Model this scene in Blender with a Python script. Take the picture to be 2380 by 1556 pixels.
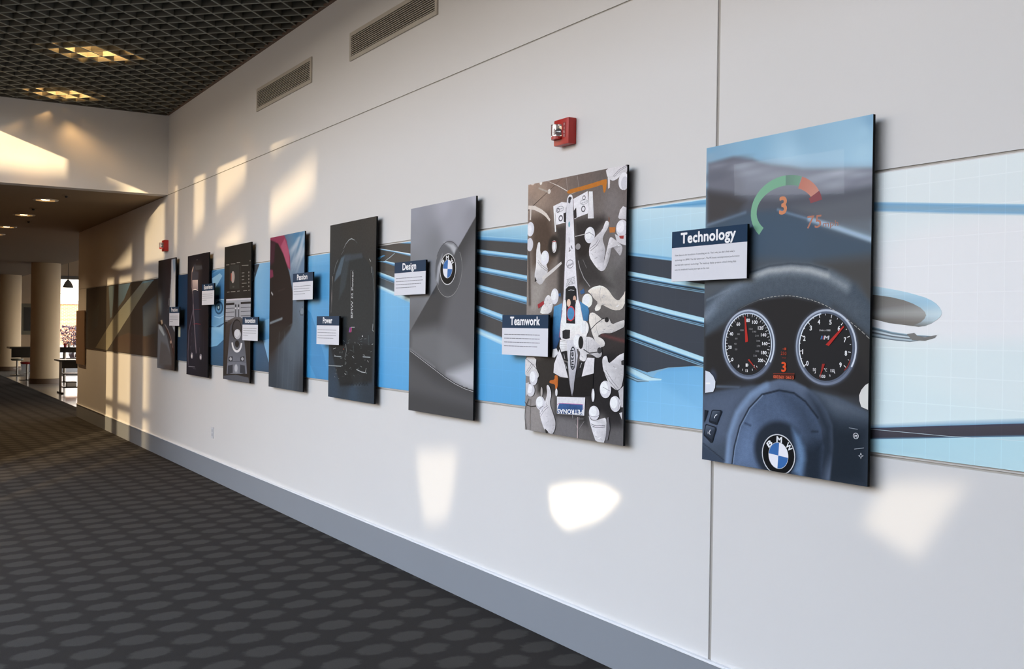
# Gallery corridor with display panels on a mural wall (Blender 4.5).
# World frame: the exhibit wall is the plane x = 0, the room lies at x < 0,
# +Y runs away down the corridor, Z is up. Units are metres.
import bpy, bmesh, math, random
import numpy as np
from mathutils import Matrix, Vector

scene = bpy.context.scene
for o in list(bpy.data.objects):
    bpy.data.objects.remove(o)
COL = scene.collection

# ------------------------------------------------------------ camera
yaw, pitch, roll = math.radians(31.309), math.radians(-0.3047), math.radians(0.8088)
fw = Vector((math.sin(yaw) * math.cos(pitch), math.cos(yaw) * math.cos(pitch), math.sin(pitch)))
r0 = Vector((math.cos(yaw), -math.sin(yaw), 0)); u0 = r0.cross(fw)
rt = r0 * math.cos(roll) + u0 * math.sin(roll)
up = u0 * math.cos(roll) - r0 * math.sin(roll)
cam = bpy.data.cameras.new('camera')
cam.sensor_width = 36.0
cam.lens = 36.0 * 2448.73 / 2380.0
cam.clip_end = 400
cam_ob = bpy.data.objects.new('camera', cam)
cam_ob.matrix_world = Matrix(((rt.x, up.x, -fw.x, -3.0183), (rt.y, up.y, -fw.y, 0.0), (rt.z, up.z, -fw.z, 1.6), (0, 0, 0, 1)))
COL.objects.link(cam_ob)
scene.camera = cam_ob

# ------------------------------------------------------------ colour management, sky, sun
vs = scene.view_settings
vs.view_transform = 'Standard'; vs.look = 'None'; vs.exposure = 1.22; vs.gamma = 1.0
vs.use_curve_mapping = False
world = bpy.data.worlds.new('sky'); scene.world = world; world.use_nodes = True
wn = world.node_tree
bg = wn.nodes['Background']; bg.inputs[1].default_value = 3.0

wt = wn.nodes.new('ShaderNodeTexCoord'); wz = wn.nodes.new('ShaderNodeSeparateXYZ'); wr = wn.nodes.new('ShaderNodeValToRGB')     # evening sky: warm haze at the horizon, blue above
wn.links.new(wt.outputs['Generated'], wz.inputs[0]); wn.links.new(wz.outputs['Z'], wr.inputs[0]); wn.links.new(wr.outputs[0], bg.inputs[0])
wr.color_ramp.elements[0].position = 0.0; wr.color_ramp.elements[0].color = (1.0, 0.82, 0.62, 1)
wr.color_ramp.elements[1].position = 0.45; wr.color_ramp.elements[1].color = (0.60, 0.76, 1.0, 1)
e_ = wr.color_ramp.elements.new(0.16); e_.color = (0.96, 0.91, 0.86, 1)

SUN_DIR = Vector((0.56, 1.0, -0.2)).normalized()
sun = bpy.data.lights.new('evening_sun', 'SUN')
sun.energy = 2.5; sun.angle = math.radians(0.34); sun.color = (1.0, 0.74, 0.42)
sun_ob = bpy.data.objects.new('evening_sun', sun)
sun_ob.rotation_euler = SUN_DIR.to_track_quat('-Z', 'Y').to_euler()
sun_ob.location = (-12, -20, 8)
COL.objects.link(sun_ob)

# ------------------------------------------------------------ helpers
def s2l(c):
    c = np.asarray(c, float)
    return np.where(c <= 0.04045, c / 12.92, ((c + 0.055) / 1.055) ** 2.4)

def hexc(h):
    return tuple(int(h[i:i + 2], 16) / 255.0 for i in (0, 2, 4))

def lin(h):
    return tuple(float(x) for x in s2l(hexc(h))) + (1.0,)

def mat(name, col, rough=0.6, metal=0.0, spec=0.5, emit=None, estr=0.0, bump=None, var=None, trans=0.0):
    m = bpy.data.materials.new(name); m.use_nodes = True
    nt = m.node_tree; b = nt.nodes['Principled BSDF']
    b.inputs['Base Color'].default_value = lin(col) if isinstance(col, str) else (*col, 1.0)
    b.inputs['Roughness'].default_value = rough; b.inputs['Metallic'].default_value = metal
    b.inputs['Specular IOR Level'].default_value = spec
    b.inputs['Transmission Weight'].default_value = trans
    if emit:
        b.inputs['Emission Color'].default_value = lin(emit); b.inputs['Emission Strength'].default_value = estr
    if var or bump:
        tc = nt.nodes.new('ShaderNodeTexCoord')
        nz = nt.nodes.new('ShaderNodeTexNoise')
        nz.inputs['Scale'].default_value = (var or bump)[0]; nz.inputs['Detail'].default_value = 4
        nt.links.new(tc.outputs['Object'], nz.inputs['Vector'])
        if var:
            mr = nt.nodes.new('ShaderNodeMapRange')
            mr.inputs['To Min'].default_value = 1 - var[1]; mr.inputs['To Max'].default_value = 1 + var[1]
            nt.links.new(nz.outputs['Fac'], mr.inputs['Value'])
            mx = nt.nodes.new('ShaderNodeMix'); mx.data_type = 'RGBA'; mx.blend_type = 'MULTIPLY'
            mx.inputs[0].default_value = 1.0
            mx.inputs[6].default_value = b.inputs['Base Color'].default_value
            nt.links.new(mr.outputs[0], mx.inputs[7]); nt.links.new(mx.outputs[2], b.inputs['Base Color'])
        if bump:
            bp = nt.nodes.new('ShaderNodeBump'); bp.inputs['Strength'].default_value = bump[1]
            bp.inputs['Distance'].default_value = 0.002
            nt.links.new(nz.outputs['Fac'], bp.inputs['Height']); nt.links.new(bp.outputs[0], b.inputs['Normal'])
    return m

def link(name, me, m=None, parent=None, loc=(0, 0, 0), rot=(0, 0, 0)):
    o = bpy.data.objects.new(name, me); COL.objects.link(o)
    if m is not None and me is not None and not me.materials:
        me.materials.append(m)
    o.location = loc; o.rotation_euler = rot
    if parent is not None:
        o.parent = parent
    return o

def tag(o, label, cat, group=None):
    o['label'] = label; o['category'] = cat
    if group: o['group'] = group
    return o

def struct(o):
    o['kind'] = 'structure'
    return o

def empty(name, loc=(0, 0, 0), rot=(0, 0, 0)):
    o = bpy.data.objects.new(name, None); COL.objects.link(o)
    o.location = loc; o.rotation_euler = rot; o.empty_display_size = 0.1
    return o

def bm_box(bm, a, b, bevel=0.0):
    r = bmesh.ops.create_cube(bm, size=1.0)
    vv = r['verts']
    for v in vv:
        v.co = Vector([(a[i] + b[i]) / 2 + v.co[i] * (b[i] - a[i]) for i in range(3)])
    if bevel:
        es = list({e for v in vv for e in v.link_edges})
        bmesh.ops.bevel(bm, geom=es, offset=bevel, segments=2, affect='EDGES', profile=0.6)

def bm_cyl(bm, p, q, r, r2=None, n=20, cap=True):
    p, q = Vector(p), Vector(q); d = q - p
    res = bmesh.ops.create_cone(bm, cap_ends=cap, segments=n, radius1=r, radius2=r if r2 is None else r2, depth=d.length)
    M = Matrix.Translation((p + q) / 2) @ d.to_track_quat('Z', 'Y').to_matrix().to_4x4()
    bmesh.ops.transform(bm, matrix=M, verts=res['verts'])

def bm_lathe(bm, prof, n=24, c=(0, 0, 0)):
    rings = []
    for r, z in prof:
        rings.append([bm.verts.new((c[0] + r * math.cos(2 * math.pi * i / n), c[1] + r * math.sin(2 * math.pi * i / n), c[2] + z)) for i in range(n)])
    for a, b in zip(rings, rings[1:]):
        for i in range(n):
            bm.faces.new((a[i], a[(i + 1) % n], b[(i + 1) % n], b[i]))

def bm_prism(bm, pts, axis, lo, hi):
    """extrude a 2D outline along an axis (0,1,2); the outline gives the other two coordinates in order"""
    def co(p, t):
        l = list(p); l.insert(axis, t); return l
    A = [bm.verts.new(co(p, lo)) for p in pts]; B = [bm.verts.new(co(p, hi)) for p in pts]
    bm.faces.new(A); bm.faces.new(list(reversed(B)))
    for i in range(len(pts)):
        j = (i + 1) % len(pts)
        bm.faces.new((A[i], B[i], B[j], A[j]))

def done(bm, name, smooth=False):
    bmesh.ops.recalc_face_normals(bm, faces=bm.faces[:])
    me = bpy.data.meshes.new(name); bm.to_mesh(me); bm.free()
    if smooth:
        me.polygons.foreach_set('use_smooth', [True] * len(me.polygons))
        try: me.set_sharp_from_angle(angle=math.radians(40))
        except Exception: pass
    return me

def box(name, a, b, m, parent=None, bevel=0.0):
    bm = bmesh.new(); bm_box(bm, a, b, bevel)
    return link(name, done(bm, name), m, parent)

def boxes(name, lst, m, parent=None, bevel=0.0):
    bm = bmesh.new()
    for a, b in lst: bm_box(bm, a, b, bevel)
    return link(name, done(bm, name), m, parent)

def cyl(name, p, q, r, m, parent=None, r2=None, n=20):
    bm = bmesh.new(); bm_cyl(bm, p, q, r, r2, n)
    return link(name, done(bm, name, True), m, parent)

# ------------------------------------------------------------ flat print engine
# Every poster / mural print is one flat mesh: a fine grid whose points carry ink colours
# (gradients and soft shapes) and crisp shapes and lettering laid a few hundredths of a millimetre above it.
_fonts = {}
def glyph_mesh(text, bold):
    k = (text, bold)
    if k not in _fonts:
        cu = bpy.data.curves.new('lettering', 'FONT'); cu.body = text; cu.size = 1.0
        cu.offset = bold; cu.space_character = 1.05; cu.resolution_u = 3; cu.fill_mode = 'FRONT'
        ob = bpy.data.objects.new('lettering', cu)
        me = bpy.data.meshes.new_from_object(ob)
        v = np.empty(len(me.vertices) * 3); me.vertices.foreach_get('co', v); v = v.reshape(-1, 3)[:, :2]
        f = [tuple(p.vertices) for p in me.polygons]
        bpy.data.objects.remove(ob); bpy.data.curves.remove(cu); bpy.data.meshes.remove(me)
        _fonts[k] = (v, f)
    return _fonts[k]

def seg_dist(U, V, P, closed):
    d2 = np.full(U.shape, 1e18); ins = np.zeros(U.shape, bool)
    n = len(P)
    for i in range(n if closed else n - 1):
        x0, y0 = P[i]; x1, y1 = P[(i + 1) % n]
        dx, dy = x1 - x0, y1 - y0; L = dx * dx + dy * dy + 1e-12
        t = np.clip(((U - x0) * dx + (V - y0) * dy) / L, 0, 1)
        d2 = np.minimum(d2, (U - x0 - t * dx) ** 2 + (V - y0 - t * dy) ** 2)
        if closed:
            c = ((y0 > V) != (y1 > V)) & (U < (x1 - x0) * (V - y0) / (y1 - y0 + 1e-12) + x0)
            ins ^= c
    d = np.sqrt(d2)
    return np.where(ins, -d, d) if closed else d

class Print:
    def __init__(s, w, h, nx, ny):
        s.w, s.h = w, h
        u = np.linspace(0, w, nx); v = np.linspace(0, h, ny)
        s.U, s.V = np.meshgrid(u, v); s.nx, s.ny = nx, ny
        s.C = np.zeros(s.U.shape + (3,)); s.G = np.zeros(s.U.shape)
        s.vx, s.vc, s.fc, s.vg = [], [], [], []
        s.nv = 0; s.z = 0.0; s.vgrain = 0.0
    # --- soft ink on the grid
    def blend(s, k, col, grain=None):
        k = k[..., None]; s.C = s.C * (1 - k) + np.array(hexc(col)) * k
        if grain is not None: s.G = s.G * (1 - k[..., 0]) + grain * k[..., 0]
    def base(s, pts, power=2.5, ax=1.0):
        W = np.zeros(s.U.shape); A = np.zeros(s.C.shape)
        for u, v, c in pts:
            w = 1.0 / (((s.U - u) * ax) ** 2 + (s.V - v) ** 2 + 30.0) ** (power / 2)
            W += w; A += w[..., None] * np.array(hexc(c))
        s.C = A / W[..., None]
    @staticmethod
    def ss(d, soft):
        t = np.clip(0.5 - d / max(soft, 1e-6), 0, 1)
        return t * t * (3 - 2 * t)
    def sp(s, P, col, soft, a=1.0, grain=None):
        s.blend(a * s.ss(seg_dist(s.U, s.V, P, True), soft), col, grain)
    def sl(s, P, wd, col, soft, a=1.0, grain=None):
        s.blend(a * s.ss(seg_dist(s.U, s.V, P, False) - wd / 2, soft), col, grain)
    def se(s, cx, cy, rx, ry, col, soft, a=1.0, rot=0.0, grain=None):
        c, n = math.cos(rot), math.sin(rot)
        x = (s.U - cx) * c + (s.V - cy) * n; y = -(s.U - cx) * n + (s.V - cy) * c
        r = np.sqrt((x / rx) ** 2 + (y / ry) ** 2)
        s.blend(a * s.ss((r - 1) * min(rx, ry), soft), col, grain)
    # --- crisp ink
    def add(s, V, F, C, copies=1):
        s.z += 0.015
        V = np.asarray(V, float)
        Z = s.z + 0.012 * np.repeat(np.arange(copies), len(V) // copies)
        V = np.column_stack([np.clip(V[:, 0], 0, s.w), np.clip(V[:, 1], 0, s.h), Z])
        s.vx.append(V)
        C = np.asarray(C, float)
        if C.ndim == 1: C = np.tile(C, (len(V), 1))
        s.vc.append(C); s.fc += [tuple(i + s.nv for i in f) for f in F]; s.nv += len(V)
    def P(s, pts, col, sm=0):
        from mathutils.geometry import tessellate_polygon
        for _ in range(sm):      # round the corners of the outline
            n = len(pts); nq, nc = [], []
            for i in range(n):
                a, b = np.array(pts[i]), np.array(pts[(i + 1) % n])
                nq += [tuple(a * 0.78 + b * 0.22), tuple(a * 0.22 + b * 0.78)]
                if isinstance(col, list): nc += [col[i], col[(i + 1) % n]]
            pts = nq
            if isinstance(col, list): col = nc
        F = tessellate_polygon([[Vector((x, y, 0)) for x, y in pts]])
        C = [hexc(c) for c in col] if isinstance(col, list) else hexc(col)
        s.add(pts, F, C)
    def ellipse(s, cx, cy, rx, ry, col, rot=0.0, n=36):
        c, k = math.cos(rot), math.sin(rot); P = []
        for i in range(n):
            a = 2 * math.pi * i / n; x, y = rx * math.cos(a), ry * math.sin(a)
            P.append((cx + x * c - y * k, cy + x * k + y * c))
        s.add([(cx, cy)] + P, [(0, i + 1, (i + 1) % n + 1) for i in range(n)], hexc(col))
    def R(s, cx, cy, rx0, ry0, rx1, ry1, a0, a1, col, n=48):
        n = max(4, int(n * abs(a1 - a0) / 360)); V = []; C = []
        cc = col if isinstance(col, list) else [col, col]
        for i in range(n + 1):
            t = i / n; a = math.radians(a0 + (a1 - a0) * t)
            k = tuple(np.array(hexc(cc[0])) * (1 - t) + np.array(hexc(cc[1])) * t)
            V += [(cx + rx0 * math.cos(a), cy + ry0 * math.sin(a)), (cx + rx1 * math.cos(a), cy + ry1 * math.sin(a))]; C += [k, k]
        s.add(V, [(2 * i, 2 * i + 1, 2 * i + 3, 2 * i + 2) for i in range(n)], C)
    def L(s, pts, wd, col, closed=False):
        pts = [Vector(p) for p in pts]; n = len(pts); V = []
        ws = wd if isinstance(wd, (list, tuple)) else [wd] * n
        for i in range(n):
            a = pts[(i - 1) % n if closed else max(i - 1, 0)]; b = pts[(i + 1) % n if closed else min(i + 1, n - 1)]
            d = b - a; d = d.normalized() if d.length > 0 else Vector((1, 0)); nn = Vector((-d.y, d.x)) * ws[i] / 2
            V += [tuple(pts[i] + nn), tuple(pts[i] - nn)]
        m = n if closed else n - 1
        s.add(V, [(2 * i, 2 * i + 1, (2 * i + 3) % (2 * n), (2 * i + 2) % (2 * n)) for i in range(m)], hexc(col))
    def S(s, A, B, stops):
        n = len(A); V = []; C = []
        for t, c in stops:
            for i in range(n):
                V.append((A[i][0] * (1 - t) + B[i][0] * t, A[i][1] * (1 - t) + B[i][1] * t)); C.append(hexc(c))
        s.add(V, [(k * n + i, k * n + i + 1, (k + 1) * n + i + 1, (k + 1) * n + i) for k in range(len(stops) - 1) for i in range(n - 1)], C)
    def T(s, text, x0, y0, x1, cap, col, bold=0.0, rot=0.0, skew=0.0):
        v, f = glyph_mesh(text, 0.0)
        if not len(v): return
        nc = 7 if bold > 0.004 else 1
        if nc > 1:      # heavier strokes: the letters struck again a hair to every side
            n, o8 = len(v), [(math.cos(k * math.pi / 3) * bold, math.sin(k * math.pi / 3) * bold) for k in range(6)]
            f = f + [tuple(i + n * (k + 1) for i in q) for k in range(6) for q in f]
            v = np.vstack([v] + [v + np.array(o) for o in o8])
        lo, hi = v[:, 0].min(), v[:, 0].max()
        X = (v[:, 0] - lo) * (x1 - x0) / max(hi - lo, 1e-6); Y = v[:, 1] * cap / 0.69
        X = X + Y * skew
        c, k = math.cos(rot), math.sin(rot)
        s.add(np.column_stack([x0 + X * c - Y * k, y0 + X * k + Y * c]), f, hexc(col), nc)
    def mesh(s, name, gain):
        g = np.column_stack([s.U.ravel(), s.V.ravel(), np.zeros(s.U.size)])
        nx = s.nx
        idx = np.arange(s.U.size).reshape(s.ny, nx)
        q = np.column_stack([idx[:-1, :-1].ravel(), idx[:-1, 1:].ravel(), idx[1:, 1:].ravel(), idx[1:, :-1].ravel()])
        n0 = len(g)
        V = np.vstack([g] + s.vx) / 1000.0
        C = np.vstack([s.C.reshape(-1, 3)] + s.vc)
        C = np.clip(s2l(np.clip(C, 0, 1)) * gain * np.array((1.0, 0.99, 0.97)), 0.002, 0.95)
        G = np.concatenate([s.G.ravel(), np.full(len(C) - n0, s.vgrain)])
        F = q.tolist() + [[i + n0 for i in f] for f in s.fc]
        me = bpy.data.meshes.new(name); me.from_pydata(V.tolist(), [], F)
        at = me.color_attributes.new('ink', 'FLOAT_COLOR', 'POINT')
        at.data.foreach_set('color', np.column_stack([C, G]).astype(np.float32).ravel())
        me.update()
        return me

def print_mat(name, rough=0.5, spec=0.05, grid=None):
    m = bpy.data.materials.new(name); m.use_nodes = True; nt = m.node_tree; b = nt.nodes['Principled BSDF']
    a = nt.nodes.new('ShaderNodeVertexColor'); a.layer_name = 'ink'
    tc = nt.nodes.new('ShaderNodeTexCoord'); nz = nt.nodes.new('ShaderNodeTexNoise')
    nz.inputs['Scale'].default_value = 260.0; nz.inputs['Detail'].default_value = 2.0
    nt.links.new(tc.outputs['Object'], nz.inputs['Vector'])
    n2 = nt.nodes.new('ShaderNodeTexNoise'); n2.inputs['Scale'].default_value = 55.0; n2.inputs['Detail'].default_value = 3.0
    nt.links.new(tc.outputs['Object'], n2.inputs['Vector'])
    av = nt.nodes.new('ShaderNodeMath'); av.operation = 'MULTIPLY_ADD'; av.inputs[1].default_value = 0.7; nt.links.new(n2.outputs['Fac'], av.inputs[0]); nt.links.new(nz.outputs['Fac'], av.inputs[2])
    ma = nt.nodes.new('ShaderNodeMath'); ma.operation = 'SUBTRACT'; ma.inputs[1].default_value = 0.85
    nt.links.new(av.outputs[0], ma.inputs[0])
    mb = nt.nodes.new('ShaderNodeMath'); mb.operation = 'MULTIPLY'; nt.links.new(ma.outputs[0], mb.inputs[0]); nt.links.new(a.outputs['Alpha'], mb.inputs[1])
    mc = nt.nodes.new('ShaderNodeMath'); mc.operation = 'ADD'; mc.inputs[1].default_value = 1.0; nt.links.new(mb.outputs[0], mc.inputs[0])
    vm = nt.nodes.new('ShaderNodeVectorMath'); vm.operation = 'SCALE'
    nt.links.new(a.outputs['Color'], vm.inputs[0]); nt.links.new(mc.outputs[0], vm.inputs['Scale'])
    out = vm.outputs[0]
    if grid:
        # fine pale construction grid printed over the mural picture
        br = nt.nodes.new('ShaderNodeTexBrick'); br.offset = 0.0; br.squash = 1.0
        br.inputs['Scale'].default_value = 1.0; br.inputs['Brick Width'].default_value = grid; br.inputs['Row Height'].default_value = grid
        br.inputs['Mortar Size'].default_value = 0.0013; br.inputs['Mortar Smooth'].default_value = 0.0; br.inputs['Bias'].default_value = -1.0
        br.inputs['Color1'].default_value = (0, 0, 0, 1); br.inputs['Color2'].default_value = (0, 0, 0, 1); br.inputs['Mortar'].default_value = (1, 1, 1, 1)
        nt.links.new(tc.outputs['Object'], br.inputs['Vector'])
        f = nt.nodes.new('ShaderNodeMath'); f.operation = 'MULTIPLY'; f.inputs[1].default_value = 0.07
        nt.links.new(br.outputs['Color'], f.inputs[0])
        f2 = nt.nodes.new('ShaderNodeMath'); f2.operation = 'ADD'; f2.inputs[1].default_value = 1.0; nt.links.new(f.outputs[0], f2.inputs[0])
        v2 = nt.nodes.new('ShaderNodeVectorMath'); v2.operation = 'SCALE'; nt.links.new(out, v2.inputs[0]); nt.links.new(f2.outputs[0], v2.inputs['Scale']); out = v2.outputs[0]
    nt.links.new(out, b.inputs['Base Color'])
    b.inputs['Roughness'].default_value = rough; b.inputs['Specular IOR Level'].default_value = spec
    return m

# ------------------------------------------------------------ materials of the setting
M_WALL = mat('painted_wall', 'dedcda', 0.55, spec=0.3, var=(1.3, 0.02), bump=(220, 0.03))
M_JOINT = mat('wall_joint', 'b3aea6', 0.7, spec=0.2, var=(8, 0.03))
M_WARM = mat('warm_wall', 'c8b296', 0.6, spec=0.3, var=(1.1, 0.03))
M_CEIL = mat('lower_ceiling_paint', '978672', 0.8, spec=0.2, var=(1.5, 0.02))
M_BLADE = mat('ceiling_blade_paint', '5f5e57', 0.7, spec=0.2, var=(5, 0.05)); M_LITEDGE = mat('lit_edge_tone', '868981', 0.6, spec=0.2, var=(5, 0.05))  # edge tone lightened for light reaching the blades from below
M_PLENUM = mat('plenum_black', '17120f', 0.95, spec=0.0, var=(2, 0.1))
M_BASE = mat('baseboard_vinyl', '8a8f96', 0.5, spec=0.3, var=(2.5, 0.03))
M_CAP = mat('baseboard_lip', 'f4f5f8', 0.45, var=(4, 0.02))
M_DARK = mat('dark_metal', '1c1b1a', 0.4, var=(6, 0.05))
M_FRAME = mat('window_frame_metal', '77716a', 0.4, metal=0.3, var=(6, 0.05))
M_TILE = mat('polished_tile', 'a9a49c', 0.18, spec=0.5, var=(1.2, 0.05))
M_ASPH = mat('pavement', '8f7a66', 0.9, var=(2.0, 0.15))
M_OUTW = mat('sun_blocker_tan', 'b8ada0', 0.9, var=(0.6, 0.08))

def carpet():
    """dark carpet with staggered pale leaf shapes"""
    m = bpy.data.materials.new('leaf_carpet'); m.use_nodes = True; nt = m.node_tree; N = nt.nodes.new; Lk = nt.links.new
    b = nt.nodes['Principled BSDF']; b.inputs['Roughness'].default_value = 0.95; b.inputs['Specular IOR Level'].default_value = 0.1
    tc = N('ShaderNodeTexCoord')
    nz = N('ShaderNodeTexNoise'); nz.inputs['Scale'].default_value = 28; nz.inputs['Detail'].default_value = 3
    Lk(tc.outputs['Object'], nz.inputs['Vector'])
    sb = N('ShaderNodeVectorMath'); sb.operation = 'SUBTRACT'; sb.inputs[1].default_value = (0.5, 0.5, 0.5); Lk(nz.outputs['Color'], sb.inputs[0])
    sc = N('ShaderNodeVectorMath'); sc.operation = 'SCALE'; sc.inputs['Scale'].default_value = 0.05; Lk(sb.outputs[0], sc.inputs[0])
    ad = N('ShaderNodeVectorMath'); ad.operation = 'ADD'; Lk(tc.outputs['Object'], ad.inputs[0]); Lk(sc.outputs[0], ad.inputs[1])
    a, c = (0.245, -0.117), (-0.008, 0.249)
    det = a[0] * c[1] - a[1] * c[0]
    inv = ((c[1] / det, -c[0] / det), (-a[1] / det, a[0] / det))
    def dot(v, k):
        d = N('ShaderNodeVectorMath'); d.operation = 'DOT_PRODUCT'; d.inputs[1].default_value = (k[0], k[1], 0); Lk(v, d.inputs[0]); return d.outputs['Value']
    def math1(op, x, y=None):
        n = N('ShaderNodeMath'); n.operation = op
        for i, k in enumerate((x, y)):
            if k is None: continue
            if isinstance(k, (int, float)): n.inputs[i].default_value = k
            else: Lk(k, n.inputs[i])
        return n.outputs[0]
    st = []
    for k, off in ((inv[0], 0.0), (inv[1], 0.0)):
        st.append(math1('SUBTRACT', math1('FRACT', math1('ADD', dot(ad.outputs[0], k), 0.5 - (k[0] * -0.621 + k[1] * 4.682))), 0.5))
    dx = math1('ADD', math1('MULTIPLY', st[0], a[0]), math1('MULTIPLY', st[1], c[0]))
    dy = math1('ADD', math1('MULTIPLY', st[0], a[1]), math1('MULTIPLY', st[1], c[1]))
    th = math.radians(20); ct, sn = math.cos(th), math.sin(th)
    ex = math1('DIVIDE', math1('ADD', math1('MULTIPLY', dx, ct), math1('MULTIPLY', dy, sn)), 0.124)
    ey = math1('DIVIDE', math1('SUBTRACT', math1('MULTIPLY', dy, ct), math1('MULTIPLY', dx, sn)), 0.088)
    r = math1('SQRT', math1('ADD', math1('MULTIPLY', ex, ex), math1('MULTIPLY', ey, ey)))
    mr = N('ShaderNodeMapRange'); mr.interpolation_type = 'SMOOTHSTEP'
    mr.inputs['From Min'].default_value = 0.66; mr.inputs['From Max'].default_value = 1.02; mr.inputs['To Min'].default_value = 1; mr.inputs['To Max'].default_value = 0
    Lk(r, mr.inputs['Value'])
    mx = N('ShaderNodeMix'); mx.data_type = 'RGBA'; Lk(mr.outputs[0], mx.inputs[0])
    mx.inputs[6].default_value = lin('373432'); mx.inputs[7].default_value = lin('4b4845')
    fn = N('ShaderNodeTexNoise'); fn.inputs['Scale'].default_value = 240; fn.inputs['Detail'].default_value = 2; Lk(tc.outputs['Object'], fn.inputs['Vector'])
    fr = N('ShaderNodeMapRange'); fr.inputs['To Min'].default_value = 0.72; fr.inputs['To Max'].default_value = 1.28; Lk(fn.outputs['Fac'], fr.inputs['Value'])
    mm = N('ShaderNodeMix'); mm.data_type = 'RGBA'; mm.blend_type = 'MULTIPLY'; mm.inputs[0].default_value = 1; Lk(mx.outputs[2], mm.inputs[6]); Lk(fr.outputs[0], mm.inputs[7])
    Lk(mm.outputs[2], b.inputs['Base Color'])
    bp = N('ShaderNodeBump'); bp.inputs['Strength'].default_value = 0.4; bp.inputs['Distance'].default_value = 0.004; Lk(fn.outputs['Fac'], bp.inputs['Height']); Lk(bp.outputs[0], b.inputs['Normal'])
    return m
M_CARPET = carpet()

# ------------------------------------------------------------ floors
struct(box('floor', (-7.2, -6.0, -0.12), (0.3, 46.0, 0.0), M_CARPET))
tile = struct(box('floor_tile', (0.3, 19.3, -0.12), (8.0, 46.0, -0.002), mat('tile_joint', '6c6862', 0.6, var=(3, 0.05))))
bm = bmesh.new(); bm_box(bm, (-0.447, -0.447, 0), (0.447, 0.447, 0.004), 0.002); me_t = done(bm, 'tile'); me_t.materials.append(M_TILE)
for i in range(3):
    for j in range(16):
        link('tile', me_t, None, tile, (0.76 + 0.9 * i, 19.8 + 0.9 * j, -0.002))
struct(box('ground', (-60, -70, -0.4), (60, 120, -0.14), M_ASPH))

# ------------------------------------------------------------ the exhibit wall: panels with open joints on a backing
WE = 19.22                                  # far end of the wall
wall = struct(box('wall_right', (0.0065, -6.0, 0.0), (0.22, WE - 0.004, 4.9), M_JOINT))
cols = ((-6.0, 3.322), (3.340, WE))
rows = ((0.0, 1.168), (1.176, 2.168), (2.176, 3.141), (3.149, 4.9))
for y0, y1 in cols:
    for z0, z1 in rows:
        box('wall_panel', (0.0, y0, z0), (0.0064, y1, z1), M_WALL, wall, 0.0008)
box('wall_end_cap', (0.0, WE, 0.0), (0.22, WE + 0.012, 3.15), M_WARM, wall)
bb = struct(box('baseboard_right', (-0.012, -6.0, 0.0), (-0.0005, WE, 0.214), M_BASE))
box('baseboard_lip', (-0.020, -6.0, 0.214), (-0.0005, WE, 0.224), M_CAP, bb, 0.0015)

# ------------------------------------------------------------ open-cell ceiling over the gallery strip
CZ = 4.1
ceil = struct(box('ceiling', (-2.5, -6.0, 4.75), (0.0, 12.93, 4.85), M_PLENUM))
def clip45(k, fam):
    """end points of the 45 degree line x+y=k (fam 0) or y-x=k (fam 1) inside the lattice rectangle"""
    x0, x1, y0, y1 = -2.44, -0.012, 2.0, 12.918
    if fam == 0: a, b_ = max(x0, k - y1), min(x1, k - y0); return ((a, k - a), (b_, k - b_)) if b_ - a > 0.03 else None
    a, b_ = max(x0, y0 - k), min(x1, y1 - k); return ((a, a + k), (b_, b_ + k)) if b_ - a > 0.03 else None
PIT = 0.172 * math.sqrt(2)
for fam, k0 in ((0, 7.79), (1, 9.445)):
    for i in range(-60, 61):
        e = clip45(k0 + i * PIT, fam)
        if not e: continue
        (xa, ya), (xb, yb) = e; Ln = math.hypot(xb - xa, yb - ya)
        bm = bmesh.new(); bm_box(bm, (-Ln / 2, -0.006, 0), (Ln / 2, 0.006, 0.1))
        o = link('ceiling_blade', done(bm, 'ceiling_blade'), M_BLADE, ceil, ((xa + xb) / 2, (ya + yb) / 2, CZ + (0.0006 if fam else 0.0)))
        o.rotation_euler = (0, 0, math.atan2(yb - ya, xb - xa))
        bm = bmesh.new(); bm_box(bm, (-Ln / 2, -0.0075, -0.004), (Ln / 2, 0.0075, 0.0)); link('lit_edge_strip', done(bm, 'lit_edge_strip'), M_LITEDGE, o)  # pale strip added under the blade, underside light put into its colour
struct(box('trim_1', (-0.03, -6.0, CZ - 0.004), (0.0, 12.93, CZ + 0.012), mat('edge_angle', '6b5444', 0.6, var=(5, 0.05))))
struct(box('trim_2', (-2.5, 12.895, CZ - 0.008), (-0.03, 12.93, CZ + 0.03), mat('end_angle', '4a463e', 0.6, var=(5, 0.05))))
box('ceiling_fascia', (-2.62, -6.0, 4.145), (-2.5, 8.3, 6.6), M_WALL, ceil); box('ceiling_fascia', (-2.62, 8.3, 4.0), (-2.5, 12.93, 6.6), M_WALL, ceil)

# ------------------------------------------------------------ bulkhead and the lower ceiling beyond it
BH, LC = 12.93, 3.145
struct(box('wall_bulkhead', (-7.2, BH, LC), (0.0, BH + 0.2, 6.7), M_WALL))
low = struct(box('ceiling_lower', (-7.2, BH + 0.2, LC), (1.34, 46.0, LC + 0.25), M_CEIL))
struct(box('ceiling_cafe', (1.34, WE, 4.55), (8.2, 46.2, 4.75), M_WALL))
struct(box('wall_cafe_riser', (1.2, WE, LC + 0.25), (1.34, 46.0, 4.75), M_WALL))
struct(box('roof_lobby', (-7.2, -6.2, 6.6), (-2.5, BH + 0.2, 6.8), M_WALL))
struct(box('wall_corridor', (-2.18, BH + 0.2, 0), (-1.98, 46.0, LC), mat('walnut_panel', '6b5038', 0.6, var=(2, 0.1))))
struct(box('wall_return', (0.22, WE - 0.1, 0), (8.2, WE, 4.75), M_WARM))
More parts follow.
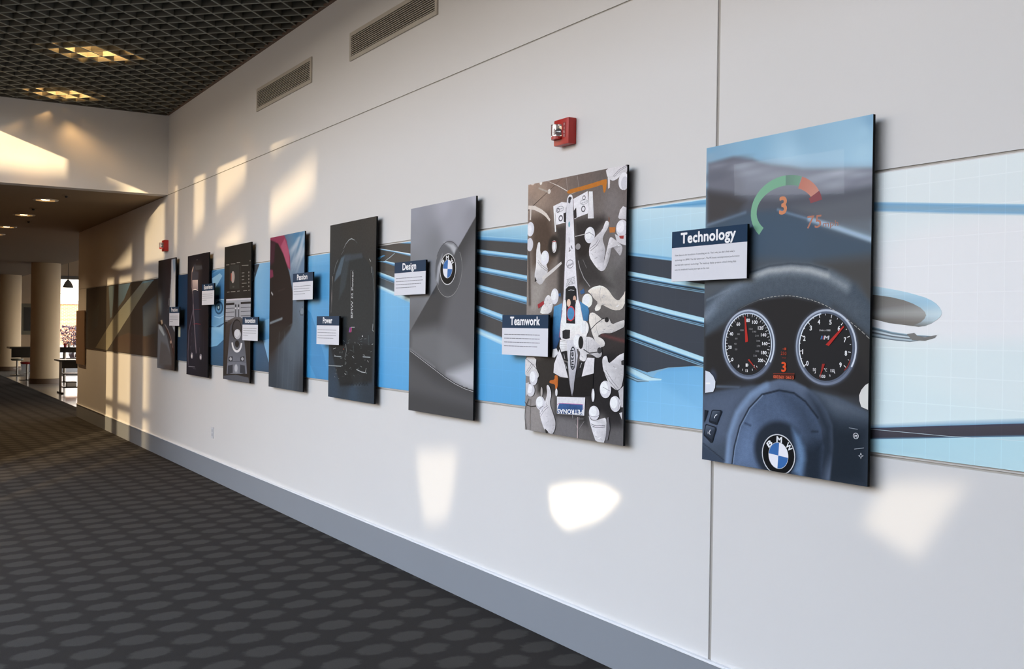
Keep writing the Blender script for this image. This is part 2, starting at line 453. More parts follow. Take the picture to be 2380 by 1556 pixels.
struct(boxes('wall_cafe_side', [((8.0, WE, 0), (8.2, 46.2, 0.4)), ((8.0, WE, 2.6), (8.2, 46.2, 4.75)), ((8.0, 40.4, 0.4), (8.2, 46.2, 2.6))], M_WARM))
w3 = struct(empty('window_3', (8.1, WE, 0.4)))
for i in range(9): box('mullion', (-0.05, 0.02 + 2.66 * i, 0.0), (0.05, 0.1 + 2.66 * i, 2.2), M_FRAME, w3)
struct(box('wall_behind', (-7.2, -6.2, 0), (0.22, -6.0, 6.8), M_WALL))

# far cafe wall with its big window
fwall = struct(boxes('wall_far', [((-2.3, 46.0, 0), (3.42, 46.2, 4.75)), ((3.42, 46.0, 3.40), (8.2, 46.2, 4.75)), ((3.42, 46.0, 0), (8.2, 46.2, 0.1)), ((7.6, 46.0, 0.1), (8.2, 46.2, 3.40))], M_WARM))
w1 = struct(empty('window_1', (3.42, 46.0, 0.1)))
def fr(name, a, b): return box(name, tuple(a[i] - (3.42, 46.0, 0.1)[i] for i in range(3)), tuple(b[i] - (3.42, 46.0, 0.1)[i] for i in range(3)), M_FRAME, w1)
fr('window_frame', (3.42, 45.94, 3.36), (7.6, 46.14, 3.50)); fr('window_frame', (3.42, 45.96, 3.40), (3.48, 46.12, 0.1)); fr('window_frame', (7.54, 45.96, 0.1), (7.6, 46.12, 3.40)); fr('window_frame', (3.48, 45.96, 0.1), (7.54, 46.12, 0.16))
fr('window_frame', (5.48, 45.98, 0.16), (5.54, 46.1, 3.36)); fr('glazing_bar', (3.48, 46.0, 2.77), (5.48, 46.05, 2.785)); fr('glazing_bar', (5.54, 46.0, 2.77), (7.54, 46.05, 2.785))
M_GLASS = mat('window_glass', 'ffffff', 0.0, spec=0.5, trans=1.0, var=(1.0, 0.0)); M_GLASS.node_tree.nodes['Principled BSDF'].inputs['IOR'].default_value = 1.05
for xa, xb in ((3.48, 5.48), (5.54, 7.54)):
    o = box('pane', (xa - 3.42, 0.03, 0.06), (xb - 3.42, 0.036, 3.26), M_GLASS, w1)

# ------------------------------------------------------------ window wall of the lobby (the sun comes in through it)
WX = -7.0
win = struct(empty('window_2', (WX, -6.0, 0.0)))
def wm(name, y0, y1, z0, z1, d=0.09): return box(name, (0.0 - d / 2, y0 + 6.0, z0), (d / 2, y1 + 6.0, z1), M_FRAME, win)
for y0, y1 in ((-3.30, -2.72), (-1.60, -1.28), (-0.70, -0.10), (0.15, 0.50), (1.73, 2.37), (3.35, 3.59)):
    wm('mullion', y0, y1, 4.7 if y0 < -1.7 else 0.8, 4.8 if y0 == 3.35 else 6.6)
for y in (5.6, 7.6, 9.6): wm('mullion', y - 0.05, y + 0.05, 0.8, 6.6)
wm('transom', -1.6, 10.0, 2.87, 2.97, 0.07); wm('transom', -4.65, 10.0, 4.76, 4.87, 0.07); wm('transom', -4.65, 10.0, 6.5, 6.6, 0.07); wm('transom', -1.6, 10.0, 0.8, 0.9, 0.07)
struct(boxes('wall_left', [((WX - 0.1, 10.0, 0.0), (WX + 0.1, BH, 6.6)), ((WX - 0.1, -6.0, 0.0), (WX + 0.1, -4.65, 6.6)), ((WX - 0.1, -4.65, 0.0), (WX + 0.1, -1.6, 4.7)), ((WX - 0.1, -1.6, 0.0), (WX + 0.1, 10.0, 0.8))], M_WALL))

# added sun blockers, unseen, tops shaped to cut the sun patches on the wall
hx = (-20.15, -20.0)
bm = bmesh.new(); bm_prism(bm, [(-60, -0.2), (-27.95, -0.2), (-27.95, 10.6), (-60, 10.6)], 0, hx[0], hx[1])
bm_prism(bm, [(-27.95, -0.2), (-22.1, -0.2), (-22.1, 8.71), (-27.95, 9.86)], 0, hx[0], hx[1])
struct(link('sun_blocker_wall', done(bm, 'sun_blocker_wall'), M_OUTW))
struct(box('horizon_blocker', (-41, -90, -0.2), (-40, 60, 6.5), mat('horizon_blocker_brown', '7d6a50', 0.95, var=(0.8, 0.3))))  # added slab out of view, hides the low sky to dim the upper wall
bm = bmesh.new(); bm_prism(bm, [(-27.95, 10.15), (-21.9, 8.95), (-21.9, 9.35), (-27.95, 10.55)], 0, -20.3, -20.0)  # unseen slanted bars, added to lay dark bands across the sun patches
bm_prism(bm, [(-21.9, 10.0), (-18.0, 9.2), (-18.0, 9.5), (-21.9, 10.28)], 0, -20.3, -20.0)
for yy in (-26.15, -23.6): bm_box(bm, (-20.2, yy - 0.05, 8.6), (-20.08, yy + 0.05, 9.98 if yy < -25 else 9.5))
struct(link('sun_blocker_bars', done(bm, 'sun_blocker_bars'), M_FRAME))

# ------------------------------------------------------------ the prints (millimetres on each board, origin at its lower corner)
def art_technology():
    p = Print(855, 1298, 200, 300)
    p.base([(24, 1295, '7ba6c4'), (283, 1294, '88b2cd'), (542, 1287, '90b6cf'), (847, 1281, '86aecb'), (25, 1253, '8aa9c0'), (461, 1196, 'a5c9df'), (814, 1167, 'a9cde2'), (812, 1240, 'a0c6dd')], 2.0, 1.0)
    p.sp([(10.3, 1234.5), (95.2, 1237.2), (158.3, 1240.8), (266.6, 1219.9), (308, 1201.5), (375.2, 1181.7), (461.7, 1164.5), (537, 1145.9), (664.8, 1130.3), (865, 1108.6), (875, 958.3), (465.9, 962.9), (10.4, 999.9)], '72747f', 24, 1.0, None)
    p.sp([(168.6, 1207.7), (375.2, 1181.7), (524.7, 1147.4), (726.1, 1119.8), (865.2, 1102.9), (866.2, 1051), (704.9, 1047.8), (463.3, 1088.9), (241.2, 1112.9)], '868a97', 80, 0.8, None)
    p.se(216.1, 1196.7, 51.7, 10.0, '9aa2b0', 26, 0.7, 0.0, None)
    p.se(267.8, 1165.7, 59.8, 9.9, '9a9fac', 26, 0.6, 0.0, None)
    p.se(71.0, 1216.5, 44.8, 6.8, '8f96a5', 26, 0.6, 0.0, None)
    p.se(703.6, 1110.6, 72.5, 10.5, 'b9c0cc', 26, 0.7, 0.0, None)
    p.se(797.1, 1093.6, 54.9, 8.8, 'b2b9c6', 26, 0.6, 0.0, None)
    p.se(586.6, 1100.0, 60.3, 12.3, '9ba1ae', 26, 0.6, 0.0, None)
    p.se(689.1, 1070.4, 53.8, 12.0, 'a3a9b5', 26, 0.5, 0.0, None)
    p.se(376.1, 1136.8, 70.4, 12.8, '8f949f', 26, 0.6, 0.0, None)
    p.se(57.0, 1173.9, 70.1, 20.6, '676a76', 26, 0.7, 0.0, None)
    p.se(834.1, 1054.5, 46.7, 17.4, '8d929d', 26, 0.5, 0.0, None)
    p.se(158.5, 1232.4, 57.7, 7.4, '686975', 26, 0.6, 0.0, None)
    p.se(332.5, 1103.0, 89.6, 19.4, '7b808d', 26, 0.5, 0.0, None)
    p.sp([(7.6, 1124.4), (147, 1094.6), (242.2, 1066.7), (421.6, 1042.6), (587.8, 1041.7), (724, 1038.4), (869.8, 1047.7), (875.6, 929.5), (11.2, 965.4)], '575a63', 40, 1.0, None)
    p.sp([(7.8, 1117.5), (147.1, 1089.5), (233.2, 1054.4), (196.8, 1001.4), (10.8, 982.7)], '494749', 50, 1.0, None)
    p.sp([(10.9, 975.8), (234.2, 1009.8), (405.1, 1002.8), (465.5, 984.9), (873.5, 857.9), (880.1, 699.8), (16.6, 723.7)], '4b5a69', 40, 1.0, None)
    p.sp([(486, 1008.2), (870.1, 1030.5), (873.4, 860.8), (669.1, 916.3)], '676b72', 70, 0.9, None)
    p.sl([(10.9, 975.8), (234.2, 1009.8)], 10, '74869b', 14, 0.8, None)
    p.sl([(409.4, 1005.6), (465.4, 986.5), (589.7, 949.7)], 9, '7d93ab', 10, 0.9, None)
    p.sl([(569.4, 956), (707.6, 911.9), (873.5, 855.1)], 17, 'a6bdd2', 14, 0.95, None)
    p.sp([(163.7, 1210), (728.4, 1193.6), (731.6, 1033.2), (171.3, 1083.7)], 'dfe9ef', 4, 0.13, None)
    p.sp([(149.1, 1002.1), (465.5, 984.9), (590.3, 922.1), (551.7, 832.4), (152.3, 854.2)], '4a5c6f', 120, 0.5, None)
    p.sp([(-25.9, 818.4), (219.4, 831.5), (601, 798.7), (886.2, 810.3), (907.5, -283.2), (2.9, -467.9)], '545a61', 60, 1.0, None)
    p.sp([(-21.9, 639.8), (889.7, 629.6), (907.5, -283.2), (2.9, -467.9)], '37393d', 80, 1.0, None)
    p.sp([(601.2, 789.7), (870.9, 798.5), (874.9, 596.1), (799, 703.5)], '4b4a49', 70, 0.9, None)
    p.sp([(7.6, 669.9), (102.4, 703.1), (261.6, 771.5), (367, 795.7), (480.7, 799.8), (577.6, 790.8), (688, 759.4), (788.2, 708.1), (874.3, 625.6), (876.7, 503.4), (735.9, 596.5), (604, 650.7), (471, 673.5), (317.5, 659.8), (203.2, 622.7), (119.8, 568.8), (10.9, 517.9)], '4b5560', 30, 1.0, 0.5)
    p.sl([(9.2, 596.4), (117.4, 675.5), (255.5, 742.8), (367.6, 767.4), (481.3, 769.9), (578.2, 761.5), (660, 740.6), (744.8, 700.7)], 32, '8e979f', 52, 0.95, 0.55)
    p.sl([(241.9, 743.3), (367.5, 773.1), (481.2, 775.9), (578.1, 766), (659.9, 742.8)], 14, 'b3b7ba', 30, 0.95, 0.4)
    p.sl([(23.9, 609), (117.6, 665.5), (242.3, 723.9)], 50, '65758a', 70, 0.6, 0.5)
    p.sl([(96.6, 638.5), (242.7, 704.6), (482.2, 730.8), (660.9, 694.1), (800.8, 613.5)], 48, '565f69', 60, 0.6, 0.6)
    p.sl([(261.7, 769.1), (367.1, 790.1), (480.8, 795.2), (577.7, 785.4), (659.5, 764.9)], 5, '3a424b', 9, 0.8, None)
    p.sl([(15.2, 664.7), (152.3, 706.8)], 8, '7c8896', 10, 0.6, None)
    p.sp([(120.3, 544), (203.2, 622.7), (317.5, 659.8), (471, 673.5), (604, 650.7), (735.9, 596.5), (860.9, 513.7), (864.7, 319), (17, 244.6), (11.2, 507.7)], '2d2c2d', 22, 1.0, 0.0)
    p.sp([(690.5, 631.9), (860.8, 517.9), (863.4, 384.8), (792.9, 467.5)], '363534', 60, 0.7, None)
    p.se(259.7, 485.3, 151.0, 142.9, '4c525f', 16, 0.8, 0.0, None)
    p.se(259.7, 485.3, 145.2, 137.4, '747e92', 8, 1.0, 0.0, None)
    p.se(656.6, 482.5, 148.9, 143.7, '4c525f', 16, 0.8, 0.0, None)
    p.se(656.6, 482.5, 143.2, 138.2, '747e92', 8, 1.0, 0.0, None)
    p.se(59.3, 347.8, 22.0, 30.1, '3c4250', 20, 1.0, 0.0, None)
    p.sp([(-7.8, 263.3), (81.4, 286.3), (172.2, 302.5), (323.5, 329.2), (524.8, 339.8), (601.2, 320.9), (710.9, 305), (863.1, 258), (868.4, -9.5), (-8.6, -130.8)], '45505f', 16, 1.0, 0.25)
    p.sp([(76.2, 313.1), (220.7, 316.1), (212, 309.4), (76.4, 303.5)], '55606f', 10, 1.0, None)
    p.sp([(-7.8, 263.3), (172.2, 302.5), (281.4, 314.8), (196.3, 219.9), (145.2, 96.8), (-3.1, 50)], '58647a', 90, 0.8, 0.25)
    p.sp([(601.3, 318.1), (711, 302.2), (863.2, 255.3), (863.9, 220.3), (712.1, 246.5)], '5c6674', 70, 0.8, None)
    p.sp([(640.4, 215.6), (863.9, 220.3), (868.4, -9.5), (533, -55.8)], '1f2731', 120, 0.95, None)
    p.sp([(-3.4, 62.9), (133.4, 10.5), (129.8, -30.9), (-1.6, -14.6)], '3a4556', 20, 1.0, None)
    p.sl([(6.1, 67.1), (142.6, 6.9)], 4, '262d38', 5, 1.0, None)
    p.sp([(138.6, -17.2), (147.8, 81.3), (174.8, 180.9), (222.1, 249.7), (281.7, 299.5), (344.3, 334.8), (429.9, 355.5), (505.2, 351.9), (563.3, 333.2), (624, 296.7), (669, 248.9), (695.2, 200.5), (700.3, 122.7), (682, -35.2), (158.7, -107.6)], '5d6a80', 14, 1.0, 0.2)
    p.sl([(151.7, 3.2), (162.8, 114.1), (205.4, 208.2), (282, 284.3), (365.3, 325.4)], 26, '7b93b4', 30, 0.9, None)
    p.sp([(582.8, 302.7), (639.3, 272.2), (698.8, 200.8), (708, 95.6), (644.2, 32), (641.3, 173.2)], '222a35', 90, 0.95, None)
    p.sp([(181.3, -12.1), (190.6, 70), (223.9, 166.3), (274.4, 237.9), (341.1, 287.9), (430.9, 309.7), (506.2, 303.8), (564.5, 275.6), (610.5, 233.1), (641.1, 184.5), (657.1, 118.2), (645.6, -40.3), (194.4, -102.7)], '50607a', 10, 1.0, 0.5)
    p.sp([(192.4, -10.8), (207.7, 102.8), (283.9, 195.8), (311.2, 112.9), (305.1, 2.7)], '6c83a6', 120, 0.7, 0.5)
    p.sp([(447, 303.2), (564.5, 272.8), (641.1, 184.5), (657.6, 90.1), (567.9, 109), (527.3, 220.9)], '303b4b', 130, 0.75, 0.4)
    p.sp([(548.9, 107), (656.5, 146.4), (660.2, -38.2), (552.2, -53.2)], '1d2530', 80, 0.9, None)
    p.sl([(178.9, -6.1), (190.6, 70), (219.7, 156.6), (270.3, 231.5), (341.1, 290.9), (430.8, 312.6), (506.1, 306.7), (564.4, 278.5), (625.5, 222.9)], 7, '1e2530', 6, 1.0, None)
    p.sl([(185.6, -5.3), (197.3, 70.7), (226.3, 157.2), (276.8, 230.4), (345.3, 288.1)], 4, '8fa3c0', 5, 0.8, None)
    p.se(437.7, 80.8, 134.3, 113.7, '242b36', 30, 0.95, 0.0, 0.2)
    p.sp([(501.1, 172.2), (540.4, 146.7), (564.2, 105.7), (568.8, 65.9), (551.3, -8.2), (508.4, 9.6), (526.8, 61.2), (518, 109.7)], '6f8fb6', 40, 0.85, 0.5)
    p.sl([(596.8, 169.2), (626.6, 171.9)], 8, '2c3644', 8, 1.0, None)
    p.sl([(250, 171.5), (280.3, 164.9)], 8, '3f4c61', 8, 1.0, None)
    p.R(448.1, 1002.2, 151.7, 91.7, 183.8, 130.2, 90, 222, '7fb093')
    p.R(448.1, 1002.2, 149.5, 91.7, 183.8, 130.2, 64, 90, ['7aa08b', '6f8d80'])
    p.R(448.1, 1002.2, 141.0, 82.8, 183.8, 130.2, 25, 63, ['c88f80', 'c07f70'])
    p.R(448.1, 1002.2, 128.1, 74.3, 183.8, 130.2, 9, 24.5, '8c5358')
    p.T('3', 416.3, 987.6, 457.0, 63.7, 'cf8a66', 0.03, 0.0000, 0.0)
    p.T('75', 555.9, 921.6, 625.9, 46.3, 'b07a68', 0.005, 0.0000, 0.1)
    p.T('mph', 635.9, 921.2, 707.4, 21.2, 'a1786c', 0.005, 0.0000, 0.0)
    p.L([(203.2, 622.7), (257.6, 643.9), (317.5, 659.8)], 1.2, '6a6b6c')
    p.L([(319.5, 660.2), (332.5, 662.9)], 2.0, 'b5b4ae')
    p.L([(339.2, 664.2), (352.1, 666.8)], 2.0, 'b5b4ae')
    p.L([(358.7, 667.9), (371.5, 669.2)], 2.0, 'b5b4ae')
    p.L([(378.1, 669.9), (390.8, 671.2)], 2.0, 'b5b4ae')
    p.L([(397.3, 671.8), (409.9, 672.5)], 2.0, 'b5b4ae')
    p.L([(416.4, 672.9), (428.9, 673.5)], 2.0, 'b5b4ae')
    p.L([(435.4, 673.8), (447.8, 673.7)], 2.0, 'b5b4ae')
    p.L([(454.2, 673.6), (466.5, 673.5)], 2.0, 'b5b4ae')
    p.L([(472.8, 673.4), (485.1, 672.4)], 2.0, 'b5b4ae')
    p.L([(491.4, 671.8), (503.5, 670.9)], 2.0, 'b5b4ae')
    p.L([(509.8, 670.2), (521.9, 668.2)], 2.0, 'b5b4ae')
    p.L([(528.1, 667.1), (540.1, 665.1)], 2.0, 'b5b4ae')
    p.L([(546.2, 664), (558.1, 661.7)], 2.0, 'b5b4ae')
    p.L([(564.2, 660.5), (576, 658.2)], 2.0, 'b5b4ae')
    p.L([(582.1, 656.9), (593.9, 653.6)], 2.0, 'b5b4ae')
    p.L([(599.9, 651.9), (611.5, 648.6)], 2.0, 'b5b4ae')
    p.L([(617.5, 646.9), (629.1, 643)], 2.0, 'b5b4ae')
    p.L([(635, 641), (646.5, 637.2)], 2.0, 'b5b4ae')
    p.L([(652.4, 635.1), (663.8, 630.2)], 2.0, 'b5b4ae')
    p.L([(669.7, 627.6), (681, 622.7)], 2.0, 'b5b4ae')
    p.L([(686.8, 620.1), (698.1, 614.6)], 2.0, 'b5b4ae')
    p.L([(703.8, 611.8), (715, 606.4)], 2.0, 'b5b4ae')
    p.L([(720.8, 603.5), (731.9, 597.3)], 2.0, 'b5b4ae')
    p.L([(737.6, 594.1), (748.6, 587.9)], 2.0, 'b5b4ae')
    p.L([(754.2, 584.6), (765.2, 577.4)], 2.0, 'b5b4ae')
    p.L([(770.8, 573.8), (781.7, 566.7)], 2.0, 'b5b4ae')
    p.L([(787.3, 563.1), (798.1, 556)], 2.0, 'b5b4ae')
    p.L([(803.6, 552.4), (814.3, 545.4)], 2.0, 'b5b4ae')
    p.L([(820.2, 541.4), (833.5, 531.7)], 2.0, 'b5b4ae')
    p.L([(840.3, 526.8), (853.5, 517.1)], 2.0, 'b5b4ae')
    p.R(259.7, 485.3, 138.2, 130.4, 145.2, 137.4, -30, 225, ['d7dfea', '8d97ab'])
    p.R(259.7, 485.3, 139.2, 131.4, 145.2, 137.4, 225, 330, ['8d97ab', '667085'])
    p.R(259.7, 485.3, 124.0, 117.4, 135.0, 128.4, 0, 360, '5c6475')
    p.ellipse(259.7, 485.3, 125.6, 122.3, '29292b', 0.0)
    p.R(259.7, 485.3, 125.7, 120.7, 130.7, 125.7, 100, 218, ['c9d4e2', 'e4ebf3'])
    p.R(656.6, 482.5, 136.2, 131.2, 143.2, 138.2, -30, 225, ['d7dfea', '8d97ab'])
    p.R(656.6, 482.5, 137.2, 132.2, 143.2, 138.2, 225, 330, ['8d97ab', '667085'])
    p.R(656.6, 482.5, 122.2, 118.2, 133.2, 129.2, 0, 360, '5c6475')
    p.ellipse(656.6, 482.5, 123.8, 123.0, '29292b', 0.0)
    p.R(656.6, 482.5, 123.9, 121.4, 128.9, 126.4, 100, 218, ['c9d4e2', 'e4ebf3'])
    p.R(259.7, 485.3, 125.7, 120.7, 130.7, 125.7, -40, 100, ['dfe7f0', 'b9c6d6'])
    p.L([(158.8, 410.4), (163.9, 414.2)], 1.6, 'e8e8ea')
    p.L([(150.8, 421.6), (156.4, 424.8)], 1.6, 'e8e8ea')
    p.L([(144.2, 433.6), (150.1, 436.3)], 1.6, 'e8e8ea')
    p.L([(138.9, 446.3), (145.1, 448.3)], 1.6, 'e8e8ea')
    p.L([(135.2, 459.5), (141.6, 460.8)], 1.6, 'e8e8ea')
    p.L([(133, 473), (139.5, 473.6)], 1.6, 'e8e8ea')
    p.L([(132.4, 486.7), (138.9, 486.6)], 1.6, 'e8e8ea')
    p.L([(133.3, 500.4), (139.8, 499.6)], 1.6, 'e8e8ea')
    p.L([(135.8, 513.8), (142.1, 512.4)], 1.6, 'e8e8ea')
    p.L([(139.8, 526.9), (146, 524.8)], 1.6, 'e8e8ea')
    p.L([(145.3, 539.5), (151.2, 536.7)], 1.6, 'e8e8ea')
    p.L([(152.2, 551.3), (157.7, 548)], 1.6, 'e8e8ea')
    p.L([(160.4, 562.4), (165.5, 558.4)], 1.6, 'e8e8ea')
    p.L([(169.8, 572.4), (174.4, 567.9)], 1.6, 'e8e8ea')
    p.L([(180.3, 581.3), (184.3, 576.4)], 1.6, 'e8e8ea')
    p.L([(191.7, 589), (195.1, 583.7)], 1.6, 'e8e8ea')
    p.L([(203.9, 595.4), (206.7, 589.8)], 1.6, 'e8e8ea')
    p.L([(216.6, 600.4), (218.8, 594.6)], 1.6, 'e8e8ea')
    p.L([(229.9, 604), (231.4, 598)], 1.6, 'e8e8ea')
    p.L([(243.4, 606.1), (244.2, 600.1)], 1.6, 'e8e8ea')
    p.L([(257, 606.8), (257.2, 600.7)], 1.6, 'e8e8ea')
    p.L([(270.7, 606), (270.1, 600)], 1.6, 'e8e8ea')
    p.L([(284, 603.8), (282.8, 597.9)], 1.6, 'e8e8ea')
    p.L([(297.1, 600.1), (295.2, 594.4)], 1.6, 'e8e8ea')
    p.L([(309.6, 595.1), (307.1, 589.7)], 1.6, 'e8e8ea')
    p.L([(321.5, 588.8), (318.4, 583.7)], 1.6, 'e8e8ea')
    p.L([(332.5, 581.3), (328.9, 576.6)], 1.6, 'e8e8ea')
    p.L([(342.7, 572.7), (338.6, 568.4)], 1.6, 'e8e8ea')
    p.L([(351.8, 563.1), (347.3, 559.3)], 1.6, 'e8e8ea')
    p.L([(359.8, 552.6), (354.9, 549.3)], 1.6, 'e8e8ea')
    p.L([(366.6, 541.4), (361.4, 538.6)], 1.6, 'e8e8ea')
    p.L([(372.1, 529.5), (366.6, 527.3)], 1.6, 'e8e8ea')
    p.L([(376.3, 517.1), (370.6, 515.6)], 1.6, 'e8e8ea')
    p.L([(379.1, 504.4), (373.3, 503.4)], 1.6, 'e8e8ea')
    p.L([(380.5, 491.4), (374.6, 491.1)], 1.6, 'e8e8ea')
    p.L([(380.5, 478.4), (374.6, 478.7)], 1.6, 'e8e8ea')
    p.L([(379, 465.4), (373.2, 466.4)], 1.6, 'e8e8ea')
    p.L([(376.2, 452.7), (370.5, 454.3)], 1.6, 'e8e8ea')
    p.L([(371.9, 440.4), (366.4, 442.6)], 1.6, 'e8e8ea')
    p.L([(366.3, 428.5), (361.1, 431.3)], 1.6, 'e8e8ea')
    p.L([(359.5, 417.3), (354.6, 420.6)], 1.6, 'e8e8ea')
    p.L([(158.8, 410.4), (169.1, 418)], 2.2, 'e8e8ea')
    p.L([(144.2, 433.6), (156, 438.9)], 2.2, 'e8e8ea')
    p.L([(135.2, 459.5), (147.9, 462.1)], 2.2, 'e8e8ea')
    p.L([(132.4, 486.7), (145.4, 486.6)], 2.2, 'e8e8ea')
    p.L([(135.8, 513.8), (148.5, 510.9)], 2.2, 'e8e8ea')
    p.L([(145.3, 539.5), (157, 534)], 2.2, 'e8e8ea')
    p.L([(160.4, 562.4), (170.5, 554.5)], 2.2, 'e8e8ea')
    p.L([(180.3, 581.3), (188.4, 571.6)], 2.2, 'e8e8ea')
    p.L([(203.9, 595.4), (209.5, 584.3)], 2.2, 'e8e8ea')
    p.L([(229.9, 604), (232.9, 592.1)], 2.2, 'e8e8ea')
    p.L([(257, 606.8), (257.3, 594.7)], 2.2, 'e8e8ea')
    p.L([(284, 603.8), (281.6, 592)], 2.2, 'e8e8ea')
    p.L([(309.6, 595.1), (304.6, 584.2)], 2.2, 'e8e8ea')
    p.L([(332.5, 581.3), (325.3, 571.8)], 2.2, 'e8e8ea')
    p.L([(351.8, 563.1), (342.7, 555.5)], 2.2, 'e8e8ea')
    p.L([(366.6, 541.4), (356.1, 535.9)], 2.2, 'e8e8ea')
    p.L([(376.3, 517.1), (364.9, 514)], 2.2, 'e8e8ea')
    p.L([(380.5, 491.4), (368.7, 490.8)], 2.2, 'e8e8ea')
    p.L([(379, 465.4), (367.4, 467.4)], 2.2, 'e8e8ea')
    p.L([(371.9, 440.4), (360.9, 444.8)], 2.2, 'e8e8ea')
    p.L([(359.5, 417.3), (349.7, 424)], 2.2, 'e8e8ea')
    p.L([(555.5, 408.8), (560.7, 412.6)], 2.2, 'e8e8ea')
    p.L([(540.2, 435.2), (546.2, 437.6)], 2.2, 'e8e8ea')
    p.L([(532, 464.5), (538.4, 465.4)], 2.2, 'e8e8ea')
    p.L([(531.4, 495), (537.8, 494.4)], 2.2, 'e8e8ea')
    p.L([(538.4, 524.7), (544.5, 522.6)], 2.2, 'e8e8ea')
    p.L([(552.6, 551.7), (557.9, 548.2)], 2.2, 'e8e8ea')
    p.L([(572.9, 574.3), (577.2, 569.7)], 2.2, 'e8e8ea')
    p.L([(598.1, 591.2), (601.1, 585.7)], 2.2, 'e8e8ea')
    p.L([(626.5, 601.3), (628, 595.4)], 2.2, 'e8e8ea')
    p.L([(656.3, 604.3), (656.3, 598.2)], 2.2, 'e8e8ea')
    p.L([(685.7, 600.1), (684.3, 594.2)], 2.2, 'e8e8ea')
    p.L([(713.1, 589), (710.3, 583.7)], 2.2, 'e8e8ea')
    p.L([(736.9, 571.8), (732.9, 567.4)], 2.2, 'e8e8ea')
    p.L([(755.7, 549.6), (750.9, 546.3)], 2.2, 'e8e8ea')
    p.L([(768.7, 523.7), (763.3, 521.7)], 2.2, 'e8e8ea')
    p.L([(775.2, 495.5), (769.4, 494.9)], 2.2, 'e8e8ea')
    p.L([(774.8, 466.6), (769, 467.4)], 2.2, 'e8e8ea')
    p.L([(767.5, 438.6), (762.1, 440.7)], 2.2, 'e8e8ea')
    p.L([(753.8, 412.9), (749, 416.4)], 2.2, 'e8e8ea')
    p.L([(555.5, 408.8), (565.8, 416.3)], 3, 'e8e8ea')
    p.L([(532, 464.5), (544.8, 466.4)], 3, 'e8e8ea')
    p.L([(538.4, 524.7), (550.5, 520.4)], 3, 'e8e8ea')
    p.L([(572.9, 574.3), (581.4, 565)], 3, 'e8e8ea')
    p.L([(626.5, 601.3), (629.5, 589.4)], 3, 'e8e8ea')
    p.L([(685.7, 600.1), (682.9, 588.4)], 3, 'e8e8ea')
    p.L([(736.9, 571.8), (729, 563)], 3, 'e8e8ea')
    p.L([(768.7, 523.7), (757.8, 519.7)], 3, 'e8e8ea')
    p.L([(774.8, 466.6), (763.2, 468.1)], 3, 'e8e8ea')
    p.L([(753.8, 412.9), (744.3, 419.8)], 3, 'e8e8ea')
    p.T('0', 169.3, 416.2, 180.5, 12.8, 'ececee', 0.03, 0.0000, 0.0)
    p.T('20', 149.1, 464.9, 170.3, 12.8, 'ececee', 0.03, 0.0000, 0.0)
    p.T('40', 156.4, 519.2, 177.6, 12.8, 'ececee', 0.03, 0.0000, 0.0)
    p.T('60', 195.6, 558.8, 216.3, 12.7, 'ececee', 0.03, 0.0000, 0.0)
    p.T('80', 250.3, 574.0, 270.6, 12.6, 'ececee', 0.03, 0.0000, 0.0)
    p.T('100', 283.6, 566.9, 312.9, 12.5, 'ececee', 0.03, 0.0000, 0.0)
    p.T('120', 315.4, 544.1, 344.4, 12.4, 'ececee', 0.03, 0.0000, 0.0)
    p.T('140', 332.5, 517.6, 361.2, 12.3, 'ececee', 0.03, 0.0000, 0.0)
    p.T('160', 339.8, 483.6, 368.4, 12.3, 'ececee', 0.03, 0.0000, 0.0)
    p.T('180', 335.2, 448.3, 364.0, 12.3, 'ececee', 0.03, 0.0000, 0.0)
    p.T('200', 318.1, 417.8, 347.0, 12.4, 'ececee', 0.03, 0.0000, 0.0)
    p.T('20', 187.9, 460.4, 201.9, 6.8, '8f8f92', 0.01, 0.0000, 0.0)
    p.T('40', 183.3, 482.3, 197.2, 6.9, '8f8f92', 0.01, 0.0000, 0.0)
    p.T('60', 188.4, 503.5, 202.3, 6.8, '8f8f92', 0.01, 0.0000, 0.0)
    p.T('80', 201.9, 521.7, 215.8, 6.8, '8f8f92', 0.01, 0.0000, 0.0)
    p.T('100', 216.8, 537.5, 237.4, 6.8, '8f8f92', 0.01, 0.0000, 0.0)
    p.T('150', 266.6, 542.7, 286.7, 6.7, '8f8f92', 0.01, 0.0000, 0.0)
    p.T('180', 286.3, 532.3, 306.3, 6.7, '8f8f92', 0.01, 0.0000, 0.0)
    p.T('210', 300.7, 516.7, 320.6, 6.7, '8f8f92', 0.01, 0.0000, 0.0)
    p.T('240', 308.4, 496.3, 328.3, 6.7, '8f8f92', 0.01, 0.0000, 0.0)
    p.T('270', 310.2, 476.3, 330.0, 6.7, '8f8f92', 0.01, 0.0000, 0.0)
    p.T('300', 304.0, 456.1, 323.9, 6.7, '8f8f92', 0.01, 0.0000, 0.0)
    p.T('330', 292.4, 437.6, 312.3, 6.7, '8f8f92', 0.01, 0.0000, 0.0)
    p.T('0', 207.5, 392.1, 215.8, 10.7, 'dcdcde', 0.02, 0.0000, 0.0)
    p.T('1', 296.6, 394.1, 300.6, 10.5, 'dcdcde', 0.02, 0.0000, 0.0)
    p.T('1/2', 249.8, 375.4, 263.4, 10.6, 'dcdcde', 0.02, 0.0000, 0.0)
    p.P([(251.1, 408.8), (262, 409.2), (262.3, 396.7), (251.4, 396.3)], 'e0e0e0')
    p.L([(263.4, 407.3), (266.1, 404.5), (266.3, 398.7)], 1.5, 'e0e0e0')
    p.L([(207.2, 391.3), (210.9, 397.9)], 3, 'e8e8ea')
    p.L([(233.7, 379.9), (235.6, 387.3)], 3, 'e8e8ea')
    p.L([(262, 376.9), (261.8, 384.5)], 3, 'e8e8ea')
    p.L([(289.8, 382.2), (287.7, 389.4)], 3, 'e8e8ea')
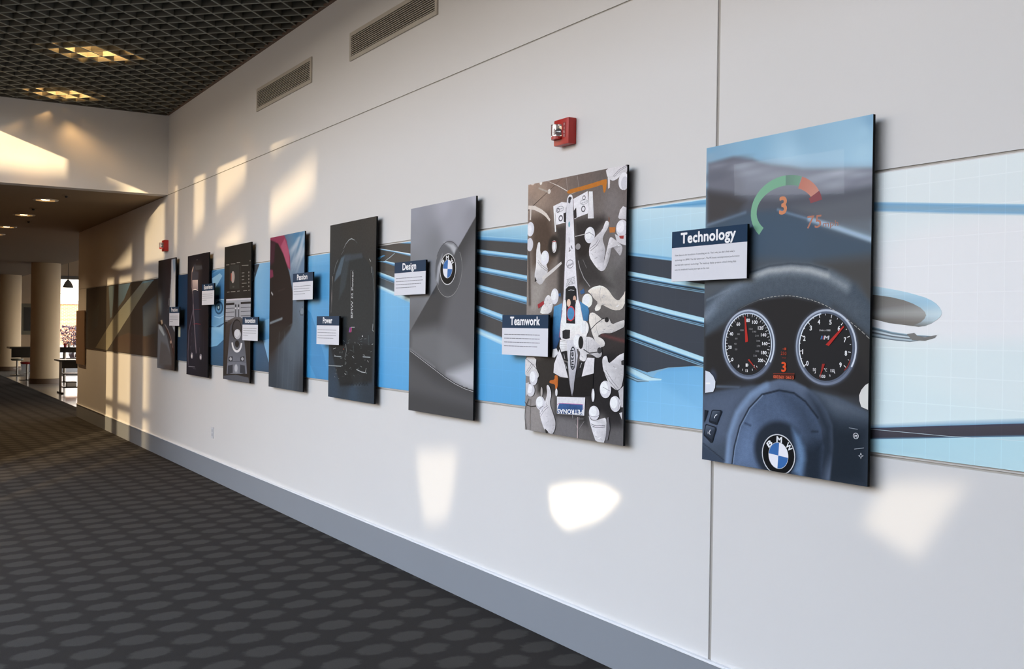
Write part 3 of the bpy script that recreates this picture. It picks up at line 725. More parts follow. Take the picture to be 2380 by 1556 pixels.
    p.L([(314.9, 395.4), (311.1, 401.6)], 3, 'e8e8ea')
    p.P([(240.9, 595.8), (246.4, 595.7), (263.5, 496), (247.3, 492.8)], 'b3322c')
    p.P([(262.3, 423.7), (270.4, 427.8), (315.5, 383.4)], 'a8362e')
    p.T('0', 567.6, 412.3, 579.4, 17.2, 'f0f0f2', 0.03, 0.0000, 0.0)
    p.T('1', 547.5, 454.7, 552.3, 17.2, 'f0f0f2', 0.03, 0.0000, 0.0)
    p.T('2', 550.7, 504.7, 562.7, 17.2, 'f0f0f2', 0.03, 0.0000, 0.0)
    p.T('3', 581.5, 543.5, 593.3, 17.1, 'f0f0f2', 0.03, 0.0000, 0.0)
    p.T('4', 620.3, 566.1, 631.9, 17.0, 'f0f0f2', 0.03, 0.0000, 0.0)
    p.T('5', 674.9, 565.4, 686.2, 16.8, 'f0f0f2', 0.03, 0.0000, 0.0)
    p.T('6', 714.7, 543.3, 725.8, 16.6, 'f0f0f2', 0.03, 0.0000, 0.0)
    p.T('7', 743.2, 502.7, 754.2, 16.5, 'f0f0f2', 0.03, 0.0000, 0.0)
    p.T('8', 748.0, 455.0, 759.0, 16.5, 'f0f0f2', 0.03, 0.0000, 0.0)
    p.T('9', 724.6, 412.5, 735.7, 16.6, 'f0f0f2', 0.03, 0.0000, 0.0)
    p.T('50', 600.5, 393.4, 615.7, 10.8, 'dcdcde', 0.02, 0.0000, 0.0)
    p.T('150', 684.1, 393.3, 703.2, 10.6, 'dcdcde', 0.02, 0.0000, 0.0)
    p.T('100', 639.4, 370.5, 658.9, 10.7, 'dcdcde', 0.02, 0.0000, 0.0)
    p.T('°C', 654.4, 394.3, 668.1, 10.6, 'dcdcde', 0.02, 0.0000, 0.0)
    p.L([(610.9, 384.6), (614.1, 391.5)], 3, 'e8e8ea')
    p.L([(634.3, 374.5), (635.8, 382.1)], 3, 'e8e8ea')
    p.L([(658.9, 371.9), (658.7, 379.6)], 3, 'e8e8ea')
    p.L([(683.1, 376.7), (681.2, 384.1)], 3, 'e8e8ea')
    p.L([(705.3, 388.7), (701.9, 395.2)], 3, 'e8e8ea')
    p.T('1/min x 1000', 629.5, 541.2, 681.1, 6.2, 'c9c9cc', 0.02, 0.0000, 0.0)
    p.P([(634.8, 510.5), (638.8, 510.6), (643.2, 524), (639.1, 523.9)], '5a7fb0')
    p.P([(640, 510.6), (644, 510.7), (648.3, 524.1), (644.3, 524)], '39507c')
    p.P([(645.2, 510.7), (649.2, 510.8), (653.5, 524.1), (649.5, 524.1)], 'a33a3a')
    p.T('M', 650.3, 510.8, 674.8, 13.3, 'c9c9cf', 0.04, 0.0000, 0.2)
    p.P([(739.9, 560.9), (744.4, 556.6), (675.3, 487.4), (659.3, 491.4)], 'b0332f')
    p.P([(645.2, 421.4), (657.9, 421.9), (652.5, 406.2), (633.1, 366.2)], '97312d')
    p.L([(773, 438.9), (766.7, 423.6), (758.8, 411.2), (748, 402.1)], 3, '9a3430')
    p.T('250', 439.5, 448.0, 468.2, 13.0, 'a8442f', 0.0, 0.0000, 0.0)
    p.T('+', 447.8, 467.7, 455.4, 6.5, 'a8442f', 0.02, 0.0000, 0.0)
    p.P([(457.7, 476.3), (467.6, 476.5), (467.8, 467.3), (457.9, 467)], 'a8442f')
    p.T('mi', 447.3, 435.2, 467.2, 5.6, '8a3a2c', 0.02, 0.0000, 0.0)
    p.T('3', 443.3, 385.4, 468.9, 35.2, 'd9552f', 0.03, 0.0000, 0.0)
    p.L([(401.7, 374.8), (510.9, 380.5)], 1.5, '9c3f2c')
    p.P([(400.5, 371), (510.4, 377.7), (509.5, 360.3), (400.8, 356)], '5a2a22')
    p.T('000360  060.3', 403.3, 358.0, 507.0, 11.2, 'd86a4c', 0.01, 0.0000, 0.0)
    p.P([(16.1, 371.1), (42.2, 365.8), (63.7, 350.7), (78.1, 329.1), (76.4, 303.5), (65.1, 285.3), (16.7, 278.3)], 'd6dbe6')
    p.P([(19.5, 321.3), (46.9, 322.7), (47.1, 316.3), (19.7, 314.9)], 'eef1f6')
    p.P([(860.4, 361.4), (841.2, 353.7), (824.7, 336.5), (815.6, 316.9), (817, 298), (825.9, 276.9), (861.6, 268.6)], 'd8d8d4')
    p.ellipse(434.8, 66.2, 86.7, 79.2, 'c9ccd2', 0.0)
    p.ellipse(434.8, 66.2, 81.9, 74.8, '121417', 0.0)
    p.ellipse(435.2, 63.3, 51.7, 51.0, 'c9ccd2', 0.0)
    p.R(435.2, 63.3, 0.01, 0.01, 49.7, 49.0, -4.0, 86.0, 'e6e6ee')
    p.R(435.2, 63.3, 0.01, 0.01, 49.7, 49.0, 86.0, 176.0, '3a6aa8')
    p.R(435.2, 63.3, 0.01, 0.01, 49.7, 49.0, 176.0, 266.0, 'e6e6ee')
    p.R(435.2, 63.3, 0.01, 0.01, 49.7, 49.0, 266.0, 356.0, '3a6aa8')
    p.T('B', 385.3, 87.2, 413.2, 21.5, 'e3e6ea', 0.035, 0.733, 0.0)
    p.T('M', 424.0, 114.2, 452.8, 21.8, 'e3e6ea', 0.035, -0.035, 0.0)
    p.T('W', 469.9, 106.0, 502.8, 21.0, 'e3e6ea', 0.035, -0.803, 0.0)
    p.P([(66.7, 212), (115.3, 214), (120, 206.4), (91.3, 153.5), (84.4, 150.7), (44.5, 157.5), (42, 163.7), (57.5, 206.6)], '1f252f')
    p.P([(28.1, 149.7), (82.2, 143.2), (87.1, 132.5), (65, 77.8), (55.8, 73.7), (12.6, 100), (11, 106.3), (21.1, 145.9)], '1f252f')
    p.P([(14.9, 208.3), (36.3, 206.6), (27.4, 181.8), (12.9, 151.7)], '1f252f')
    p.P([(70.1, 208.1), (106.2, 208.9), (110, 203.5), (89.7, 161.3), (49, 165.9), (62.3, 203.7)], ['5a6474', '4a5464', '333c4a', '272f3b', '323b4a', '55606f'])
    p.P([(32, 145.2), (77.7, 138.6), (80.2, 131.2), (61.6, 87), (17.2, 105.3), (25.4, 142.4)], ['5a6474', '4a5464', '333c4a', '272f3b', '323b4a', '55606f'])
    p.L([(91.8, 193.9), (81.2, 189.2), (74.5, 177.5)], [4, 3, 4], 'dfe4ea')
    p.L([(52.3, 126.2), (45.4, 115.9), (51.7, 106.9)], 3, 'dfe4ea')
    p.L([(38.3, 118.5), (38.5, 108.9)], 2, 'dfe4ea')
    p.L([(53.2, 127.8), (47.6, 123.2)], 2, 'dfe4ea')
    p.R(804.2, 173.0, 10.1, 8.7, 12.3, 10.9, 0, 360, 'd6dbe2')
    p.T('M', 798.5, 167.5, 810.1, 9.8, 'd6dbe2', 0.03, 0.0000, 0.0)
    p.L([(772.7, 198.9), (812.2, 196.9)], 2.2, '8b949f')
    p.L([(798.3, 126), (840.5, 134.5)], 2.2, '9aa3ae')
    p.L([(827.4, 115.5), (830.6, 108.5), (839.4, 106.7), (830.7, 103.1), (827.8, 95.2), (824.6, 102.4), (816.5, 104.2), (824.5, 107.8), (827.4, 115.5)], 1.8, 'd6dbe2')
    return p

def art_teamwork():
    p = Print(855, 1298, 150, 230)
    p.vgrain = 0.4
    p.G += 0.5
    p.base([(15, 1300, 'a28a7b'), (255, 1303, '7d6a60'), (511, 1297, '6b5f5a'), (670, 1292, '635a56'), (852, 1212, '6a6260'), (120, 1243, '9a8678'), (750, 1133, '777170'), (28, 1176, '8f7f75'), (832, 834, '6e6b6c'), (86, 740, '8b847f'), (759, 769, '62605f'), (517, 1037, '5f5a58'), (172, 1013, '6d6059'), (19, 409, '8a8481'), (57, 54, '8c8785'), (375, 7, '6a6768'), (851, 52, '5c5a5c'), (691, 427, '3a3737'), (831, 252, '4a4848')], 2.2, 1.0)
    p.sp([(28.9, 1124.7), (196.2, 1130.7), (243.9, 1027.8), (264.8, 908.3), (203.9, 836.9), (54.8, 868.3), (41.2, 1021.8)], '4a3c33', 90, 0.85, None)
    p.sp([(433.4, 1071.9), (675.3, 1075.5), (706.8, 1049.9), (519.5, 942.2), (682.8, 771.7), (474.8, 754.6)], '2f2b2b', 60, 0.9, None)
    p.sp([(437.7, 899.3), (569.4, 892.4), (682.2, 794.7), (760, 737.4), (524.8, 729.6)], '3a3838', 70, 0.8, None)
    p.sp([(261, 1056.2), (365.8, 1057.9), (375.9, 660.7), (296.4, 710.7), (298.9, 955.4)], '34302f', 50, 0.9, None)
    p.sp([(758.7, 791.9), (864, 877.1), (868.3, 698.9), (799.3, 664.3)], '504d4d', 60, 0.7, None)
    p.se(254.6, 958.1, 53.5, 54.3, '2a2624', 30, 0.9, 0.0, None)
    p.se(511.3, 942.7, 65.7, 52.1, '2b2726', 30, 0.9, 0.0, None)
    p.sp([(57.5, 766.5), (178.4, 768), (89.3, 634), (42, 634.4)], '9b948f', 40, 0.7, None)
    p.sl([(14.5, 946.9), (31.6, 665.1)], 20, '453d38', 20, 0.8, None)
    p.sp([(218.6, 619.5), (341.7, 647.9), (352.9, 210.7), (119.6, 196.6), (96.1, 377.4), (215.3, 401)], '2d2a28', 50, 0.95, None)
    p.sp([(418.2, 339.6), (767.8, 416.9), (694.9, 277.1), (665.5, 211), (421.9, 195.6)], '1d1c1e', 50, 0.95, None)
    p.sp([(613.3, 412.4), (862.7, 477.5), (867.7, 268.3), (819.4, 139.8), (588.2, 136), (553.1, 250.9)], '201f22', 60, 0.9, None)
    p.sp([(657.5, 533.8), (864.4, 557.7), (867.7, 419.7), (691.1, 433)], '322e2e', 50, 0.85, None)
    p.sp([(665.5, 211), (846.9, 222.4), (846.4, 88.2), (745.8, 79.5)], '232225', 60, 0.85, None)
    p.sp([(283.5, 186.8), (586.5, 206), (573.9, 64.6), (286, 88.7)], '2c2b2c', 60, 0.8, None)
    p.sp([(-3.6, 179), (128.9, 197.2), (161.6, 8.8), (-8.9, 14)], '8e8886', 40, 0.8, None)
    p.sp([(312.4, 90.8), (474.8, 94.1), (469, -6.5), (314.7, 3)], '6f6c6e', 40, 0.8, None)
    p.sl([(673.7, 510.9), (862.6, 482)], 14, '6d3a3a', 20, 0.7, None)
    p.L([(1.1, 1161.9), (324.8, 1307.1)], 5.5, '4b3f39')
    p.L([(182.6, 1307.3), (282.2, 1263), (374.4, 1224)], 4, 'cfc8c1')
    p.L([(355.3, 1301.1), (369.9, 1231.7)], 1.5, 'b0a8a2')
    p.L([(452.8, 1297), (471.5, 1216.3)], 1.5, 'a8a09a')
    p.L([(404.6, 1208.9), (471.4, 1218.7)], 2, 'c0a890')
    p.P([(361.6, 1220.5), (378.5, 1231.8), (512.1, 1238), (608.5, 1244.7), (690.4, 1250.7), (700.5, 1245), (691.8, 1193.3), (676.6, 1183.4), (668.2, 1209.5), (663.9, 1227.5), (609.1, 1221.4), (429.8, 1213.5), (383.3, 1211)], 'b3702f', 1)
    p.P([(689.2, 1298.1), (776.4, 1299.6), (859, 1298.7), (859.9, 1260.3), (814.5, 1261.2), (785.3, 1242.1), (748, 1233.7), (713.4, 1248.1), (697.7, 1265.9)], ['d3d0d3', 'e2e0e3', 'cdcacd', 'bcb9bd', 'd0ced2', 'dad8dc', 'd0ced2', 'c9c7ca', 'd8d6da'], 1)
    p.L([(747.4, 1255.5), (791.8, 1281.9), (850.3, 1294.9)], 2.5, '6a6670')
    p.L([(756.6, 1251.8), (799.3, 1276.5), (856.3, 1289.2)], 2, '6a6670')
    p.P([(705.6, 1255.8), (724.8, 1251.3), (722.9, 1206), (709.2, 1201.5)], 'd0ccd0')
    p.ellipse(828.6, 1224.6, 38.3, 40.4, 'dcdbe0', 0.0)
    p.ellipse(837.7, 1213.8, 27.9, 31.4, 'c5c4cb', 0.0)
    p.ellipse(123.2, 1295.4, 13.0, 11.1, 'ddd8d2', 0.0)
    p.ellipse(202.4, 1241.9, 14.5, 12.0, 'd5cfc8', 0.0)
    p.L([(100.6, 1270.2), (193.4, 1240.4)], 9, 'a69a90')
    p.ellipse(43.4, 1299.2, 17.1, 8.2, 'c9c0b8', 0.0)
    p.L([(3.6, 1178.1), (65.7, 1169.9), (131.7, 1146.3), (178.3, 1122.3), (213.5, 1092)], [20, 22, 20, 18, 12], 'd2c8c0')
    p.L([(27.8, 1165.7), (24.6, 1109.8)], 14, 'c6bdb6')
    p.ellipse(26.8, 1061.1, 36.4, 37.9, 'd6d6de', 0.0)
    p.ellipse(16.4, 1056.7, 23.1, 28.2, 'e2e2ea', 0.0)
    p.ellipse(23.2, 979.6, 32.6, 34.8, 'cfcdd4', 0.0)
    p.P([(109.9, 988.9), (124.9, 982.9), (124.3, 935.7), (152.1, 899.1), (184.8, 872.5), (203.9, 836.9), (177.8, 793), (137.2, 761.2), (90.1, 779.7), (71.3, 814.3), (88.8, 866.8), (86, 937.8), (99, 977.5)], ['d6d2d2', 'e6e3e3', 'dedbdb', 'd8d5d6', 'd0cdce', 'c6c3c5', 'c0bdbf', 'b8b5b7', 'b9b6b8', 'cac7c9', 'e4e1e2', 'dcd9da', 'd2cecf'], 1)
    p.L([(106.8, 893.8), (139.1, 867.1), (203.9, 837.9)], 2.2, '5a5660')
    p.L([(103.3, 883.8), (135.6, 858.7), (193.1, 832.3)], 2.2, '5a5660')
    p.ellipse(171.3, 902.1, 38.5, 38.0, 'dcdbe2', 0.0)
    p.ellipse(160.9, 911.1, 23.9, 25.0, 'e9e8ee', 0.0)
    p.L([(150.2, 793.9), (248.9, 835.1), (325.6, 870)], [20, 19, 13], 'cbc6c3')
    p.P([(80, 808.9), (96.6, 785.6), (76, 780.2)], '2e2a2a')
    p.ellipse(257.4, 955.4, 21.4, 31.6, 'd8d4d4', 0.0)
    p.ellipse(261.8, 955.2, 12.5, 24.7, 'efecec', 0.0)
    p.L([(236.2, 981.4), (273.6, 981.5)], 5, 'a03a35')
    p.R(252.9, 958.2, 14.9, 26.6, 17.9, 29.6, 0, 360, '8a8686')
    p.P([(244, 1163.1), (319.5, 1176.6), (364.6, 1169.4), (357.4, 1116.7), (262.9, 1119)], 'dcdadf')
    p.P([(262.8, 1122), (357.3, 1118.7), (356.8, 1070.7), (271.4, 1064.2)], 'e4e2e7')
    p.P([(243.1, 1161.2), (253.8, 1162.2), (273.2, 1031.7), (261.7, 1029)], 'e9e7ea')
    p.P([(336.6, 1118.5), (368.4, 1121.6), (365.5, 1070.1), (341.2, 1074.4)], '2b2829')
    p.P([(422.2, 1182.1), (543.7, 1208.7), (552.9, 1099.8), (466.4, 1088.3), (433.2, 1080.5), (428.6, 1129.8)], 'dfdde2')
    p.P([(448.5, 1137.5), (423.7, 1120.6), (433.1, 1083.9), (453.9, 1086.9)], '332f30')
    p.P([(553.5, 1204.9), (566.4, 1204.5), (590.5, 1072.3), (548.7, 1074.8)], ['e8e6ea', 'd9d7db', 'c6c4c8', 'd6d4d8'])
    p.P([(563.2, 1203.9), (576.1, 1203.5), (594.5, 1072), (563.3, 1073.6)], ['e8e6ea', 'd9d7db', 'c6c4c8', 'd6d4d8'])
    p.P([(572.9, 1202.9), (585.7, 1202.5), (598.5, 1071.7), (577.7, 1072.4)], ['e8e6ea', 'd9d7db', 'c6c4c8', 'd6d4d8'])
    p.R(513.6, 1178.8, 9.9, 7.4, 13.9, 11.4, 0, 360, '55545a')
    p.R(510.0, 1124.8, 12.1, 10.1, 18.1, 16.1, 0, 360, '4e4d53')
    p.R(312.8, 1095.2, 13.3, 9.7, 19.3, 15.7, 0, 360, '4e4d53')
    p.R(287.2, 1137.5, 11.9, 7.8, 15.9, 11.8, 0, 360, '55545a')
    p.R(514.1, 1157.5, 30.8, 9.8, 32.8, 11.8, 0, 360, '6a6970')
    p.R(307.2, 1143.1, 31.3, 11.7, 33.3, 13.7, 0, 360, '6a6970')
    p.T('intel', 538.4, 1162.3, 586.1, 8.5, '6a6970', 0, -3.0182, 0.0)
    p.T('intel', 333.2, 1149.0, 385.9, 8.8, '6a6970', 0, -3.0272, 0.0)
    p.P([(392.7, 1207.2), (406.4, 1204.8), (416.8, 1196.1), (423.2, 1139.8), (435.3, 995.1), (454.7, 826.8), (476.2, 697.5), (498.3, 611.7), (334, 612.5), (349.1, 699.9), (354.4, 830.8), (362.1, 1000.1), (361.8, 1145.4), (367.6, 1188.4), (379.2, 1202.8)], ['d2d0d6', 'eceaef', 'dedce2', 'd6d4da', 'e2e0e6', 'e0dee4', 'd8d6dc', 'e6e4e8', 'e6e4e8', 'd0ced4', 'dcdae0', 'd8d6dc', 'cecdd3', 'd2d0d6', 'dad8de'], 1)
    p.L([(423.2, 1139.8), (437, 995), (458, 826.7), (481.2, 697.4)], 3, '4b4548')
    p.L([(360.1, 1145.6), (358.6, 1000.3), (350.9, 831), (343.9, 700)], 3, '575155')
    p.P([(379.5, 1192.1), (393, 1196.5), (410.2, 1189.1), (401.9, 1180.3), (387, 1164.8), (378.3, 1172.9)], '3c393c')
    p.R(388.5, 1172.9, 6.3, 5.7, 10.3, 9.7, 0, 360, '55545a')
    p.ellipse(389.7, 1058.5, 8.5, 14.5, '7fa7b4', 0.0)
    p.L([(388.8, 993.5), (390.3, 966.8)], 3, '3c3b40')
    p.T('17', 412.8, 952.5, 449.1, 17.3, '3c3b40', 0.02, -2.6423, 0.0)
    p.R(401.6, 860.2, 27.6, 19.2, 30.6, 22.2, 0, 360, '55545a')
    p.T('intel', 426.0, 866.3, 475.6, 13.4, '55545a', 0.01, -2.8921, 0.0)
    p.T('SUISSE', 443.7, 797.6, 514.3, 15.3, '5a5a60', 0, -2.9420, 0.0)
    p.T('CREDIT', 445.8, 779.3, 524.9, 16.3, '5a5a60', 0, -2.9580, 0.0)
    p.P([(367.1, 735.9), (390.8, 749.8), (441.5, 749.8), (460.4, 733.6), (472.9, 630.9), (363.8, 631.8)], '232427')
    p.L([(391.3, 728), (412.5, 731.4), (442.1, 727.8)], 3, 'c8c8cc')
    p.ellipse(397.3, 660.4, 18.7, 21.7, 'd8b9a5', 0.0)
    p.ellipse(445.7, 683.7, 13.4, 18.2, 'd0a793', 0.0)
    p.ellipse(566.9, 992.8, 42.7, 39.4, 'd5d4da', 0.0)
    p.ellipse(557.0, 1001.0, 27.5, 27.3, 'e6e5ea', 0.0)
    p.L([(534.3, 1002.6), (566.6, 1005), (603, 988.4)], 3, '8a8890')
    p.P([(611.1, 980.9), (669.2, 1009.2), (693, 1048.8), (706.8, 1051.8), (723.8, 1041.7), (715.3, 1016.4), (681.4, 985.4), (671.9, 964.4), (690.5, 932), (698, 908.6), (684.4, 863.5), (715.6, 846), (693.3, 817.2), (656.9, 814), (614.5, 841.3), (567.9, 885.5), (562.2, 920.9), (572, 948.4)], ['c9c6c9', 'd3d0d3', 'e0dde0', 'e6e3e6', 'd0cdd0', 'c8c5c8', 'bebbbf', 'b6b3b7', 'b9b6ba', 'aeabb0', 'a9a6ab', 'b5b2b7', 'c2bfc3', 'cdcacd', 'dddade', 'e4e1e5', 'e0dde1', 'd5d2d6'], 1)
    p.L([(710.9, 1042.7), (710.2, 1032.9), (698.8, 1027.4)], [1.0, 3.1, 0.6], 'eceaec')
    p.L([(579, 904.8), (595.2, 896.7), (597.1, 887.1)], [1.0, 2.7, 0.6], 'b3b0b3')
    p.L([(665.5, 1005), (659.5, 998.6), (651.2, 995.8)], [1.2, 3.4, 0.6], 'b3b0b3')
    p.L([(633.8, 883), (621.6, 878.3), (605.6, 879.5)], [1.4, 4.3, 0.6], '8f8c90')
    p.L([(659.3, 830.8), (642.6, 829.6), (628.4, 834.2)], [1.1, 3.0, 0.6], 'a5a2a5')
    p.L([(632.2, 944.5), (629.1, 939.4), (618.5, 938)], [1.3, 2.4, 0.6], '8f8c90')
    p.L([(678.2, 922.1), (678.5, 914), (667.8, 909.5)], [1.5, 3.2, 0.6], '8f8c90')
    p.L([(617, 912.4), (615.8, 907.2), (608.8, 904.6)], [1.2, 3.6, 0.6], 'a5a2a5')
    p.L([(694, 1015.5), (699.1, 1011.8), (700.4, 1007.5)], [1.4, 2.6, 0.6], 'c0bdc0')
    p.L([(566.1, 925.4), (615.9, 945.8), (639, 967.5)], 2.4, '5a5660')
    p.L([(576.8, 916.4), (627.9, 938.1), (651.7, 962)], 2.4, '5a5660')
    p.P([(684.9, 845.1), (702.8, 901.5), (727.9, 968.5), (743, 972), (773.5, 956.4), (826.2, 926.1), (830.3, 910.2), (814.9, 876.1), (789.9, 896.7), (747.8, 930.8), (730.3, 868.1), (704.5, 830.5)], ['cbc8cb', 'd3d0d3', 'dad7da', 'd2cfd2', 'c2bfc2', 'bab7ba', 'b3b0b3', 'aaa7aa', 'b4b1b4', '8d8a8d', '9c999c', 'b2afb2'], 1)
    p.L([(737.9, 924.7), (737.4, 917.4), (734.4, 911.8)], [1.2, 2.2, 0.6], 'b3b0b3')
    p.L([(714.4, 901.1), (718.9, 894), (719.7, 886.9)], [1.5, 3.7, 0.6], '8f8c90')
    p.L([(733.5, 944.6), (726, 939), (716.5, 937.4)], [1.1, 3.5, 0.6], 'b3b0b3')
    p.L([(742, 941.6), (747.4, 937.8), (747.6, 933.7)], [1.2, 3.3, 0.6], 'eceaec')
    p.L([(720.4, 919.6), (729.4, 913.8), (728.6, 907.7)], [1.2, 3.4, 0.6], 'c0bdc0')
    p.L([(800.7, 922.8), (795.1, 913.8), (784, 909.4)], [1.2, 2.9, 0.6], 'c0bdc0')
    p.L([(807.5, 905.2), (804.7, 899.3), (796.8, 896.4)], [1.6, 4.1, 0.6], '8f8c90')
    p.L([(815.2, 928.3), (797.9, 928.4), (789.5, 933)], [1.6, 3.8, 0.6], 'eceaec')
    p.L([(731.4, 960.5), (732.6, 952.5), (724.7, 947.3)], [1.3, 2.3, 0.6], 'eceaec')
    p.ellipse(822.1, 1007.1, 44.3, 39.5, 'cfcdd4', 0.0)
    p.ellipse(811.6, 1014.6, 29.6, 27.9, 'e3e2e8', 0.0)
    p.P([(769.1, 983.9), (799.2, 972.8), (858, 975.4), (865, 926), (822.4, 933.1), (784.9, 948.9)], 'c9c6ca')
    p.P([(794.1, 1061), (807.4, 1093.6), (829.2, 1108.2), (859.4, 1100.1), (860.7, 1044.3), (830.6, 1049), (801, 1052.3)], ['cfccd0', 'dddadd', 'd8d5d8', 'bbb8bc', 'b3b0b4', 'c0bdc1', 'cbc8cc'])
    p.P([(803, 972.5), (839.8, 972.2), (836.5, 956.8), (810.7, 959.9)], '9a3b3a')
    p.P([(724.4, 1018.9), (774.3, 1015.1), (770.4, 991.5), (729.6, 992.5)], 'b4703a')
    p.L([(721.7, 1067), (723.8, 1044)], 4, '9a5a3a')
    p.L([(443.7, 994.6), (534.4, 1000.2)], 4, 'b8b4b4')
    p.ellipse(470.1, 942.8, 21.6, 15.3, '8f8b8c', 0.0)
    p.L([(473.5, 873.6), (489.3, 834.9), (523.4, 786.3), (577.1, 742.3)], 5, '9a9899')
    p.L([(513, 876.4), (546.7, 832.5)], 3, '6f6d6e')
    p.P([(492.1, 723.3), (524.7, 734.3), (533.4, 712.9), (500.8, 706.5)], '3d5f8a')
    p.P([(296.4, 713.1), (322.5, 717.5), (324.7, 700.4), (292.3, 701)], '3d5f8a')
    p.P([(553.5, 721.8), (605.1, 741.6), (667.9, 747.7), (722.3, 727), (765, 687.4), (805.1, 668.7), (839.2, 695), (869.9, 721.1), (871.2, 667.7), (829.7, 628), (770.3, 626.2), (712.9, 642.7), (674, 656.9), (663, 629.4), (623.9, 622.7), (617.2, 639), (646.4, 666.5), (606.5, 685.7), (590.1, 704.6)], ['e5ddd3', 'efe8df', 'e9e2d9', 'd9d2c9', 'd4cdc4', 'cfc8bf', 'd9d2c9', 'e3dcd3', 'd6cfc6', 'cbc4bb', 'd0c9c0', 'c9c2b9', 'bdb6ae', 'e6dfd6', 'efe8df', 'e9e2d9', 'c9c2ba', 'c0b9b1', 'cdc6be'], 1)
    p.L([(754, 648), (740.7, 654.8), (738.8, 663.4)], [1.2, 2.9, 0.6], 'a5a2a5')
    p.L([(665.3, 707.6), (657, 717.2), (664.4, 725.4)], [1.1, 4.2, 0.6], 'c0bdc0')
    p.L([(857.7, 664), (849.4, 667.2), (850.5, 671.2)], [1.5, 2.2, 0.6], '8f8c90')
    p.L([(704.2, 656.2), (683.3, 655.5), (672.3, 660.6)], [1.4, 2.6, 0.6], '8f8c90')
    p.L([(699.3, 685.4), (689.9, 688.1), (683.1, 693.4)], [1.1, 3.9, 0.6], 'b3b0b3')
    p.L([(681.1, 694), (680, 689), (670.5, 686.6)], [1.4, 4.2, 0.6], 'a5a2a5')
    p.L([(811.2, 653.3), (800.8, 646.2), (785.5, 644.9)], [1.0, 3.7, 0.6], 'eceaec')
    p.L([(708.2, 693), (689.7, 696.2), (682.1, 703.6)], [1.2, 3.9, 0.6], 'a5a2a5')
    p.L([(601.1, 701.9), (588, 708.8), (589.3, 716.8)], [0.9, 3.1, 0.6], 'a5a2a5')
    p.ellipse(555.5, 674.8, 43.7, 34.8, 'ece5de', 0.0)
    p.ellipse(546.4, 682.0, 29.2, 24.5, 'f7f2ec', 0.0)
    p.L([(668, 744.5), (653.4, 703.3), (669.9, 666.2)], 2, 'a29a94')
    p.ellipse(270.2, 701.4, 35.5, 40.4, 'd5d4da', 0.0)
    p.ellipse(261.1, 709.0, 23.2, 27.6, 'e8e7ec', 0.0)
    p.P([(180.4, 693.1), (207.2, 711.5), (234.5, 702.1), (257.8, 662.2), (236.8, 613), (131.8, 613.5), (146.8, 643.6), (167.4, 663.4)], ['d9d6d8', 'e6e3e4', 'dad7d8', 'c9c6c8', 'c0bdbf', 'e9e4df', 'e5e0dc', 'd9d5d3'], 1)
    p.L([(236.5, 666.8), (226.9, 665.7), (214.8, 668.4)], [1.1, 2.2, 0.6], '8f8c90')
    p.L([(206.9, 653.4), (203.7, 648.5), (199.9, 645.3)], [1.5, 3.9, 0.6], 'b3b0b3')
    p.L([(208.1, 708.2), (207.5, 703.2), (201.2, 700)], [1.3, 4.4, 0.6], 'eceaec')
    p.L([(233.7, 695.1), (234.7, 686.7), (226.3, 680.8)], [0.9, 4.3, 0.6], 'b3b0b3')
    p.L([(202.9, 691.1), (208.7, 684), (200.9, 678.3)], [1.0, 4.3, 0.6], '8f8c90')
    p.L([(192.9, 668.6), (183.7, 665), (175.4, 664.7)], [1.2, 2.5, 0.6], 'b3b0b3')
    p.L([(183.2, 640), (177.5, 634.8), (170.8, 632.4)], [0.8, 4.2, 0.6], 'eceaec')
    p.L([(171.8, 670.4), (184.8, 660.5), (182.6, 650.2)], [1.2, 3.0, 0.6], '8f8c90')
    p.L([(246.5, 667.5), (237, 660), (220.3, 658.1)], [1.3, 3.5, 0.6], 'eceaec')
    p.P([(109.2, 661.6), (167, 680.9), (173.8, 663.3), (119, 641.3)], '983238')
    p.P([(264.4, 648.7), (343, 667.3), (334.5, 589.6), (319.9, 482.2), (290.3, 435.1), (259.4, 431.9), (255, 530.5)], ['4a86b2', '5794bd', '4f8ab5', '35547a', '2a3b55', '2b3d58', '3c6a95'])
    p.P([(489.2, 674.8), (563.5, 645.6), (572.9, 622), (565.1, 577.6), (528.8, 572.8)], ['4b86b2', '4a82ad', '416f98', '36597d', '3f6f99'])
    p.L([(341.2, 667.4), (332.8, 589.6), (316.1, 491.9)], 3, 'a8485a')
    p.L([(489.2, 674.8), (507.9, 622.5), (525.5, 572.8)], 3, 'a8485a')
    p.P([(351.3, 681.8), (375.4, 681.4), (378.3, 565.3), (454.6, 565.5), (455.9, 680.1), (489.1, 679.6), (524.7, 572.8), (566.3, 533), (547.2, 485.8), (465.1, 479.7), (454.3, 245.4), (436, 203.7), (420.4, 253.2), (396.3, 362.8), (384.9, 478.4), (324.2, 482.2), (325, 555.4), (342.2, 628.5)], ['f4efe8', 'f4efe8', 'f6f2ec', 'f6f2ec', 'f4efe8', 'f4efe8', 'efeae4', 'e4e0de', 'dad7d8', 'c9c7cc', 'b0aeb5', 'a5a3aa', 'aeacb3', 'bcbac0', 'd0ced3', 'dddadb', 'ece8e4', 'f6f1ea'], 1)
    p.P([(375.4, 681.4), (453.3, 680.2), (456.3, 563.1), (378.3, 565.3)], '26262a')
    p.ellipse(417.1, 614.4, 35.6, 36.5, 'c5444e', 0.0)
    p.ellipse(416.3, 613.5, 30.5, 31.7, '4b86b4', 0.0)
    p.L([(388.1, 584.7), (418.1, 577.4), (447.3, 589.4)], 6, 'c5444e')
    p.L([(391, 637.7), (416.3, 647.1), (444.4, 637.3)], 4, 'c5444e')
    p.ellipse(397.1, 666.6, 17.0, 19.3, 'dcbfab', 0.0)
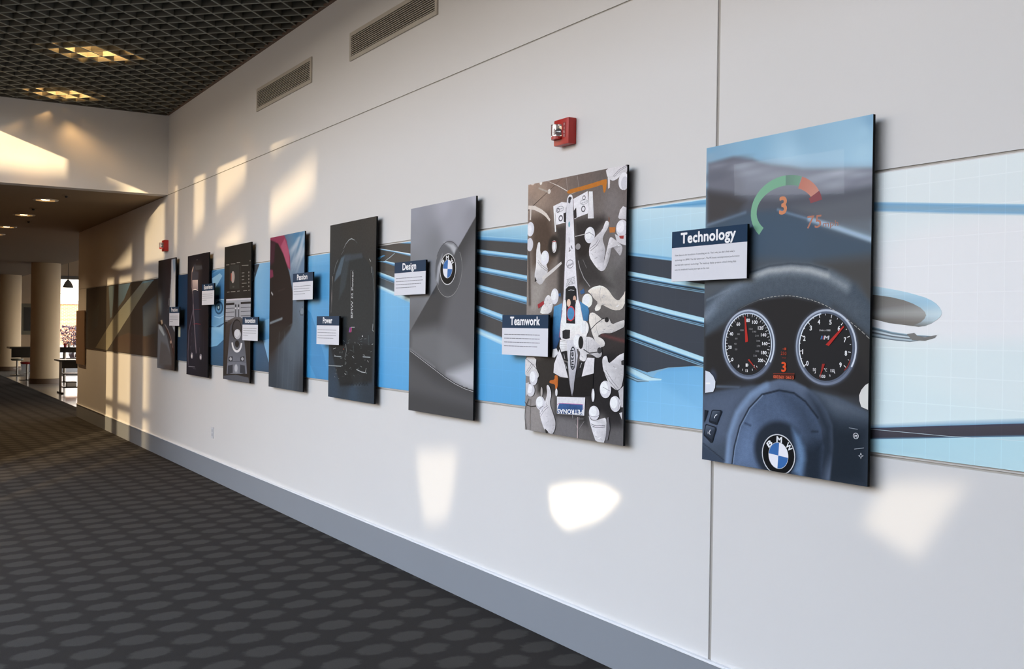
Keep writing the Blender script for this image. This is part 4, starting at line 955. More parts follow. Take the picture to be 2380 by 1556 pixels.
    p.P([(344.9, 526.3), (374.9, 533.9), (413.3, 531.8), (411, 490.8), (376.1, 485.5), (347.5, 489.9)], '2a2a2c')
    p.P([(384.9, 476), (456.7, 482), (483.5, 408.7), (477.8, 370.5), (438.5, 203.8), (416.8, 262.6), (400.5, 367.8)], ['d0cfd5', 'cbcad0', 'bdbcc3', 'b3b2b9', '918f97', 'a5a3ab', 'c4c3c9'])
    p.R(440.5, 392.2, 19.1, 51.4, 26.1, 58.4, 0, 360, '2c3036')
    p.T('intel', 448.4, 345.5, 536.9, 28.5, '2c3036', 0.03, 1.5961, 0.0)
    p.P([(324.2, 482.2), (384.9, 476), (390.4, 427.8), (338.9, 419.2), (320.7, 448)], ['e5e2e2', 'd8d5d6', 'c8c5c7', 'd5d2d3', 'e9e6e6'])
    p.L([(325.4, 472.5), (385.9, 471.1)], 1.6, 'a9a6a8')
    p.L([(325.7, 459.8), (386.2, 459.6)], 1.6, 'a9a6a8')
    p.L([(326, 447.1), (386.5, 448)], 1.6, 'a9a6a8')
    p.L([(326.3, 434.5), (386.8, 436.4)], 1.6, 'a9a6a8')
    p.P([(338.9, 421.6), (383.6, 427.6), (400.3, 375), (360.7, 380)], '232326')
    p.P([(364.4, 371.4), (393.6, 368.5), (402.4, 293.2), (384.4, 328.6)], '232326')
    p.L([(359.9, 412.5), (370.9, 386.1)], 3, 'c9c9cc')
    p.L([(376.7, 362.1), (389.3, 338.4)], 3, 'c9c9cc')
    p.P([(496.7, 379.7), (543.4, 377.5), (526.8, 325), (494.7, 295.1), (448.4, 214), (469.8, 293.9)], '232326')
    p.L([(517.4, 371.9), (503.2, 347.7)], 3, 'c9c9cc')
    p.P([(274.6, 358.5), (321.1, 433.4), (366.2, 366.6), (402.4, 293.2), (333.4, 294.8), (269.6, 313)], ['d9d6d9', 'e3e0e3', 'cfccd0', 'd6d3d6', 'c3c0c4', 'cdcace'])
    p.P([(543.5, 372.8), (565.6, 399.3), (623.1, 398.8), (618.6, 325.2), (567.8, 310.3), (517.6, 300.9)], ['d5d2d6', 'e3e0e4', 'd8d5d9', 'c9c6ca', 'd0cdd1', 'dad7db'])
    p.P([(262, 432), (294.7, 437.6), (312.9, 413.6), (278.2, 390.6), (253.3, 391.3)], 'dfdddf')
    p.P([(316.1, 289.1), (402.4, 291.7), (434.3, 203.6), (305.3, 195.6)], '1c1b1d')
    p.P([(461.5, 293.5), (615.5, 324.1), (610.2, 214.5), (451.1, 204.6)], '1c1b1d')
    p.P([(280.5, 302.2), (314.1, 298.8), (308.7, 234.9), (286.8, 228.8), (286.1, 255.8), (232.5, 257.9), (236.6, 273), (281.1, 277.6)], 'b5652f', 1)
    p.ellipse(298.7, 214.7, 10.6, 19.6, 'd8d6d9', 0.0)
    p.ellipse(615.7, 219.4, 12.7, 31.6, 'd2d0d4', 0.0)
    p.ellipse(619.6, 219.7, 7.1, 24.1, 'eceaee', 0.0)
    p.P([(304.5, 193.1), (551, 204.7), (545.1, 116.2), (306.7, 107.5)], 'd6d5da')
    p.P([(326.4, 159.3), (422.6, 164.9), (530.7, 167.5), (533.6, 117.7), (307.5, 109), (311.3, 134.8)], ['3c5f94', '33527f', '3a5d90', '2c4068', '2a3d63', '3a5b8c'])
    p.L([(306.4, 151.6), (326.4, 161.2), (530.7, 169.4), (537.8, 146.3)], 3, 'b06a9a')
    p.T('PETRONAS', 531.4, 142.1, 751.7, 21.7, 'f2f2f4', 0.03, -3.0907, 0.0)
    p.L([(422.7, 163.9), (423.3, 138)], 2, '22304c')
    p.L([(491.2, 104.9), (490.6, -4.4)], [5, 7], 'b9a8a8')
    p.L([(503.6, 105.9), (499.3, 43.9), (545, 88)], 2.5, '9a9698')
    p.L([(445.1, 110.9), (448.1, 94.3)], 3, 'a8a8aa')
    p.L([(473.8, 67.8), (492.7, 43.3)], 2.5, '9a9698')
    p.L([(470.7, 93.8), (540.6, 99.4)], 2, '77777a')
    p.P([(576.3, 612.7), (606.5, 619.5), (648, 603), (683.6, 582.2), (733.2, 594.5), (756.8, 559.5), (808.9, 573.2), (861.6, 583.6), (862.3, 552.4), (809.8, 535), (754, 518.7), (692.8, 520.3), (641, 504.9), (689.7, 490.4), (707.1, 473.7), (702.1, 456.2), (663.5, 449.9), (627.5, 477.8), (598.7, 519.3), (590.1, 542.5), (573.3, 572.9)], ['e2dbd2', 'eee8e0', 'd6d0c8', 'c9c4be', 'bdb9b6', 'c3bfbc', 'c9c5c3', 'cfcbc9', 'b3b0af', 'b9b5b4', 'aaa7a6', 'c2bebc', 'd3cecb', 'd9d5d2', 'cfcbc9', 'bcb8b7', 'c3bfbd', 'ccc8c5', 'd6d1cd', 'dbd5ce', 'e3dcd4'], 1)
    p.L([(775.1, 531.5), (765.3, 524.7), (756.3, 522.2)], [1.3, 3.9, 0.6], '8f8c90')
    p.L([(747.4, 556.3), (731.1, 550.7), (717.4, 551.4)], [1.1, 3.7, 0.6], 'a5a2a5')
    p.L([(761.3, 532.4), (762.5, 526.4), (753, 522.5)], [1.0, 3.6, 0.6], 'eceaec')
    p.L([(763.1, 535.7), (749.6, 535.3), (742.5, 538.8)], [1.4, 3.6, 0.6], 'a5a2a5')
    p.L([(625.4, 531.8), (627.2, 524.7), (616.7, 519.9)], [1.5, 3.8, 0.6], 'a5a2a5')
    p.L([(611.7, 608.6), (601.9, 607.9), (596.1, 610.1)], [1.4, 3.3, 0.6], 'c0bdc0')
    p.L([(687, 576.4), (671.5, 571.9), (656.7, 573.4)], [0.8, 3.8, 0.6], 'a5a2a5')
    p.L([(709.5, 540.3), (701.8, 537.3), (688.7, 538.4)], [1.3, 3.7, 0.6], '8f8c90')
    p.L([(691.2, 531.6), (690.3, 526.5), (683.2, 523.4)], [1.0, 4.3, 0.6], '8f8c90')
    p.L([(586.3, 533.2), (633.3, 563.7), (695, 591.4)], 4, '2c2a2c')
    p.ellipse(718.2, 582.2, 16.8, 11.9, '262527', 0.0)
    p.L([(624.5, 598.5), (637.9, 533.6), (658.2, 506.1)], 2, '8f8b88')
    p.ellipse(533.6, 541.2, 39.1, 36.8, 'e5e2e2', 0.0)
    p.ellipse(525.3, 546.8, 27.8, 28.3, 'f3f1f0', 0.0)
    p.L([(520.6, 572.8), (520.5, 511.4)], 1.4, 'a5a2a4')
    p.L([(532, 572.8), (531.9, 511.5)], 1.4, 'a5a2a4')
    p.L([(543.4, 572.8), (543.3, 511.6)], 1.4, 'a5a2a4')
    p.P([(522.4, 498.6), (595.2, 500.6), (639.4, 473.4), (675.1, 455.6), (685.5, 409.9), (645.2, 398.5), (605.3, 414.5), (557, 417.9), (561.6, 396.9), (543.4, 378.4), (496.5, 385.4), (506.3, 423.6), (482.9, 434.9)], ['dcd9db', 'cfccce', 'c2bfc2', 'b2afb2', 'a6a3a6', 'b6b3b6', 'c0bdc0', 'c9c6c8', 'd0cdcf', 'd8d5d7', 'dfdcde', 'd3d0d3', 'd6d3d5'], 1)
    p.L([(518.4, 382.9), (512.9, 383.9), (505.1, 387)], [1.2, 2.7, 0.6], 'a5a2a5')
    p.L([(531.4, 399.3), (520.1, 402.1), (512.8, 408)], [1.6, 2.7, 0.6], '8f8c90')
    p.L([(612.2, 488.5), (596.6, 481.6), (584.5, 480.6)], [0.8, 3.8, 0.6], 'b3b0b3')
    p.L([(555, 480.7), (545.7, 479.3), (539.7, 480.9)], [1.0, 2.3, 0.6], '8f8c90')
    p.L([(601.1, 446.1), (587.3, 444), (575.1, 446.8)], [1.4, 4.4, 0.6], 'b3b0b3')
    p.L([(631.9, 443), (624.9, 444.7), (619.2, 448.5)], [0.8, 4.5, 0.6], 'a5a2a5')
    p.L([(500.3, 439.5), (503.5, 432.9), (499.3, 427.2)], [1.4, 4.1, 0.6], 'eceaec')
    p.L([(555.7, 486.7), (554.5, 479.6), (548.4, 474.6)], [0.8, 2.1, 0.6], '8f8c90')
    p.L([(664.5, 406.9), (655.4, 403.8), (643.8, 404.7)], [1.5, 2.5, 0.6], 'a5a2a5')
    p.ellipse(484.3, 475.3, 38.1, 37.1, 'd2d0d4', 0.0)
    p.ellipse(473.5, 477.5, 28.3, 30.5, 'eeedf0', 0.0)
    p.ellipse(508.4, 471.0, 21.4, 31.2, '202022', 0.0)
    p.L([(532.1, 438.4), (581.1, 420.9), (652.3, 428.3)], 5, '333134')
    p.ellipse(663.9, 436.0, 18.7, 14.8, '3a393c', 0.0)
    p.L([(553.5, 495.3), (561, 420.3)], 2, '6b6870')
    p.L([(567.2, 495.5), (574.8, 418.4)], 2, '6b6870')
    p.P([(685.9, 391.5), (695.6, 407.9), (723.9, 412.9), (737, 375), (775.9, 394.5), (812.7, 417.2), (865.2, 433), (865, 379.5), (853.5, 312.2), (838.5, 266.7), (803.3, 252.1), (742.5, 277.3), (717.1, 314.8), (693.1, 350.5)], ['c9c7ca', 'dedcdf', 'd9d7da', 'c3c1c4', 'd2d0d3', 'dfdde0', 'cac8cb', 'b0aeb1', 'a9a7aa', 'b3b1b4', 'bbb9bc', 'cbc9cc', 'd7d5d8', 'cfcdd0'], 1)
    p.L([(726.5, 317.1), (739.5, 315), (744.3, 309.6)], [1.5, 3.6, 0.6], 'b3b0b3')
    p.L([(772.6, 366.5), (782.5, 362.9), (789.4, 356.6)], [1.0, 3.2, 0.6], '8f8c90')
    p.L([(796.4, 317.1), (795.1, 308.9), (791.5, 302.5)], [0.8, 2.2, 0.6], '8f8c90')
    p.L([(799.2, 357.8), (796.3, 354.5), (788.8, 353.3)], [1.4, 3.2, 0.6], 'eceaec')
    p.L([(823.6, 315.2), (815.9, 311.9), (810.2, 311.6)], [1.0, 2.4, 0.6], 'a5a2a5')
    p.L([(853.4, 393.4), (848.5, 389.8), (837.6, 389.3)], [1.4, 2.2, 0.6], 'eceaec')
    p.L([(832.1, 356), (837.6, 350.5), (831.9, 345.4)], [1.2, 2.0, 0.6], '8f8c90')
    p.L([(703.5, 404.1), (703.3, 394.7), (689.9, 388.6)], [1.3, 4.5, 0.6], 'eceaec')
    p.L([(830.5, 331.2), (842.7, 330.4), (850.8, 325.8)], [1.1, 3.7, 0.6], 'c0bdc0')
    p.L([(697.2, 341.4), (748.2, 293.5), (801.7, 257.9)], 2.4, '5b5860')
    p.L([(716.4, 344.5), (763.1, 301.1), (816.3, 265.4)], 2.4, '5b5860')
    p.P([(835.4, 391.9), (863.1, 397.3), (857.9, 372.6), (837.3, 374.1)], '39383a')
    p.ellipse(715.6, 253.0, 44.5, 41.1, 'd0ced4', 0.0)
    p.ellipse(704.6, 259.3, 30.8, 30.2, 'e9e8ec', 0.0)
    p.L([(695.3, 263.3), (749.3, 248.1)], 2, '55535a')
    p.ellipse(794.4, 189.8, 41.8, 36.9, 'cccad0', 0.0)
    p.ellipse(782.2, 195.7, 28.5, 27.1, 'e8e7eb', 0.0)
    p.L([(815.9, 220.5), (825.5, 194.1), (815.1, 162)], 2.5, '6c6a70')
    p.P([(816.7, 252), (856.5, 276.6), (855.3, 178.3), (840.6, 177.3)], 'b5b3b7')
    p.P([(826.5, 149.3), (848.5, 155.5), (847.9, 119.6)], 'c5c3c7')
    p.ellipse(628.1, 135.2, 42.7, 34.3, 'd0ced4', 0.0)
    p.ellipse(618.4, 141.9, 30.1, 24.1, 'e8e7eb', 0.0)
    p.P([(582.1, 123.8), (601.1, 101.9), (629, 97.2), (668.1, 107.3), (695.1, 114.1), (723.4, 121), (730.6, 78.2), (722.7, 22.6), (705.7, -5.6), (647.3, -4.1), (618.5, 40.5), (593.4, 89.6)], ['d6d4d8', 'cbc9cd', 'c6c4c8', 'c9c7cb', 'd3d1d5', 'dedce0', 'c2c0c4', 'b5b3b7', 'c0bec2', 'cdcbcf', 'dbd9dd', 'e2e0e4'], 1)
    p.L([(645.4, 51.7), (637.7, 43.2), (630.2, 38.4)], [0.9, 2.1, 0.6], 'eceaec')
    p.L([(703, 31.8), (702, 21.3), (695.7, 12.9)], [1.4, 2.3, 0.6], 'c0bdc0')
    p.L([(632.3, 25.8), (649.6, 24.4), (654.8, 18.2)], [1.0, 3.9, 0.6], 'b3b0b3')
    p.L([(629, 69.6), (621.2, 64.8), (612.1, 63.5)], [1.0, 2.2, 0.6], '8f8c90')
    p.L([(685.7, 24.5), (670.4, 17), (654.8, 15.8)], [1.3, 4.4, 0.6], 'eceaec')
    p.L([(695.9, 82.9), (709.4, 83.3), (714.7, 79.6)], [1.4, 2.5, 0.6], '8f8c90')
    p.L([(683.5, 106.9), (693.8, 106.2), (696.1, 102.7)], [1.2, 3.7, 0.6], 'b3b0b3')
    p.L([(689.9, 15.8), (695.8, 9.7), (698.6, 2.6)], [1.2, 2.7, 0.6], 'b3b0b3')
    p.L([(697.8, 53.2), (703.6, 46.6), (701.8, 39.5)], [1.2, 3.1, 0.6], 'c0bdc0')
    p.L([(601.6, 81), (645.3, 74.5), (718.9, 84)], 2.6, '514e57')
    p.L([(605.8, 72.9), (647.1, 66.3), (719.1, 76.3)], 2.6, '514e57')
    p.L([(604.7, 116.2), (644.3, 117), (669.1, 128.2)], 2, '77757c')
    p.P([(729.6, 119.2), (744.7, 124.9), (757.4, 71.4), (739.7, 15.2), (724.5, 13.7)], '67656a')
    p.P([(-4.2, 384.5), (109.9, 385.4), (101.8, 337.1), (140.3, 293.4), (122.1, 277.4), (51.3, 283.3), (-4.5, 286.8), (-7.6, 327.8)], ['cfcccc', 'd9d6d6', 'cbc8c8', 'bdbaba', 'c9c6c6', 'd2cfcf', 'c6c3c3', 'd6d3d3'], 1)
    p.L([(85.3, 284.3), (92.8, 283.9), (100.6, 281.2)], [1.3, 3.4, 0.6], 'eceaec')
    p.L([(77.6, 331.3), (97.7, 327.7), (104, 319.7)], [0.8, 2.3, 0.6], 'eceaec')
    p.L([(18.8, 362), (33.8, 360.6), (43.5, 355.2)], [1.0, 2.4, 0.6], 'c0bdc0')
    p.L([(8.3, 348.2), (8.2, 340.4), (3.6, 334.2)], [1.5, 3.8, 0.6], 'a5a2a5')
    p.L([(56.4, 346.7), (69.9, 343.7), (71.4, 338.3)], [1.2, 2.2, 0.6], 'eceaec')
    p.L([(41, 329.5), (51.9, 321.3), (45.3, 312.8)], [1.0, 2.3, 0.6], '8f8c90')
    p.L([(80.1, 329), (81.6, 324.6), (80.1, 320.7)], [1.6, 2.7, 0.6], 'eceaec')
    p.L([(65, 361.9), (61.4, 350), (44.1, 342.6)], [0.9, 4.0, 0.6], 'b3b0b3')
    p.L([(85.1, 313.1), (88.3, 307.4), (82.3, 302.5)], [1.1, 3.4, 0.6], 'c0bdc0')
    p.L([(7.6, 302.8), (45.2, 335), (63.8, 350.9)], 2.2, '5b5860')
    p.L([(22.1, 300.8), (59.6, 330.4), (79.9, 349)], 2.2, '5b5860')
    p.L([(-4.1, 379.4), (78.1, 346.4), (111.5, 324.9)], 3, '4b494c')
    p.ellipse(83.7, 277.6, 39.6, 38.5, 'cfcdd3', 0.0)
    p.ellipse(74.0, 284.3, 26.4, 27.4, 'e6e5ea', 0.0)
    p.ellipse(55.1, 212.1, 41.8, 33.6, 'cbc9cf', 0.0)
    p.ellipse(45.4, 218.7, 28.6, 23.4, 'e4e3e8', 0.0)
    p.P([(9.1, 246.4), (42.6, 253.3), (20.6, 177.9), (13.5, 190.3)], 'c2c0c3')
    p.L([(-12.4, 147.6), (26.7, 129.7), (64.9, 127.3), (113.8, 133.2)], 4, '35322f')
    p.L([(40.1, 166.4), (7.7, 118.1), (1.4, 66.3), (18.7, -4.1)], 4, '3a3734')
    p.L([(54.4, 167.3), (56.9, -0.6)], 2.5, '4a4744')
    p.ellipse(163.7, 209.3, 9.2, 25.0, 'a9a3a0', 0.0)
    p.P([(208.5, 241.8), (219.2, 249.3), (235.6, 243.2), (258.1, 205), (239.7, 154.4), (278.7, 98), (299.1, 62.8), (292.1, 23), (263.6, -5.7), (216.4, 11.2), (188.8, 21.2), (150.4, 83.1), (147.6, 120.5), (194.5, 153.8), (218.6, 202.6)], ['d0cdd0', 'e2dfe2', 'dad7da', 'cac7ca', 'c3c0c3', 'b5b2b6', 'aeabaf', 'b6b3b7', 'c0bdc1', 'cac7cb', 'd2cfd3', 'dddade', 'e2dfe3', 'dcd9dc', 'd0cdd0'], 1)
    p.L([(230.8, 118.9), (230.5, 113.6), (229.2, 109.1)], [1.0, 4.2, 0.6], 'c0bdc0')
    p.L([(223.2, 87.8), (217.7, 84.6), (205.4, 84.2)], [1.2, 3.6, 0.6], 'b3b0b3')
    p.L([(204.2, 151.3), (212.9, 146.7), (213.9, 140.6)], [1.2, 2.4, 0.6], '8f8c90')
    p.L([(296.7, 49.6), (279.4, 44.6), (267, 45.5)], [1.3, 3.6, 0.6], 'a5a2a5')
    p.L([(239.1, 69.6), (225.9, 59.1), (208.3, 54.7)], [1.3, 4.0, 0.6], 'b3b0b3')
    p.L([(265, 15.6), (266.4, 8.4), (261.5, 2.1)], [1.4, 3.1, 0.6], '8f8c90')
    p.L([(206.2, 162), (216.2, 152.2), (207.6, 142.2)], [1.2, 3.7, 0.6], 'a5a2a5')
    p.L([(283.9, 39.1), (276.4, 29.4), (265, 23.7)], [0.9, 2.7, 0.6], 'a5a2a5')
    p.L([(174.8, 122.8), (177.1, 111.6), (173.5, 101.6)], [1.6, 2.7, 0.6], '8f8c90')
    p.L([(150.2, 93.1), (186.1, 125.8), (222, 143.2)], 2.2, '5b5860')
    p.L([(156, 81), (195.4, 116.5), (231.2, 136.5)], 2.2, '5b5860')
    p.P([(197.8, 24.5), (230, 10), (225.9, -7.8), (209.4, -1.8)], '2c2a2a')
    p.ellipse(154.2, 150.1, 44.2, 36.0, 'cfcdd3', 0.0)
    p.ellipse(144.8, 156.5, 31.4, 26.1, 'e8e7eb', 0.0)
    p.L([(144.8, 120.3), (181.2, 137.9)], 3, '4b494c')
    return p

def art_design():
    p = Print(855, 1298, 110, 170)
    p.base([(20, 1289, '9799a4'), (457, 1298, 'a8a9b4'), (848, 1297, 'b1b2bd'), (25, 1126, '8f9199'), (543, 1148, '9c9da6'), (814, 1191, '8f9098'), (31, 944, '828489'), (37, 741, '77787c'), (42, 579, '6a6b6e'), (339, 1046, '808288')], 2.6, 1.0)
    p.sp([(-94.5, 450), (21.1, 517.9), (860.9, 1182.4), (1096.9, 1368.4), (1135.5, -28.4), (-76, -136.8)], '454547', 6, 1.0, None)
    p.sp([(611.5, 860.8), (855.1, 1060.4), (971.6, 811.4), (994.1, 8.9), (434.4, -37.2), (417.2, 540.4)], '707074', 170, 0.75, None)
    p.sp([(2.3, 375.2), (21.4, 507.7), (353.8, 540), (682.6, 448.8), (875.5, 343.6), (880.6, 162.6), (630.6, 208.7), (361.6, 282.5)], '77787b', 120, 0.8, None)
    p.sp([(528.8, 255.9), (725.6, 301.5), (894.2, 335.2), (899, 163.7), (728.8, 190.6)], 'bcbdc4', 90, 0.9, None)
    p.sl([(13.5, 390.8), (208.2, 331), (361.4, 287.4)], 14, '8b8c90', 26, 0.7, None)
    p.se(524.4, 887.9, 175.0, 169.3, '55565a', 16, 0.75, 0.0, None)
    p.sp([(366.6, 821.6), (385.2, 908.1), (445.7, 982.3), (407.4, 868.6), (398.9, 801.2)], 'a9abb2', 22, 0.9, None)
    p.sp([(464.3, 1053.2), (586.5, 1036.1), (627, 1010.2), (598.3, 974.2), (547, 1014.8)], 'b9bbc1', 24, 0.9, None)
    p.se(552.9, 815.7, 105.0, 85.3, '4a4b4d', 40, 0.6, 0.0, None)
    p.sp([(-45.4, 399.6), (13.7, 383.7), (361.7, 277.7), (630.7, 204.1), (880.4, 171.7), (886.7, -50.7), (-76, -136.8)], '454547', 3, 1.0, None)
    p.sp([(-43.3, 333.1), (364, 200), (881.7, 126.4), (883.2, 72.2), (-36.9, 128.7)], '5b5b5e', 110, 0.7, None)
    p.R(524.4, 887.9, 172.8, 167.1, 175.0, 169.3, 150, 395, 'a7a8a6')
    p.R(524.4, 887.9, 172.0, 166.3, 175.0, 169.3, 35, 150, '3c3d40')
    p.L([(13.5, 387.7), (185.9, 334.3), (361.6, 281.6), (509, 235.9), (630.7, 205.9), (748.2, 184.3), (859.9, 173.2)], 4, '2a2a2c')
    p.L([(13.7, 382.7), (186, 329.3), (361.8, 275.7), (509.2, 230.2), (630.8, 200.3), (748.4, 178.8), (860.1, 167.8)], 2.2, 'd8d9dc')
    p.ellipse(518.3, 888.1, 103.9, 95.2, 'd3d4d6', 0.0)
    p.ellipse(518.3, 888.1, 98.2, 90.0, '121417', 0.0)
    p.ellipse(516.2, 890.1, 61.5, 56.5, 'd3d4d6', 0.0)
    p.R(516.2, 890.1, 0.01, 0.01, 59.1, 54.3, -4.0, 86.0, 'e6e6ee')
    p.R(516.2, 890.1, 0.01, 0.01, 59.1, 54.3, 86.0, 176.0, '3f6fae')
    p.R(516.2, 890.1, 0.01, 0.01, 59.1, 54.3, 176.0, 266.0, 'e6e6ee')
    p.R(516.2, 890.1, 0.01, 0.01, 59.1, 54.3, 266.0, 356.0, '3f6fae')
    p.T('B', 452.2, 918.5, 481.3, 23.0, 'dfe0e2', 0.035, 0.733, 0.0)
    p.T('M', 493.8, 947.4, 530.5, 22.9, 'dfe0e2', 0.035, 0.000, 0.0)
    p.T('W', 551.3, 938.3, 591.5, 22.7, 'dfe0e2', 0.035, -0.785, 0.0)
    return p

def art_power():
    p = Print(855, 1298, 90, 150)
    p.vgrain = 0.6
    p.G += 0.6
    p.base([(19, 1265, '3c3d3d'), (390, 1284, '3d3c3a'), (821, 1277, '413f3d'), (38, 735, '31363c'), (814, 811, '3a3a39'), (415, 545, '2b2d2f'), (87, 65, '36485a'), (480, 41, '3a4d5f'), (840, 37, '303d4a'), (426, 222, '22262a')], 2.2, 1.0)
    p.sp([(56, 946), (228.1, 1061.6), (606.9, 1055.2), (821.5, 924.9), (849, 546.6), (715.1, 501.5), (70.2, 543.4), (34.4, 831.6)], '313639', 14, 1.0, None)
    p.sp([(97.1, 868.1), (120.4, 924.5), (228.7, 1042.8), (301.7, 1057.7), (220.6, 920.8)], '5b6e7d', 16, 0.9, None)
    p.sp([(232.3, 939.1), (301.7, 1057.7), (397.8, 1057.3), (309.7, 824.2), (189.9, 732.9)], '424d55', 40, 0.7, None)
    p.sp([(277.3, 1059), (606.9, 1055.2), (630.6, 1022.5), (303.3, 1011)], '4d5660', 18, 0.7, None)
    p.sp([(427.4, 194.9), (658.6, 187), (638.2, 123.1), (500.9, 106.7)], '66707a', 40, 0.7, None)
    p.sp([(23.9, 398.8), (827.5, 414.6), (814.6, 150), (237.1, 92.5)], '1c2023', 40, 0.8, None)
    p.sl([(57.4, 907.6), (41.2, 639.3)], 6, 'b5aaa6', 8, 0.9, None)
    p.sl([(799.2, 943.4), (833.2, 766.3), (839, 590.5), (819.7, 520.1)], 8, '6f7a80', 10, 0.7, None)
    p.L([(270.8, 1106.2), (311, 1139.3), (370.3, 1165.3), (417.6, 1171.4), (476.9, 1156.5)], [2, 5, 7, 8, 4], 'aab2b5')
    p.L([(227.9, 1066.3), (276, 1096.5)], 4, '6d777b')
    p.L([(476.9, 1156.5), (524.2, 1132.5)], 3, '5a6468')
    p.L([(82.3, 925.9), (118.1, 991.2), (167, 1031.7)], 5, '7f878a')
    p.L([(742.5, 1008), (769.4, 988.9)], 6, 'aeb4b5')
    p.L([(777.1, 953.2), (785.1, 908.7)], 5, '9aa1a4')
    p.P([(406.5, 943.4), (467.9, 940.9), (461, 590.9), (413.8, 590.9)], '55565a')
    p.P([(416.1, 939.3), (461, 937.5), (453.8, 594.6), (420.8, 594.6)], '2c2d30')
    p.T('BMW M Power', 458.5, 596.4, 797.8, 30.6, 'c3c6c9', 0.03, 1.5634, 0.0)
    p.P([(388.6, 491.1), (406.4, 528.2), (425.4, 528.3), (407.7, 491.3)], '8f5aa8')
    p.P([(412.5, 491.3), (430.2, 528.3), (449, 528.4), (431.4, 491.5)], 'c23a78')
    p.L([(427.8, 528.3), (498.2, 528.7)], 5, 'aeb0b4')
    p.L([(444.9, 512.8), (445.5, 494.4)], 3, '8d8f93')
    p.L([(558.9, 232.5), (586.5, 240)], 2.1037065073981953, '6d767a')
    p.L([(221.4, 334.2), (229, 347.2)], 2.433459600927696, 'd0d6d8')
    p.L([(317.4, 169.2), (271.6, 164)], 2.8896713722750427, '3a4145')
    p.R(209.6, 146.9, 4.0, 1.7, 6.0, 3.7, 0, 360, '7d868a')
    p.L([(225.8, 398.1), (244.9, 406.3)], 3.881952002175998, '7d868a')
    p.L([(607.6, 167.5), (599.5, 156.1)], 2.5276238778999405, '2f363a')
    p.L([(354.4, 201.2), (338.8, 205.6)], 3.3928396152823135, 'aab2b5')
    p.R(243.2, 303.5, 6.0, 3.0, 8.0, 5.0, 0, 360, '2f363a')
    p.L([(124.9, 212.8), (115.7, 215.7)], 3.682468190924501, '6d767a')
    p.L([(439.7, 238.1), (413.5, 228.9)], 2.9244107208308847, '7d868a')
    p.L([(483.7, 184), (509.4, 177.5)], 3.71938863837516, '5d666a')
    p.L([(137.5, 151.8), (121.8, 160.4)], 2.551352753105724, 'aab2b5')
    p.L([(607, 428), (564.4, 436.1)], 3.3783491746977505, '2f363a')
    p.L([(803.8, 411.2), (826.6, 415.5)], 2.500417716140525, 'd0d6d8')
    p.L([(572.2, 411.3), (555.2, 418.5)], 3.9626009722302022, '6d767a')
    p.L([(511.9, 414), (504.9, 422.9)], 3.689467794010726, 'd0d6d8')
    p.R(323.7, 312.0, 15.4, 8.9, 17.4, 10.9, 0, 360, '3a4145')
    p.L([(437.9, 304.7), (435.2, 294.3)], 2.2251206990629546, '5d666a')
    p.R(692.1, 299.8, 5.3, 2.7, 7.3, 4.7, 0, 360, '5d666a')
    p.L([(239.9, 297.4), (271.7, 302.2)], 3.1749686250689395, 'aab2b5')
    p.L([(128.6, 352.4), (102.9, 339)], 3.431970585791052, '2f363a')
    p.L([(779.5, 358.6), (805.6, 363.6)], 2.5473702171882833, '6d767a')
    p.L([(319.8, 297.3), (335.4, 291.6)], 3.656377336509064, 'aab2b5')
    p.R(367.7, 194.0, 13.8, 7.9, 15.8, 9.9, 0, 360, '5d666a')
    p.L([(781, 306.7), (768, 297.5)], 2.5657163961444134, '3a4145')
    p.L([(166.3, 239.1), (172.5, 229.6)], 2.541412140733219, 'd0d6d8')
    p.L([(803.7, 401.3), (821.5, 398.4)], 2.083723410762375, '3a4145')
    p.L([(448, 384.5), (496.3, 386)], 3.0966414814540375, '3a4145')
    p.L([(409.5, 345.6), (382.3, 334.4)], 2.0013212315815743, '4d5559')
    p.L([(401.5, 367.5), (406.9, 355.6)], 3.0998658629292857, '4d5559')
    p.R(326.8, 360.6, 9.8, 5.4, 11.8, 7.4, 0, 360, '2f363a')
    p.L([(688.6, 332.9), (654.7, 334.9)], 2.954062610227057, 'aab2b5')
    p.L([(250.1, 409), (231.6, 397.7)], 3.0788472166761824, '6d767a')
    p.L([(350.3, 183), (321.1, 187.1)], 3.9449092553302427, 'd0d6d8')
    p.L([(390.3, 158.9), (369.1, 164.3)], 2.0393426316850265, '2f363a')
    p.L([(771.5, 367.9), (735, 364)], 2.886935267530386, '3a4145')
    p.L([(325.9, 211), (332.1, 218)], 2.9485560325072293, '6d767a')
    p.L([(132.5, 294.6), (144.5, 295.7)], 3.289753256194019, '2f363a')
    p.L([(545.8, 231.5), (549.1, 235.8)], 2.5936443318616744, '3a4145')
    p.L([(491.5, 313.6), (465.9, 314)], 3.8331464396059607, '3a4145')
    p.L([(736.1, 297.2), (754.7, 286.5)], 3.2977288884204485, 'd0d6d8')
    p.R(719.5, 209.7, 8.4, 4.8, 10.4, 6.8, 0, 360, '7d868a')
    p.L([(448.9, 223.2), (441.8, 228.4)], 3.5614583115644702, '6d767a')
    p.R(747.2, 415.6, 8.3, 4.8, 10.3, 6.8, 0, 360, '5d666a')
    p.L([(496.7, 325.5), (469.2, 316.5)], 3.583501012070739, '6d767a')
    p.R(579.7, 447.4, 11.4, 6.6, 13.4, 8.6, 0, 360, '4d5559')
    p.L([(605.7, 440.8), (637.7, 451.1)], 3.7896930446419996, '7d868a')
    p.L([(807.3, 252.9), (798.8, 260.9)], 3.244810092644972, '3a4145')
    p.L([(380.6, 430.1), (419.9, 440.2)], 2.863341005018916, '4d5559')
    p.R(339.6, 267.3, 9.5, 5.2, 11.5, 7.2, 0, 360, 'aab2b5')
    p.R(206.7, 357.8, 10.8, 5.9, 12.8, 7.9, 0, 360, '2f363a')
